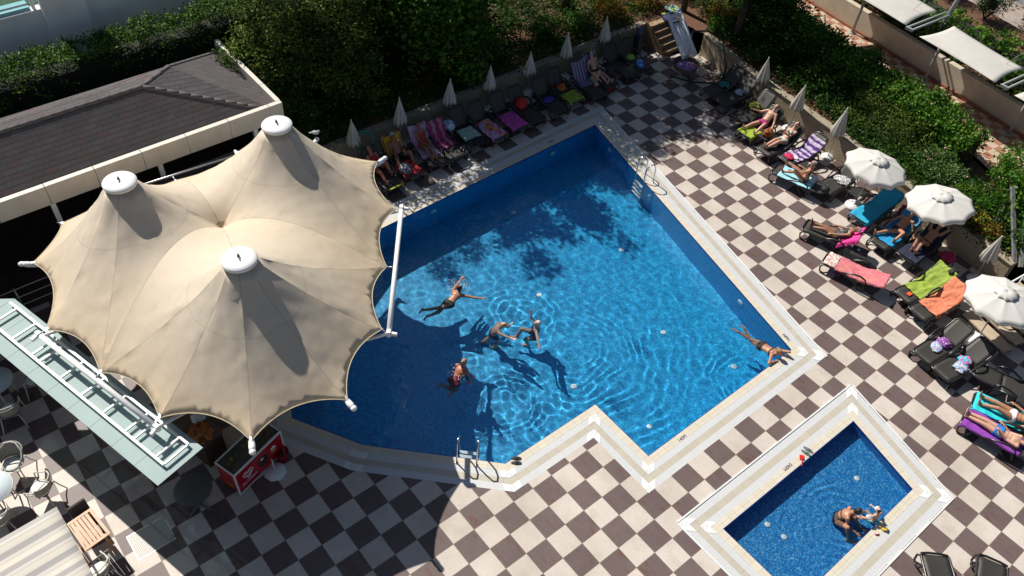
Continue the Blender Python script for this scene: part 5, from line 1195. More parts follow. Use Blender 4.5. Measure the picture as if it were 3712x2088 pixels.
# towels
T_LIME = cloth_m('lime_towel', (.27, .37, .045), noise_amt=.12, scale=4); T_ORG = cloth_m('orange_towel', (.68, .21, .11), noise_amt=.12, scale=4); T_TURQ = cloth_m('turquoise_towel', (.008, .34, .55), noise_amt=.1, scale=3); T_PINK = cloth_m('hot_pink_towel', (.75, .04, .28), noise_amt=.1, scale=3)
T_PALE = cloth_m('pale_blue_towel', (.35, .68, .78), noise_amt=.08, scale=3); T_BLUE = cloth_m('bright_blue_towel', (.01, .28, .55), noise_amt=.1, scale=3); T_AQUA = cloth_m('aqua_towel', (.02, .55, .62), noise_amt=.1, scale=3)
T_ROSE = blotch('rose_towel', [(.58, .13, .16), (.62, .19, .22), (.60, .16, .19), (.56, .21, .17)], 2.2); T_VIO = stripes('violet_towel', (.22, .04, .33), (.26, .05, .38), 1.1, 'X', (.24, .045, .36), .1)
T_ZEB = stripes('zebra_towel', (.09, .03, .20), (.52, .45, .56), 4.2, 'X', None, .9); T_RED = stripes('red_towel', (.40, .01, .02), (.36, .01, .02), 5, 'X', (.52, .06, .06), .6)
T_MAG = stripes('magenta_and_white_towel', (.32, .02, .11), (.36, .03, .13), 3.4, 'Y', (.36, .20, .26), .9); T_MINT = cloth_m('mint_towel', (.36, .48, .42), noise_amt=.06); T_FLOW = blotch('lilac_flowered_towel', [(.45, .30, .48), (.48, .33, .52), (.50, .36, .54), (.62, .08, .20), (.58, .42, .10)], 3.2)
T_MAG2 = cloth_m('plain_magenta_towel', (.55, .07, .34), noise_amt=.1); T_YG = blotch('yellow_green_towel', [(.02, .16, .03), (.36, .42, .03), (.06, .28, .03), (.42, .46, .04), (.45, .12, .04)], 4.5); T_PSTR = stripes('purple_striped_towel', (.13, .08, .20), (.17, .11, .26), 7, 'Y', (.36, .32, .40)); T_YEL = cloth_m('yellow_towel', (.62, .34, .02)); T_LILAC = cloth_m('lilac_towel', (.50, .33, .48))
towel(R4, 45, -.02, .62, cloth_m('acid_lime_towel', (.30, .42, .03)), 'acid lime towel under the legs of the person in dark trunks', .10, 2)
towel(R6, 45, .30, 1.75, T_ZEB, 'purple and white zebra striped towel spread on a sun lounger', .02, 3, wr=1.3)
towel(R7, 4, .25, 1.45, T_PALE, 'pale blue towel under the seated person in black bikini', .03, 4, wr=1.2)
towel(R9, 35, -.06, 1.97, T_TURQ, 'bright turquoise towel covering a whole sun lounger between the open parasols', .17, 5, wr=1.3)
towel(R10, 45, 1.20, 2.02, T_PINK, 'hot pink towel over the raised back behind the person in the white cap', .22, 6, wr=1.5)
towel(R11, 35, .25, 1.96, T_BLUE, 'bright blue towel under the person lying below the second open parasol', .14, 7)
towel(R13, 12, .42, 1.98, T_ROSE, 'rose pink towel on the sun lounger that stands apart', .10, 8, wr=1.7)
towel(R13, 12, -.02, .40, blotch('picture_print_cloth', [(.62, .42, .38), (.72, .66, .62), (.50, .25, .20), (.74, .70, .67)], 7), 'white and rose printed cloth at the foot of the rose towel', .02, 9, lift=.02)
towel(R14, 45, .42, 1.95, T_LIME, 'lime green towel on the lounger right of the second open parasol', .10, 10, wr=1.8)
towel(R15, 45, .42, 1.92, T_ORG, 'crumpled orange towel on the lounger beside the lime one', .12, 11, skew=.1, wr=2.2)
towel(R18, 12, .0, 1.6, T_AQUA, 'aqua towel under the person in the white bikini', .05, 12, wr=1.4)
towel(R19, 4, -.07, 1.5, T_VIO, 'violet towel under the person in blue shorts', .10, 13, wr=1.4)
towel(R12, 35, .05, 1.9, cloth_m('navy_towel', (.015, .02, .05)), 'navy towel under the person with hands behind his head', .04, 14)
towel(SD[1], 60, -.03, .75, T_RED, 'red swirled towel on the foot of a shaded lounger', .06, 15)
towel(SD[1], 60, 1.15, 1.95, stripes('yellow_and_blue_towel', (.62, .34, .02), (.16, .19, .30), .9, 'Y', (.62, .36, .03)), 'yellow and blue towel behind the person in the grey cap', .10, 16)
towel(SD[2], 60, .45, 1.93, T_LILAC, 'lilac towel under the person in the red swimsuit', .05, 17)
towel(SD[3], 60, .62, 1.90, T_MAG, 'magenta and white patterned towel hanging on a raised lounger back', .03, 18)
towel(SD[4], 60, .35, 1.0, T_MINT, 'mint green towel on the seat of a shaded lounger', .04, 19)
towel(SD[5], 60, .0, 1.12, T_FLOW, 'lilac towel with red and orange flowers on a shaded lounger', .04, 20)
towel(SD[6], 60, .0, .95, T_MAG2, 'plain magenta towel lit by sun flecks on a shaded lounger', .08, 21, wr=1.6)
towel(SD[9], 60, -.04, .62, T_YG, 'yellow and green patterned towel at the foot of a shaded lounger', .10, 22)
towel(SD[10], 60, .75, 1.95, T_PSTR, 'purple striped towel on the raised back left of the teal shorts person', .05, 23)
towel(SD[11], 60, .9, 1.95, T_PSTR, 'purple striped towel on the raised back behind the teal shorts person', .05, 24)
# ------------------------------------------------------------------ parasols
open_parasol((-2.29, 13.92, 0), (-2.18, 14.05, 2.02), 'open white parasol furthest from the camera, above the spotted bag and turquoise towel', .2)
open_parasol((0.30, 14.25, 0), (.05, 14.15, 2.02), 'open white parasol in the middle of the three, above the two reclining people', .35)
open_parasol((3.54, 11.81, 0), (3.46, 11.84, 2.02), 'open white parasol nearest the camera, above the stone steps at the right edge', .1)
for i, (x, y, h_, lb) in enumerate(((-13.75, 1.32, 1.85, 'closed cream parasol furthest left, just above the canopy edge'), (-13.78, 3.12, 1.95, 'closed cream parasol second from the canopy, behind the grey cap'), (-13.86, 5.29, 1.95, 'closed cream parasol behind the blue and white bag'), (-13.80, 7.05, 1.8, 'closed cream parasol half hidden by drooping leaves'),
      (-13.84, 8.98, 1.8, 'closed cream parasol with dark leaves over its tip'), (-13.86, 10.92, 1.95, 'closed cream parasol left of the purple striped towels'), (-13.86, 12.92, 1.95, 'closed cream parasol nearest the timber steps'), (-8.35, 16.05, 1.9, 'closed cream parasol behind the second lounger from the hanging chair'),
      (-6.45, 15.65, 1.95, 'closed cream parasol behind the person in the light blue bikini'), (-4.50, 15.45, 2.15, 'closed cream parasol standing on a pale base beside the first open parasol'))):
    closed_parasol(x, y, lb, h_, rz=i*1.3, lean=([1.5, -2, .5, 3, -1, 2, -2.5, 1, -2, 0][i], [-1, 1.5, -2, 0, 2, -1, .5, 2, -1, 1][i]))
closed_parasol(2.13, 14.15, 'closed cream parasol with a blue-grey base beside the handrail of the stone steps', 1.85, rz=.4)
# side tables
side_table(-4.35, 13.9, 80, 'dark side table with a white cup beside the zebra towel lounger'); side_table(-0.62, 11.65, 20, 'dark side table with cigarettes and lighter behind the rose towel lounger', w_=.5)
side_table(-6.35, 14.0, 88, 'dark side table between the person in dark trunks and the person in light blue bikini', w_=.36); side_table(-2.45, 14.1, 85, 'dark side table under the first open parasol'); side_table(1.22, 13.75, 85, 'dark side table carrying a crimson bag under the second open parasol')
side_table(5.6, 10.45, 10, 'dark side table at the right edge beside the person in white bikini'); side_table(-13.2, 4.75, 0, 'dark side table under the blue and white bag in the shade', w_=.36); side_table(-13.1, 9.45, 0, 'dark side table in the shade left of the yellow-green towel', w_=.36); side_table(-12.9, 12.35, 0, 'dark side table in the shade right of the teal shorts person', w_=.36)
# ------------------------------------------------------------------ belongings
C_TEAL = blotch('teal_and_black_cloth', [(.02, .02, .03), (.02, .35, .38), (.02, .02, .03), (.05, .45, .5)], 5); C_LIMEBL = blotch('lime_and_black_cloth', [(.02, .02, .02), (.35, .42, .03), (.02, .02, .02), (.28, .34, .03)], 5)
C_PURP = blotch('purple_print_cloth', [(.10, .02, .16), (.35, .12, .42), (.12, .03, .2), (.60, .5, .62)], 7); C_MIX = blotch('pastel_print_cloth', [(.60, .15, .35), (.62, .6, .58), (.20, .45, .62), (.40, .22, .5), (.65, .62, .45)], 4); C_TQP = blotch('turquoise_pink_cloth', [(.02, .45, .6), (.05, .5, .65), (.6, .1, .3), (.02, .42, .6)], 3.5)
C_SPOT = blotch('black_white_spotted_cloth', [(.75, .75, .75), (.75, .75, .75), (.05, .05, .06), (.75, .75, .75)], 9); C_BLWH = stripes('blue_white_bag_cloth', (.08, .18, .42), (.45, .55, .65), 5, 'X', (.5, .6, .7), .6); C_RED = cloth_m('red_cloth', (.5, .02, .02)); C_CRIM = cloth_m('crimson_bag_cloth', (.32, .01, .06)); C_ORB = cloth_m('rust_brown_cloth', (.25, .07, .015)); C_BLK = cloth_m('black_cloth', (.015, .015, .018)); C_WHT = cloth_m('white_cloth', (.72, .72, .70)); C_BLUE = blotch('glossy_blue_plastic', [(.01, .06, .5), (.02, .15, .65), (.25, .45, .7), (.01, .06, .5)], 5); C_GRN = cloth_m('green_plastic', (.28, .48, .08)); C_PUR = cloth_m('dark_purple_cloth', (.06, .04, .28))
lump('clothes', on(R1, .95, 0, SZ), (.22, .20, .07), C_TEAL, 'black and turquoise clothes on the lounger nearest the hanging chair', 'clothes', 1)
lump('beach_bag', on(R2, 1.12, .05, SZ), (.18, .16, .08), C_MIX, 'small patterned bag on the second lounger from the hanging chair', 'bag', 2)
lump('rucksack', on(R3, 1.02, .12, SZ), (.24, .20, .16), C_LIMEBL, 'black and lime rucksack standing on an empty lounger', 'bag', 3)
lump('beach_bag', (-6.33, 14.1, .445), (.17, .2, .16), C_ORB, 'rust brown bag on the small table beside the person in dark trunks', 'bag', 4)
lump('clothes', on(R6, .28, .06, SZ+.01), (.20, .16, .05), cloth_m('raspberry_cloth', (.5, .01, .1)), 'raspberry red clothes at the foot of the zebra towel', 'clothes', 5)
lump('folded_paper', on(R6, .42, -.10, SZ+.03), (.12, .10, .03), C_WHT, 'white folded cloth at the foot of the zebra towel', 'cloth', 6, rough=.1)
lump('beach_bag', on(R8, .98, -.05, SZ), (.30, .22, .07), C_SPOT, 'white bag with black spots on the lounger under the first open parasol', 'bag', 7)
lump('clothes', on(R16, .68, .02, SZ), (.16, .22, .05), C_MIX, 'folded pink, yellow and blue towel on the bare lounger', 'towel', 8, rz=.3, rough=.15)
lump('clothes', on(R16, .98, .0, SZ), (.20, .17, .08), C_PURP, 'crumpled purple clothes behind the folded pastel towel', 'clothes', 9, rough=.5)
lump('clothes', on(R17, .72, -.12, SZ), (.19, .20, .06), C_MIX, 'pink and white crumpled clothes on the right of the two bare loungers', 'clothes', 10, rough=.5)
lump('clothes', on(R17, .98, -.02, SZ+.01), (.18, .19, .07), C_TQP, 'turquoise patterned clothes on the right of the two bare loungers', 'clothes', 11, rough=.4)
lump('beach_bag', (1.22, 13.72, .445), (.24, .22, .12), C_CRIM, 'crimson bag on the table under the second open parasol', 'bag', 12)
lump('beach_bag', on(R9, 1.9, -.55, 0), (.2, .16, .25), C_CRIM, 'dark red bag on the ground behind the turquoise towel', 'bag', 13); lump('clothes', on(R14, 1.72, -.17, SZ+.44), (.14, .15, .09), C_BLK, 'black cloth hung on the top of the lime towel lounger', 'clothes', 14)
lump('clothes', (-.25, 15.0, .95), (.32, .16, .12), blotch('red_white_bundle', [(.4, .01, .06), (.02, .02, .04), (.6, .6, .6), (.4, .02, .06)], 3), 'bundle of red, black and white clothes on the wall between two open parasols', 'clothes', 31)
lump('beach_bag', (-13.2, 4.75, .445), (.24, .22, .20), C_BLWH, 'bulging blue and white bag on a small table in the shade', 'bag', 15, rough=.25)
lump('beach_bag', on(SD[7], 1.05, .02, SZ), (.22, .22, .22), C_RED, 'bright red bag on the shaded lounger right of the magenta towel', 'bag', 16); lump('cushion', on(SD[8], .82, .0, SZ), (.18, .26, .05), C_PUR, 'small dark purple cushion on a shaded lounger', 'cushion', 17, rough=.1)
lump('clothes', on(SD[9], .95, 0, SZ), (.18, .18, .12), blotch('orange_red_cloth', [(.4, .04, .02), (.45, .14, .02), (.4, .03, .02)], 3), 'orange and red clothes above the yellow-green towel', 'clothes', 18)
lump('inflatable_toy', on(SD[13], .45, .0, SZ), (.30, .16, .12), C_BLUE, 'shiny blue inflatable on the lounger nearest the timber steps', 'pool toy', 19, rz=-.6, rough=.2); lump('inflatable_ball', on(SD[13], 1.02, .0, SZ), (.20, .18, .10), C_GRN, 'green half deflated ball on the lounger nearest the timber steps', 'ball', 20, rough=.1)
lump('clothes', on(SD[5], .62, .02, SZ+.03), (.16, .14, .06), blotch('red_orange_print', [(.55, .03, .12), (.6, .3, .03), (.5, .02, .1)], 5), 'red and orange clothes on the lilac flowered towel', 'clothes', 21)
lump('swim_shorts', on(SD[4], .15, .0, SZ), (.20, .22, .03), C_BLK, 'black folded clothes at the foot of the mint towel lounger', 'clothes', 22, rough=.2)
lump('beach_bag', on(SD[1], .30, .18, SZ+.02), (.26, .18, .16), blotch('silver_print_bag', [(.03, .04, .07), (.12, .14, .18), (.4, .4, .42), (.05, .06, .1)], 4), 'dark silver patterned bag between the legs of the two shaded sunbathers', 'bag', 23)
k = MB(); k.box((0, 0, 0), (.16, .12, .03)); bk = k.build('notebook', cloth_m('orange_red_cover', (.75, .10, .03)), None, .003); bk.location = on(R14, .28, -.02, SZ+.02); bk.rotation_euler = (0, 0, rad(84)); tag(bk, 'orange-red notebook on the foot of the lime towel lounger', 'notebook')
k = MB(); k.box((0, 0, 0), (.20, .28, .012)); bk = k.build('book', cloth_m('grey_white_page', (.55, .55, .60)), None); bk.location = on(R7, 1.38, .12, .52); bk.rotation_euler = (rad(60), rad(20), .4); tag(bk, 'open magazine propped behind the seated person in black bikini', 'magazine')
wb = MB(); wb.lathe([(.0, 0), (.035, 0), (.035, .02), (.032, .10), (.036, .11)], 12); cp = wb.build('cup', M_WHITE); cp.location = (-4.33, 13.92, .443); tag(cp, 'white cup on the side table beside the zebra towel', 'cup')
at_ = MB(); at_.lathe([(.0, 0), (.045, 0), (.055, .03), (.045, .028), (.03, .01), (0, .01)], 14); a2 = at_.build('ashtray', M_WHITE); a2.location = (-.68, 11.68, .443); tag(a2, 'round white ashtray on the table behind the rose towel', 'ashtray')
lt = MB(); lt.box((0, 0, 0), (.10, .03, .02)); l2 = lt.build('cigarette_pack', cloth_m('red_white_pack', (.6, .12, .12)), None, .003); l2.location = (-.55, 11.60, .455); l2.rotation_euler = (0, 0, .6); tag(l2, 'small red packet beside the ashtray', 'packet')
def flipflops(x, y, rz, m, label, z=.0):
    root = empty('sandals', (x, y, z), rz, label, 'sandals', 'sandals left around the pool')
    for s in (-1, 1):
        k = MB(); P = [(math.cos(a)*(.135 if abs(math.cos(a)) > 0 else 1), .048*math.sin(a)*(1+.2*math.cos(a))+s*.065) for a in [6.28318*i/16 for i in range(16)]]; k.prism(P, .0, .022); so = k.build('sole', m, root, .003)
        k = MB(); k.tube([(.075, s*.065, .022), (.03, s*.065+.0, .055), (-.02, s*.065+.038, .024)], .007, 5); k.tube([(.03, s*.065, .055), (-.02, s*.065-.038, .024)], .007, 5); k.build('strap', m, so)
    return root
M_FLB = mat('black_rubber', (.02, .02, .022), .5); M_FLP = mat('violet_rubber', (.55, .10, .5), .5); M_FLG = mat('grey_green_rubber', (.12, .17, .17), .6)
flipflops(*((-1.447, -1.643, 0.000))[:2], .9, M_FLB, 'black sandals on the coping beside the front pool ladder', .006); flipflops(*((2.860, 4.570, 0.000))[:2], .2, M_FLG, 'grey sandals on the coping of the small pool beside the red spade', .006)
flipflops(*((1.515, 11.238, 0.000))[:2], 1.5, M_FLB, 'black flip-flops on the tiles at the foot of the lime towel lounger'); flipflops(*((-0.654, 10.737, 0.000))[:2], .4, M_FLP, 'violet slippers on the tiles beside the rose towel lounger'); flipflops(*((2.013, 11.147, 0.000))[:2], 1.2, M_FLG, 'sandals under the foot of the orange towel lounger')
# toys beside the small pool and on the deck
sp = empty('toy_spade', (*((2.893, 4.303, 0.000))[:2], .02), -.9, 'red plastic toy spade on the coping of the small pool', 'toy'); M_REDP = mat('red_plastic', (.65, .02, .015), .35)
k = MB(); k.box((0, 0, .01), (.13, .12, .02)); k.build('blade', M_REDP, sp, .006); k = MB(); k.tube([(.06, 0, .01), (.22, .0, .012), (.27, 0, .012)], [.012, .012, .02], 8); k.build('handle', M_REDP, sp)
td = empty('toy_duck', (*((5.384, 4.270, 0.000))[:2], 0), .3, 'small yellow plastic toy on the coping below the child', 'toy'); M_YELP = mat('yellow_plastic', (.75, .50, .03), .4)
k = MB(); k.ell((0, 0, .035), (.06, .04, .035)); k.build('body', M_YELP, td); k = MB(); k.ell((.045, 0, .075), (.028, .026, .026)); k.build('head', M_YELP, td); k = MB(); k.tube([(-.05, 0, .04), (-.12, .01, .05), (-.14, .015, .06)], [.02, .012, .005], 6); k.build('tail', M_YELP, td)
tb = empty('toy_boat', (*((5.349, 4.041, 0.000))[:2], 0), 1.1, 'tiny red and white toy on the coping beside the yellow one', 'toy'); k = MB(); k.box((0, 0, .02), (.11, .04, .03)); k.build('hull', M_REDP, tb, .01); k = MB(); k.box((.0, 0, .045), (.05, .025, .025)); k.build('cabin', M_WHITE, tb, .004)
for c_, lb in (((-12.205, 11.785, 0.000), 'left red inflatable armband on the tiles near the shaded loungers'), ((-12.252, 12.047, 0.000), 'right red inflatable armband on the tiles near the shaded loungers')):
    k = MB(); k.tube([(.07*math.cos(a), .07*math.sin(a), .06) for a in [6.28318*i/14 for i in range(14)]], .045, 8, closed=True); o = k.build('armband', M_REDP); o.location = (c_[0], c_[1], 0.02); o.rotation_euler = (.5, .2, 0); tag(o, lb, 'armband', 'red armbands')
tg = empty('towel_strap', (*((-11.630, 1.543, 0.385)),), 0, 'black bag strap with yellow stripe lying across the foot of the lounger by the canopy', 'strap'); tg.rotation_euler = (0, 0, rad(92)); k = MB(); k.box((0, 0, .01), (.60, .07, .02)); k.build('band', mat('acid_yellow', (.35, .36, .03), .7), tg, .004)
# ------------------------------------------------------------------ hanging chair, air mattress, floats in the corner
hc = empty('hanging_chair', (-10.75, 14.9, 0), 0, 'round wicker hanging chair with mauve cushion on a bent black stand', 'hanging chair')
k = MB(); k.tube([(-.85, .75, .03), (0, 0, .03), (.75, .95, .03)], .035, 8); k.tube([(-.75, -.35, .03), (0, 0, .03)], .035, 8); k.build('floor_frame', M_RESIN, hc)
k = MB(); k.tube([(.75, .95, .03), (.78, 1.0, .75), (.35, .95, 1.7), (-.2, .55, 2.0), (-.55, .1, 1.95)], .035, 10); k.build('bent_pole', M_RESIN, hc)
k = MB(); k.tube([(-.55, .1, 1.95), (-.52, .12, 1.2), (-.50, .12, .50)], .012, 6); k.build('chain', M_STEEL, hc)
M_WICK = mat('brown_wicker', (.12, .085, .065), .7, noise_amt=.3, scale=60, bump=.6); k = MB(); k.lathe([(.10, .22), (.30, .26), (.46, .38), (.53, .55), (.52, .58), (.44, .42), (.28, .30), (.0, .27)], 28, (-.5, .12, 0)); k.build('basket', M_WICK, hc)
k = MB(); k.tube([(-.5+.53*math.cos(a), .12+.53*math.sin(a), .56+.02*math.sin(3*a)) for a in [6.28318*i/24 for i in range(24)]], .03, 8, closed=True); k.build('rim', M_WICK, hc)
k = MB(); k.ell((-.5, .12, .42), (.42, .42, .12)); k.build('cushion', blotch('mauve_cushion', [(.20, .10, .24), (.42, .22, .46), (.24, .13, .28)], 4) if 0 else mat('mauve_cushion', (.36, .18, .40), .9, noise_amt=.5, scale=7), hc)
am = empty('air_mattress', (-12.178, 15.530, 1.250), 0, 'white inflatable air mattress propped upright against the corner steps', 'air mattress'); M_VIN = mat('white_vinyl', (.74, .76, .80), .3, spec=.6)
# frame of the mattress: u up its length (leaning back), v across
MU = Vector((-.75, .10, .66)).normalized(); MV = Vector((.22, .95, .0)); MV = (MV-MU*MV.dot(MU)).normalized()
def mp(u, v, w_=0.0): return MU*u+MV*v+MU.cross(MV)*w_
k = MB(); k.tube([mp(-.95, -.30), mp(.95, -.30), mp(.97, .30), mp(-.95, .30)], .075, 12, closed=True); k.build('side_chambers', M_VIN, am)
for v in (-.20, -.10, 0, .10, .20): k = MB(); k.tube([mp(-.9, v), mp(.48, v)], .055, 10); k.build('air_chamber', M_VIN, am)
k = MB(); k.tube([mp(.60, -.26), mp(.60, .26)], .06, 10); k.build('pillow_seam', M_VIN, am); k = MB(); k.tube([mp(.80, -.26), mp(.80, .26)], .075, 10); k.build('pillow', M_VIN, am)
lump('swim_float', (-14.150, 17.176, 0.900), (.38, .28, .10), blotch('blue_white_lime_vinyl', [(.5, .6, .65), (.1, .3, .6), (.45, .6, .05), (.6, .65, .7)], 3), 'blue, white and lime inflatable lying behind the timber steps', 'pool float', 41, rough=.15); lump('swim_float', (-13.923, 16.490, 0.900), (.30, .12, .07), cloth_m('lime_vinyl', (.42, .58, .03)), 'lime green float on the wall top left of the air mattress', 'pool float', 42, rz=-.5, rough=.15); lump('storage_box', (-13.656, 16.481, 0.860), (.38, .28, .14), cloth_m('navy_box', (.012, .015, .10)), 'navy blue bundle under the floats behind the timber steps', 'bundle', 43, rough=.12)
bb = empty('pump_bottle', (-13.55, 14.6, 0), 0, 'dark blue water dispenser standing against the shaded wall by the steps', 'water dispenser'); k = MB(); k.box((0, 0, .42), (.28, .30, .84)); k.build('cabinet', mat('black_cabinet', (.02, .022, .028), .5), bb, .02); k = MB(); k.lathe([(.12, 0), (.13, .03), (.13, .26), (.05, .33), (0, .33)], 16, (0, 0, .84)); k.build('bottle', mat('blue_bottle', (.03, .06, .14), .2), bb)
# inflatable ring and toys on the shaded wall
k = MB(); k.tube([(.30*math.cos(a), .30*math.sin(a), 0) for a in [6.28318*i/20 for i in range(20)]], .06, 8, closed=True); o = k.build('swim_ring', mat('teal_vinyl', (.02, .16, .12), .35)); o.location = (-13.621, 1.619, 1.000); o.rotation_euler = (0, .9, 0); tag(o, 'teal swim ring leaning on the wall right of the leftmost closed parasol', 'swim ring')
# ------------------------------------------------------------------ pool ladders, lights, depth marks
M_CHR = mat('polished_steel', (.62, .62, .62), .18, 1.0)
def ladder(x, y, inward, label):
    a = math.atan2(inward[1], inward[0]); root = empty('pool_ladder', (x, y, 0), a, label, 'ladder', 'steel pool ladders')
    for s in (-.25, .25):
        k = MB(); k.tube([(-.32, s, 0), (-.32, s, .45), (-.30, s, .66), (-.20, s, .80), (-.06, s, .80), (.04, s, .68), (.07, s, .45), (.07, s, -.2), (.07, s, -1.15)], .021, 10); k.build('handrail', M_CHR, root)
        k = MB(); k.lathe([(.045, 0), (.045, .012), (.024, .02)], 12, (-.32, s, 0)); k.build('flange', M_CHR, root)
    for z in (-.18, -.46, -.74, -1.02): k = MB(); k.box((.09, 0, z), (.09, .50, .03)); k.build('tread', M_WHITE, root, .006)
e_ = Vector((-1.545+4.119, -1.911+4.447)).normalized(); nin = (-e_.y, e_.x); mid_ = (((-2.290, -2.864, 0.000))[0]+((-1.937, -2.520, 0.000))[0])/2, (((-2.290, -2.864, 0.000))[1]+((-1.937, -2.520, 0.000))[1])/2
ladder(mid_[0]+nin[0]*.32, mid_[1]+nin[1]*.32, nin, 'steel pool ladder at the near edge of the main pool')
e2 = Vector((.462+10.812, 7.012-9.738)).normalized(); nin2 = (e2.y, -e2.x); m1, m2 = (-7.720, 9.238, 0.000), (-7.164, 9.124, 0.000)
ladder((m1[0]+m2[0])/2+nin2[0]*.32, (m1[1]+m2[1])/2+nin2[1]*.32, nin2, 'steel pool ladder at the far right side of the main pool')
M_LAMP = mat('pool_lamp_white', (.72, .75, .72), .4)
def disc(P, rot, label, grp='white round fittings in the pools', r=.13):
    k = MB(); k.lathe([(r, 0), (r, .012), (r*.85, .022), (0, .026)], 20); o = k.build('pool_fitting', M_LAMP); o.location = P; o.rotation_euler = rot; tag(o, label, 'pool fitting', grp); return o
nn = Vector((nin2[0], nin2[1], 0)); wallrot = nn.to_track_quat('Z', 'Y').to_euler()
for t, lb in ((.345, 'oval-looking white lamp high on the right pool wall, halfway along'), (.80, 'white lamp on the right pool wall nearest the person floating at the edge'), (.10, 'white lamp on the right pool wall near the far corner')):
    p = Vector((-10.812, 9.738, 0)).lerp(Vector((.462, 7.012, 0)), t)+nn*.002; p.z = -.55; disc(p, wallrot, lb)
for y_, lb in ((7.6, 'faint white lamp on the shaded left pool wall'), (2.3, 'faint white lamp on the shaded left pool wall close to the canopy')): disc((-10.72 if y_ > 5 else -10.62, y_, -.55), (0, rad(90), 0), lb)
for (x, y, _), lb in (((-9.532, 4.868, -1.000), 'white disc on the pool floor just outside the tree shade'), ((-6.001, 6.651, -1.000), 'white disc on the pool floor between the leaf shadows'), ((-6.063, 3.106, -1.000), 'white disc on the pool floor above the white-haired person'), ((-2.669, 5.214, -1.000), 'bright white disc on the pool floor right of the swimmers'), ((-0.519, 2.452, -1.000), 'white disc on the pool floor near the inner corner'), ((-0.476, 5.953, -1.000), 'white disc on the pool floor below the person floating at the edge'), ((-2.798, 1.662, -1.000), 'white disc on the pool floor left of the inner corner')):
    disc((x, y, -1.495), (0, 0, 0), lb, r=.085)
for (x, y, _), lb in (((4.096, 5.179, -0.300), 'white disc on the small pool floor at the far end'), ((3.971, 2.355, -0.300), 'white disc on the small pool floor at the lower left'), ((3.511, 2.286, -0.300), 'square-looking white plate on the small pool floor at the left')): disc((x, y, -.415), (0, 0, 0), lb, r=.075)
M_INK = mat('navy_paint', (.02, .025, .09), .6)
for s_, P, r_, u_ in (('140M', (0.622, 2.237, 0.008), (0, 1, 0), (-1, 0, 0)), ('160M', (0.085, 7.270, 0.008), (-.972, .235, 0), (-.235, -.972, 0)), ('040M', (2.843, 3.785, 0.008), (0, -1, 0), (1, 0, 0)), ('140M', (-10.821, 2.040, 0.008), (0, -1, 0), (1, 0, 0)), ('160M', (-10.986, 7.720, 0.008), (0, -1, 0), (1, 0, 0))):
    o = text_obj(s_, .13, P, axes(r_, u_), M_INK, None, 'depth_mark', .0015); tag(o, {('140M', 1): 'blue depth marking 140M on the coping facing the small pool', ('160M', 0): 'blue depth marking 160M on the coping near the person floating at the edge', ('040M', 1): 'blue depth marking 040M on the coping of the small pool', ('140M', 0): 'depth marking on the far coping beside the white canopy beam', ('160M', 2): 'dark depth marking on the shaded far coping'}[(s_, 1 if s_ == '040M' or (s_ == '140M' and P[0] > -5) else (0 if not (s_ == '160M' and P[0] < -5) else 2))], 'depth marking')
# ------------------------------------------------------------------ ice cream freezer and things round the bar
fz = empty('ice_cream_freezer', (-4.64, -7.49, 0), math.atan2(1.42, -.46), 'red ice cream chest freezer with a white heart logo under the canopy edge', 'freezer'); M_FRED = mat('freezer_red', (.40, .004, .016), .3); M_GREY = mat('grey_trim', (.45, .45, .44), .45)
FL, FD_, FH = 1.49, .60, .90
k = MB(); k.box((FL/2, FD_/2, FH/2+.03), (FL, FD_, FH-.08)); k.build('cabinet', M_GREY, fz, .01)
k = MB(); k.box((FL/2, -.006, FH/2), (FL-.07, .012, FH-.16)); fp = k.build('front_panel', M_FRED, fz); k = MB(); k.box((-.006, FD_/2, FH/2), (.012, FD_-.07, FH-.16)); k.build('side_panel', M_FRED, fz)
k = MB()
for c_, d_ in (((FL/2, 0, FH-.01), (FL+.03, .035, .05)), ((FL/2, FD_, FH-.01), (FL+.03, .035, .05)), ((0, FD_/2, FH-.01), (.035, FD_, .05)), ((FL, FD_/2, FH-.01), (.035, FD_, .05)), ((0, 0, FH/2), (.04, .04, FH-.1)), ((FL, 0, FH/2), (.04, .04, FH-.1)), ((FL/2, 0, .06), (FL, .03, .05))): k.box(c_, d_)
k.build('white_frame', M_WHITE, fz, .006); k = MB(); k.box((FL/2, FD_/2, FH-.012), (FL-.03, FD_-.03, .012)); k.build('glass_lid', mat('dark_glass', (.03, .035, .03), .08, spec=.8), fz)
rr = random.Random(5)
for i in range(9):
    k = MB(); k.box((.15+i*.14, .30+rr.uniform(-.12, .12), FH-.003), (.10, .07, .006), rz=rr.uniform(-1, 1)); k.build('ice_cream_pack', cloth_m('pack_%d' % i, [(.12, .10, .02), (.25, .22, .03), (.04, .08, .08), (.15, .08, .05)][i % 4]), fz)
Rz = Matrix.Rotation(fz.rotation_euler.z, 3, 'Z'); fw = lambda x, y, z: Vector(fz.location)+Rz@Vector((x, y, z)); AX = axes(Rz@Vector((1, 0, 0)), (0, 0, 1)); M_LOGO = mat('logo_white', (.75, .72, .72), .5)
text_obj('ALGIDA', .135, fw(.36, -.016, .30), AX, M_LOGO, fz)
def heart(s, n=40): return [(s*.062*16*math.sin(t)**3/16*1.0, s*.062*(13*math.cos(t)-5*math.cos(2*t)-2*math.cos(3*t)-math.cos(4*t))/16) for t in [6.28318*i/n for i in range(n)]]
for sc_, r_ in ((2.4, .013), (1.35, .011)): k = MB(); k.tube([(.36+x, -.016, .55+z) for x, z in heart(sc_)], r_, 6, closed=True); k.build('heart_logo', M_LOGO, fz)
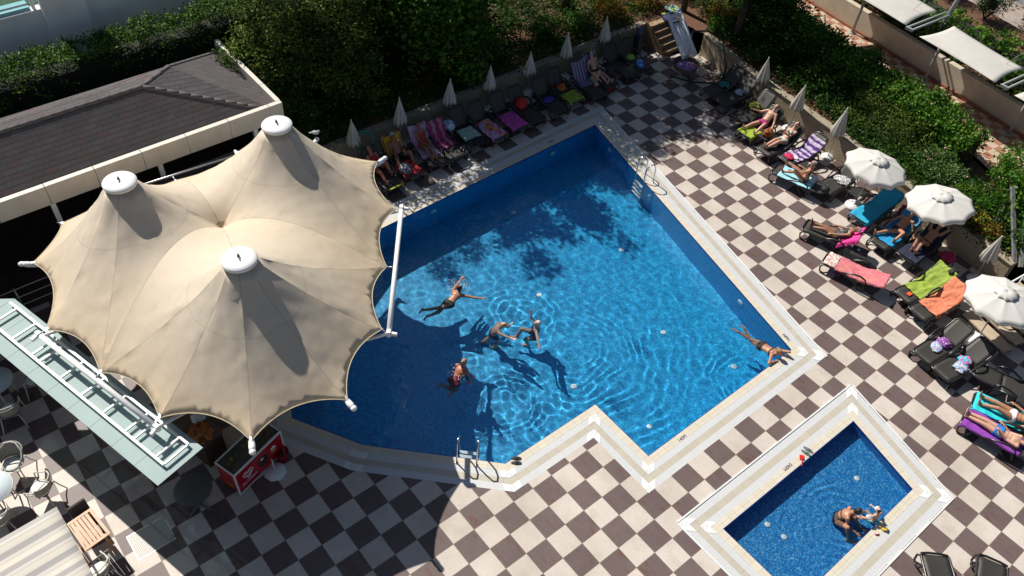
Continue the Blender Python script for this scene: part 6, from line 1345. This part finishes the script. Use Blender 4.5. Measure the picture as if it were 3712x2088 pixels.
k = MB(); k.ell((.83, -.012, .47), (.155, .008, .20), 20, 10); k.build('ice_cream_picture', mat('chocolate_print', (.03, .015, .01), .4), fz); k = MB(); k.ell((.80, -.02, .57), (.05, .006, .05)); k.build('cream_picture', M_LOGO, fz); k = MB(); k.ell((1.18, -.012, .52), (.10, .008, .14), 16, 8); k.build('cone_picture', mat('caramel_print', (.45, .22, .06), .5), fz); k = MB(); k.ell((1.17, -.02, .60), (.08, .006, .06)); k.build('cream_picture', M_LOGO, fz)
k = MB(); k.ell((-.014, .25, .30), (.006, .12, .07), 14, 8); k.build('fruit_picture', mat('yellow_green_print', (.25, .30, .03), .5), fz)
bk = empty('red_bucket', (*((-4.950, -6.211, 0.000))[:2], 0), 0, 'red plastic bucket standing at the right end of the freezer', 'bucket'); k = MB(); k.lathe([(.11, 0), (.16, .32), (.175, .33), (.16, .325), (.11, .02), (0, .02)], 22); k.build('pail', mat('red_bucket_plastic', (.42, .005, .015), .4), bk); k = MB(); k.tube([(.165*math.cos(a), .165*math.sin(a)*.3+.0, .33+.10*abs(math.sin(a))) for a in [3.14159*i/10 for i in range(11)]], .005, 5); k.build('handle', M_STEEL, bk)
pb = empty('weighted_stand', (*((-4.724, -6.542, 0.000))[:2], 0), 0, 'empty white parasol base with a short pole in front of the freezer', 'parasol stand'); k = MB(); k.lathe([(.27, 0), (.28, .03), (.22, .09), (.06, .11), (.0, .11)], 8); k.build('weight', M_WHITE, pb); k = MB(); k.tube([(0, 0, .1), (-.01, 0, .55)], .016, 8); k.build('tube', M_WHITE, pb)
gt = empty('glass_table', (-5.0, -8.35, 0), 0, 'round smoked glass table on a four-footed base beside the freezer', 'table'); k = MB(); k.lathe([(.42, .70), (.43, .712), (.42, .72), (0, .72)], 36); k.build('table_top', mat('smoked_glass', (.10, .11, .10), .35, spec=.4), gt); k = MB(); k.tube([(0, 0, .05), (0, 0, .70)], .03, 10)
for a in range(4): k.beam((0, 0, .04), (.34*math.cos(a*1.571+.5), .34*math.sin(a*1.571+.5), .02), .06, .03)
k.build('pedestal', mat('grey_green_metal', (.16, .18, .16), .5), gt)
bc = empty('bar_counter', (-6.35, -7.6, 0), math.atan2(1.75, 6.44), 'dark bar counter under the canopy edge between glass roof and freezer', 'counter'); k = MB(); k.box((0, 0, .45), (1.1, .55, .90)); k.build('cabinet', mat('dark_wood_counter', (.06, .035, .02), .6, noise_amt=.2), bc, .01); k = MB(); k.box((0, 0, .92), (1.16, .62, .04)); k.build('worktop', mat('worktop', (.12, .09, .07), .4), bc, .006)
lump('tablecloth', (-6.05, -7.6, .94), (.30, .26, .12), blotch('orange_brown_cloth', [(.30, .09, .02), (.38, .14, .03), (.10, .03, .01)], 3), 'orange-brown cloth bundle on the bar counter', 'cloth', 33); lump('plastic_bag', (-6.55, -7.45, .94), (.18, .16, .10), C_WHT, 'crumpled white bag on the bar counter', 'bag', 34)
# ------------------------------------------------------------------ wicker chairs and round tables at the lower left
def wick():
    m, nt, b = newmat('pale_woven_plastic'); g = G(nt); tc = g.n('ShaderNodeTexCoord'); v = g.n('ShaderNodeTexVoronoi'); v.inputs['Scale'].default_value = 55; g.l(tc.outputs['Object'], v.inputs['Vector']); c = g.ramp(v.outputs['Distance'], [(.2, (.56, .54, .48)), (.6, (.22, .21, .18))]); g.l(c, b.inputs['Base Color']); b.inputs['Roughness'].default_value = .6; return m
M_WEAVE = wick(); M_CFR = mat('pale_olive_frame', (.60, .60, .54), .5)
def make_chair():
    root = empty('wicker_chair', (0, 0, 0))
    k = MB(); k.box((0, 0, .44), (.44, .44, .02)); k.build('seat', M_WEAVE, root, .008); k = MB(); k.ell((.02, 0, .465), (.20, .20, .03)); k.build('seat_pad', mat('white_seat_pad', (.68, .68, .64), .7), root)
    V = []; n = 12
    for i in range(6):
        z = .46+i*.075; rr_ = .255+.012*i
        for j in range(n+1): a = math.pi*(.5+j/n)*1.0; V.append((rr_*math.cos(a)*.85-.0-.02*i, rr_*math.sin(a), z+.03*math.sin(math.pi*j/n)*(i/5)))
    k = MB(); k.add(V, [(i*(n+1)+j, (i+1)*(n+1)+j, (i+1)*(n+1)+j+1, i*(n+1)+j+1) for i in range(5) for j in range(n)], True); o = k.build('backrest', M_WEAVE, root); o.modifiers.new('s', 'SOLIDIFY').thickness = .015
    k = MB(); k.tube([(.20, .27, .66), (0, .28, .68), (-.14, .26, .78), (-.28, .12, .89), (-.31, 0, .90), (-.28, -.12, .89), (-.14, -.26, .78), (0, -.28, .68), (.20, -.27, .66)], .014, 8); k.build('top_rail', M_CFR, root)
    for s in (-1, 1):
        k = MB(); k.tube([(.20, s*.27, .66), (.21, s*.25, .44), (.27, s*.29, 0)], .015, 8); k.build('leg', M_CFR, root); k = MB(); k.tube([(-.20, s*.20, .46), (-.26, s*.24, .2), (-.34, s*.28, 0)], .015, 8); k.build('leg', M_CFR, root)
    return root
ch0 = None
for i, (x, y, rz, lb) in enumerate(((-7.25, -11.05, -130, 'pale wicker chair right of the sunlit round table'), (-8.28, -11.35, -35, 'pale wicker chair behind the sunlit round table'), (-7.02, -12.05, 175, 'pale wicker chair on the near side of the sunlit round table'), (-10.45, -10.15, -110, 'shaded wicker chair beside the glass roof at the left edge'), (-9.85, -10.95, 165, 'shaded wicker chair with bright rim below the shaded round table'), (-4.55, -10.75, 195, 'dark-seated wicker chair at the end of the slatted wooden table'))):
    if ch0 is None: ch0 = c_ = make_chair()
    else: c_ = copy_tree(ch0)
    c_.location = (x, y, 0); c_.rotation_euler = (0, 0, rad(rz)); tag(c_, lb, 'chair', 'wicker chairs at the lower left')
for x, y, lb in ((-7.68, -11.90, 'sunlit round white table at the lower left edge'), (-10.72, -10.98, 'shaded round table with pale blue top at the left edge')):
    root = empty('round_table', (x, y, 0), 0, lb, 'table', 'round cafe tables'); k = MB(); k.lathe([(.43, .705), (.45, .715), (.445, .73), (0, .732)], 40); k.build('table_top', mat('pale_blue_glass_top', (.62, .70, .73), .2), root); k = MB(); k.tube([(.45*math.cos(a), .45*math.sin(a), .715) for a in [6.28318*i/40 for i in range(40)]], .014, 6, closed=True); k.build('rim', M_CFR, root)
    for a in range(4): k = MB(); k.tube([(.28*math.cos(a*1.571), .28*math.sin(a*1.571), .70), (.36*math.cos(a*1.571), .36*math.sin(a*1.571), 0)], .018, 8); k.build('leg', M_CFR, root)
# slatted wooden table, dark chair, striped awning, manhole cover
wt = empty('slatted_table', (-5.40, -10.62, 0), .14, 'warm wooden slatted table half hidden under the striped awning', 'table'); M_TEAK = mat('oiled_teak', (.44, .22, .09), .45, noise_amt=.22, scale=5)
for i in range(7): k = MB(); k.box((0, -.29+i*.083, .74), (.74, .072, .022)); k.build('slat', M_TEAK, wt, .003)
k = MB(); k.box((-.40, -.04, .742), (.07, .66, .026)); k.build('end_rail', M_TEAK, wt, .003); k = MB(); k.box((.40, -.04, .742), (.07, .66, .026)); k.build('end_rail', M_TEAK, wt, .003); k = MB(); k.box((0, .325, .742), (.87, .07, .026)); k.build('side_rail', M_TEAK, wt, .003)
for a in (-1, 1):
    for b in (-1, 1): k = MB(); k.box((a*.36, -.04+b*.28, .36), (.06, .06, .73)); k.build('leg', M_TEAK, wt)
dk = empty('dark_chair', (-6.05, -10.55, 0), .14, 'dark grey cushioned chair back showing between awning corner and wooden table', 'chair'); k = MB(); k.box((0, 0, .70), (.07, .40, .42)); k.build('backrest', mat('charcoal_cushion', (.05, .045, .045), .8), dk, .02); k = MB(); k.box((.23, 0, .42), (.44, .42, .06)); k.build('seat', mat('charcoal_cushion', (.05, .045, .045), .8), dk, .02)
for a in (0, .42):
    for b in (-.18, .18): k = MB(); k.box((a, b, .20), (.035, .035, .40)); k.build('leg', M_CFR, dk)
sa = empty('striped_awning', (-5.12, -10.77, 2.4), .03, 'grey and cream striped awning in the bottom left corner', 'awning')
def aw_mat():
    m, nt, b = newmat('striped_awning_cloth'); g = G(nt); tc = g.n('ShaderNodeTexCoord'); sp_ = g.n('ShaderNodeSeparateXYZ'); g.l(tc.outputs['Object'], sp_.inputs[0]); f = g.math('FRACT', g.math('DIVIDE', g.math('ADD', sp_.outputs[0], .02), .355))
    c = g.ramp(f, [(0, (.36, .345, .33)), (.34, (.36, .345, .33)), (.36, (.60, .56, .52)), (.52, (.62, .58, .53)), (.53, (.36, .30, .27)), (.555, (.62, .58, .50)), (.60, (.62, .58, .50)), (.61, (.36, .30, .27)), (.635, (.64, .60, .50)), (.97, (.62, .58, .52)), (1, (.36, .345, .33))]); n = g.noise(tc.outputs['Object'], 3, 4)
    c = g.mix(g.math('MULTIPLY', n, .15), c, (.4, .37, .33)); g.l(c, b.inputs['Base Color']); b.inputs['Roughness'].default_value = .85; return m
k = MB(); n = 24; V = []
for i in range(n+1):
    for j in range(13): x = 3.6*i/n; y = -3.6*j/12; V.append((x, y, -.03*math.sin(math.pi*j/12)+.015*math.sin(x*9)-.0))
k.add(V, [(i*13+j, (i+1)*13+j, (i+1)*13+j+1, i*13+j+1) for i in range(n) for j in range(12)], True); o = k.build('cloth', aw_mat(), sa); o.modifiers.new('s', 'SOLIDIFY').thickness = .01
for x, y in ((.05, -.05), (.05, -3.5), (3.5, -3.5)): k = MB(); k.tube([(x, y, -2.4), (x, y, -.03)], .025, 8); k.build('post', M_CFR, sa)
mh = empty('manhole_cover', (-4.865, -9.565, 0), 0, 'patterned metal manhole cover in the tiles, half in shadow', 'manhole cover')
def dia():
    m, nt, b = newmat('chequer_plate'); g = G(nt); tc = g.n('ShaderNodeTexCoord'); mp_ = g.n('ShaderNodeMapping'); mp_.inputs['Rotation'].default_value = (0, 0, .785); g.l(tc.outputs['Object'], mp_.inputs[0]); ck = g.n('ShaderNodeTexChecker'); ck.inputs['Scale'].default_value = 42; g.l(mp_.outputs[0], ck.inputs['Vector']); c = g.mix(ck.outputs['Fac'], (.26, .25, .23), (.55, .53, .50)); g.l(c, b.inputs['Base Color']); b.inputs['Roughness'].default_value = .5; b.inputs['Metallic'].default_value = .1; g.l(g.bump(ck.outputs['Fac'], .5, .004), b.inputs['Normal']); return m
M_DIA = dia()
for s in (-1, 1): k = MB(); k.box((0, s*.208, .006), (.67, .412, .012)); k.build('plate', M_DIA, mh, .002)
k = MB()
for c_, d_ in (((0, .425, .004), (.71, .015, .008)), ((0, -.425, .004), (.71, .015, .008)), ((.345, 0, .004), (.015, .84, .008)), ((-.345, 0, .004), (.015, .84, .008))): k.box(c_, d_)
k.build('frame', M_STEEL, mh)
# birds on the canopy rim
for P, lb in (((-12.211, -0.767, 3.050), 'grey and white dove perched on the canopy rim right of the far peak'),):
    b_ = empty('dove', P, .8, lb, 'bird'); k = MB(); k.ell((0, 0, .10), (.11, .06, .06)); k.ell((.10, 0, .16), (.035, .03, .035)); k.tube([(-.08, 0, .09), (-.2, 0, .06)], [.035, .012], 6); k.tube([(.125, 0, .16), (.155, 0, .155)], [.01, .003], 5); o = k.build('body', mat('dove_grey', (.40, .42, .45), .7), b_)
# ------------------------------------------------------------------ everybody
def C(n, c): return cloth_m(n, c)
K_BLACK = C('black_swimwear', (.012, .012, .015)); K_DARKP = blotch('dark_pink_trunks', [(.02, .015, .03), (.02, .015, .03), (.45, .05, .2), (.03, .02, .05)], 4); K_LBLUE = C('light_blue_bikini', (.38, .66, .68)); K_FLOR = mat('dark_floral_swimsuit', (.04, .05, .05), .7, noise_amt=.8, scale=14); K_RED = C('red_swimsuit', (.42, .02, .03)); K_WHITE = C('white_bikini', (.78, .78, .76)); K_BLUE = C('blue_shorts', (.02, .17, .55)); K_TEAL = C('teal_shorts', (.01, .30, .26)); K_NAVY = mat('navy_swimsuit', (.02, .03, .08), .7, noise_amt=.6, scale=20); K_CYAN = C('cyan_trunks', (.05, .45, .5))
TR = {'torso': (-.3, .16), 'thigh': (-.3, .46)}; BB = {'torso': (-.3, .10), 'thigh': (-.3, .03)}; BT = {'torso': (.60, .76)}; SW = {'torso': (-.3, .84), 'thigh': (-.3, .03)}
def lying(lg, deg, label, skin_m, hair_m, clothes, feet, hands, knee=(0, 0, 1), px=1.06, pz=.46, look=None, female=False, hair='short', elbow=None, h=1.0, belly=0.0, side=0.0, py=0.0, td=None):
    th = rad((td if td is not None else deg)*1.0); u = (math.cos(th), side, math.sin(th)); f = (-math.sin(th), 0, math.cos(th))
    return person(label, lg.location, lg.rotation_euler.z, (px, py, pz), u, f, feet, hands, skin_m, hair_m, clothes, knee=knee, elbow=elbow, look=look or (-math.sin(th)-.25, 0, math.cos(th)*.8), h=h, female=female, hair=hair, toes=[(-.25, .1, .95), (-.25, -.1, .95)], belly=belly, headup=u)
# sunny row
lying(R4, 45, 'person in dark and pink swim trunks lying back on a lounger with legs apart', S_FAIR, H_DARK, [('swim_trunks', K_DARKP, TR, .012)], [(.28, -.24, .43), (.20, .22, .43)], [(1.0, -.42, .55), (1.05, .55, .72)], belly=.03, knee=[(0, -.4, 1), (0, .5, .8)])
_, q5 = lying(R5, 45, 'person in light blue bikini lying on a lounger holding a phone', S_FAIR, H_DARK, [('bikini_bottom', K_LBLUE, BB, .008), ('bikini_top', K_LBLUE, BT, .008)], [(.26, .02, .44), (.24, .14, .44)], [(1.05, -.10, .86), (1.12, .12, .84)], female=True, hair='long', knee=(0, -.3, 1))
person('person with grey hair and black bikini sitting up on the flat lounger, legs stretched out', R7.location, R7.rotation_euler.z, (1.12, .02, .46), (.12, 0, 1), (-1, 0, .1), [(.36, -.12, .44), (.30, .22, .62)], [(.72, -.10, .75), (.80, .22, .70)], S_TAN, H_GREY, [('bikini_bottom', K_BLACK, BB, .008), ('bikini_top', K_BLACK, BT, .008)], knee=(0, 0, 1), look=(-.8, .1, -.6), female=True, hair='bun', toes=[(-.3, -.1, .9), (-.3, .1, .9)], elbow=(0, 0, -1))
lying(R10, 45, 'person in white cap and dark floral swimsuit lying back against a hot pink towel', S_BROWN, H_WHITE, [('swimsuit', K_FLOR, SW, .008)], [(.22, -.10, .43), (.16, .12, .43)], [(.78, -.20, .52), (.72, .26, .56)], female=True, knee=(0, .2, 1))
lying(R11, 35, 'person in black briefs lying on a bright blue towel, one leg bent outwards', S_TAN, H_DARK, [('swim_briefs', K_BLACK, BB, .010)], [(.28, .34, .44), (.48, -.24, .43)], [(1.15, -.50, .50), (1.0, .44, .50)], belly=.05, knee=[(0, .6, .6), (0, -.8, .5)])
lying(R12, 35, 'person in black briefs under the parasol with both hands behind the head', S_TAN, H_DARK, [('swim_briefs', K_BLACK, BB, .010)], [(.38, -.06, .43), (.44, .10, .43)], [(1.75, -.10, 1.02), (1.75, .10, 1.02)], belly=.05, knee=(0, .2, 1), elbow=[(.3, -1, .2), (.3, 1, .2)])
lying(R18, 12, 'person in white bikini lying on an aqua towel at the right edge', S_TAN, H_DARK, [('bikini_bottom', K_WHITE, BB, .008), ('bikini_top', K_WHITE, BT, .008)], [(.16, -.12, .42), (.06, .16, .44)], [(.98, -.34, .48), (.86, .38, .50)], female=True, px=1.0, hair='long', knee=(0, 0, 1))
lying(R19, 4, 'person in bright blue shorts lying on a violet towel at the right edge', S_FAIR, H_DARK, [('shorts', K_BLUE, {'torso': (-.3, .10), 'thigh': (-.3, .38)}, .014)], [(-.02, -.05, .44), (.0, .08, .44)], [(.86, -.12, .60), (.88, .30, .46)], px=.90, knee=(0, 0, 1), elbow=(0, 0, -1))
# shaded row
lying(SD[0], 60, 'person in red top with bare drawn-up knees, half hidden by the canopy edge', S_RED, H_DARK, [('top', K_RED, {'torso': (.1, .84)}, .010), ('shorts', K_BLACK, BB, .01)], [(.52, -.20, .43), (.20, .20, .43)], [(.95, -.25, .65), (.95, .25, .65)], female=True, px=1.02, td=45)
_, qg = lying(SD[1], 60, 'person in grey cap and black trunks sitting against a yellow towel in the shade', S_BROWN, H_GREY, [('swim_trunks', K_BLACK, TR, .012)], [(.55, -.30, .30), (.30, .30, .42)], [(.98, -.22, .60), (.95, .20, .66)], belly=.03, knee=[(0, -.3, 1), (0, .3, 1)])
lying(SD[2], 60, 'person in red swimsuit reading in the shade on a lilac towel', S_BROWN, H_DARK, [('swimsuit', K_RED, SW, .008)], [(.22, -.02, .43), (.26, .14, .43)], [(.88, -.12, .70), (.88, .12, .70)], female=True, belly=.02)
lying(SD[11], 60, 'person lying on the shaded lounger beside the teal shorts person, bare legs stretched out', S_FAIR, H_DARK, [('swim_trunks', K_BLACK, TR, .012)], [(.20, -.10, .43), (.22, .12, .43)], [(.98, -.30, .55), (.98, .30, .55)])
person('person in teal shorts, sitting bent forward on a shaded lounger edge', SD[11].location, SD[11].rotation_euler.z, (.72, .42, .45), (-.25, .0, 1), (-.9, .35, .2), [(.32, .62, .06), (.30, .42, .06)], [(.35, .55, .50), (.38, .35, .50)], S_FAIR, H_DARK, [('swim_shorts', K_TEAL, TR, .010)], knee=(0, 0, 1), look=(-.6, .2, -.7), h=.80, bend=(-.55, .1, .85), toes=[(-1, .1, 0), (-1, 0, 0)])
# main pool
def wp(P): return Vector(P)
Z = -.05
a_head, a_hip, a_handR, a_handL = wp((-6.989, 0.802, 0.060)), wp((-6.792, 0.162, -0.100)), wp((-6.202, 1.164, -0.020)), wp((-7.381, 1.112, 0.000))
ux = (a_head-a_hip).normalized()
person('person in black shorts swimming breaststroke through the tree shade with arms spread', (0, 0, 0), 0, a_hip, ux, (0, 0, -1), [wp((-6.849, -0.558, -0.350)), wp((-7.115, -0.557, -0.300))], [a_handL, a_handR], S_TAN, H_DARK, [('swim_shorts', K_BLACK, TR, .012)], knee=(0, 0, -1), elbow=(0, 0, -1), look=(ux.x, ux.y, .25), headup=(-ux.x*.4, -ux.y*.4, 1), toes=[(-ux.x, -ux.y, -.2)]*2)
hd = wp((-5.229, 0.732, 0.120)); 
person('bald person in dark shorts standing in the main pool with both arms reaching forward', (0, 0, 0), 0, (hd.x-.10, hd.y-.05, -.62), (.16, .10, 1), (.55, .83, 0), [(hd.x-.35, hd.y-.25, -1.40), (hd.x-.05, hd.y-.1, -1.42)], [wp((-5.034, 1.054, 0.020)), wp((-4.555, 0.790, 0.020))], S_FAIR, H_DARK, [('swim_shorts', K_NAVY, TR, .014)], knee=(.55, .83, 0), elbow=(0, 0, -1), look=(.55, .83, -.5), hair='none', toes=[(.55, .83, 0)]*2, bend=(.35, .42, 1))
hd = wp((-4.561, 1.680, 0.100))
person('white-haired person in navy swimsuit treading water in the main pool', (0, 0, 0), 0, (hd.x-.02, hd.y-.06, -.62), (.04, .10, 1), (-.5, -.5, 0), [(hd.x-.15, hd.y-.15, -1.38), (hd.x-.38, hd.y-.42, -.85)], [wp((-3.861, 1.182, -0.030)), wp((-4.989, 1.801, 0.020))], S_FAIR, H_WHITE, [('swimsuit', K_NAVY, SW, .010)], knee=(-.5, -.5, .4), elbow=(0, 0, -1), look=(-.4, -.5, -.4), female=True, toes=[(-.5, -.5, 0)]*2)
a_head, a_hip = wp((-4.481, -1.137, 0.080)), wp((-4.426, -1.382, -0.160)); ux = (a_head-a_hip).normalized()
person('person with sandy hair in a bun and red swimsuit swimming at the shade edge', (0, 0, 0), 0, a_hip, ux, (0, 0, -1), [wp((-4.288, -1.560, -0.450)), wp((-4.635, -1.661, -0.400))], [wp((-4.256, -0.948, -0.020)), wp((-4.144, -1.096, -0.040))], S_RED, H_BLOND, [('swimsuit', mat('dark_red_print', (.28, .02, .04), .7, noise_amt=.7, scale=22), {'torso': (-.3, .45), 'thigh': (-.3, .03)}, .008)], knee=(0, 0, -1), elbow=(0, 0, -1), look=(ux.x, ux.y, .1), headup=(-ux.x*.3, -ux.y*.3, 1), female=True, hair='bun', toes=[(-ux.x, -ux.y, -.2)]*2)
a_head, a_hip = wp((0.443, 6.446, 0.120)), wp((-0.141, 6.470, -0.060)); ux = (a_head-a_hip).normalized()
person('person in black bikini floating face down with folded arms on the pool coping', (0, 0, 0), 0, a_hip, ux, (0, 0, -1), [wp((-0.902, 6.570, -0.100)), wp((-0.951, 6.328, -0.100))][::-1], [wp((0.337, 6.768, 0.030)), wp((0.462, 6.267, 0.030))], S_TAN, H_BLOND, [('bikini_bottom', K_BLACK, BB, .008), ('bikini_top', K_BLACK, {'torso': (.62, .72)}, .008)], knee=(0, 0, -1), elbow=[(.5, .5, .1), (-.2, -.8, .1)], look=(ux.x, ux.y, -.25), headup=(-ux.x*.2, -ux.y*.2, 1), female=True, hair='bun', toes=[(-ux.x, -ux.y, -.2)]*2)
# small pool
hip = wp((4.480, 3.773, -0.250)); hip.z = -.28; hd = wp((4.528, 3.833, 0.420))
person('person with dark hair sitting in the small pool leaning forward, lime band on the ankle', (0, 0, 0), 0, hip, (.10, .12, 1), (.75, .35, 0), [(hip.x+.50, hip.y-.22, -.36), (hip.x+.52, hip.y+.28, -.36)][::-1], [(hip.x+.52, hip.y-.05, -.10), (hip.x+.30, hip.y+.32, -.05)][::-1], S_TAN, H_DARK, [('bikini_bottom', K_BLACK, BB, .008), ('bikini_top', K_BLACK, {'torso': (.62, .70)}, .008)], knee=(0, 0, 1), elbow=(-.2, 0, -1), look=(.6, .5, -.6), female=True, bend=(.52, .34, .9), toes=[(.8, .4, 0)]*2)
hip = wp((5.141, 4.308, 0.020))
co_, q_ = person('small person with white armbands sitting at the small pool edge', (0, 0, 0), 0, (5.08, hip[1], -.02), (-.05, .0, 1), (-.9, .25, .1), [(4.78, hip[1]-.20, -.30), (4.74, hip[1]+.14, -.30)], [(4.84, hip[1]-.28, .10), (4.76, hip[1]+.26, .05)], S_FAIR, H_DARK, [('swim_trunks', K_CYAN, TR, .008)], knee=(-.3, 0, 1), elbow=(.4, 0, -1), look=(-.8, .3, -.4), h=.62, toes=[(-1, .2, 0)]*2)
for s, dy in ((1, -.20), (-1, .17)):
    k = MB(); k.lathe([(.035, -.05), (.06, -.045), (.065, .0), (.06, .045), (.035, .05)], 12, (0, 0, 0)); o = k.build('armband', M_WHITE); o.location = (4.98, hip[1]+dy, .22); o.rotation_euler = (.4*s, .5, 0); tag(o, 'white armband on the '+('right' if s > 0 else 'left')+' arm of the child in the small pool', 'armband', 'white armbands')
# caps and hats
def capp(q, obj, m, label, cat='cap', brim=True):
    k = MB(); hc_, hu_, lk_, hr_ = q['hc'], q['hu'], q['lk'], q['hr']; oell(k, hc_+hu_*.05, hr_, lk_, hu_, (.090, .100, .075), 16, 10)
    if brim: oell(k, hc_+hu_*.045+lk_*.10, hr_, lk_, hu_, (.065, .075, .010), 12, 6)
    o = k.build('cap', m); o.location = obj.location; o.rotation_euler = obj.rotation_euler; tag(o, label, cat); return o
capp(qg, SD[1], C('grey_cap_cloth', (.35, .37, .42)), 'grey cap on the head of the person against the yellow towel')
# everything under the water surface receives the refracted sunlight
for o in bpy.data.objects:
    if o.type == 'MESH' and (('pool' in o.name and 'fitting' in o.name) or o.name.startswith('person') or o.name in ('tread',) or (o.parent and (o.parent.name.startswith('person') or o.parent.name.startswith('pool_ladder')))): o.cycles.is_caustics_receiver = True
# spray round the two swimmers
def spray(P, r, n, seed, label):
    rng = random.Random(seed); k = MB()
    for i in range(n): a = rng.uniform(0, 6.28); q = r*rng.uniform(.2, 1); s_ = rng.uniform(.006, .014); k.ell((q*math.cos(a), q*math.sin(a), rng.uniform(.0, .10)), (s_, s_, s_), 6, 4)
    o = k.build('water_spray', mat('spray_white', (.8, .85, .88), .2)); o.location = P; tag(o, label, 'spray', kind='stuff')
spray((-7.083, 0.714, 0.000), .38, 150, 1, 'splashing drops around the breaststroke swimmer'); spray((-4.508, -1.180, 0.000), .32, 110, 2, 'splashing drops around the swimmer with the bun')
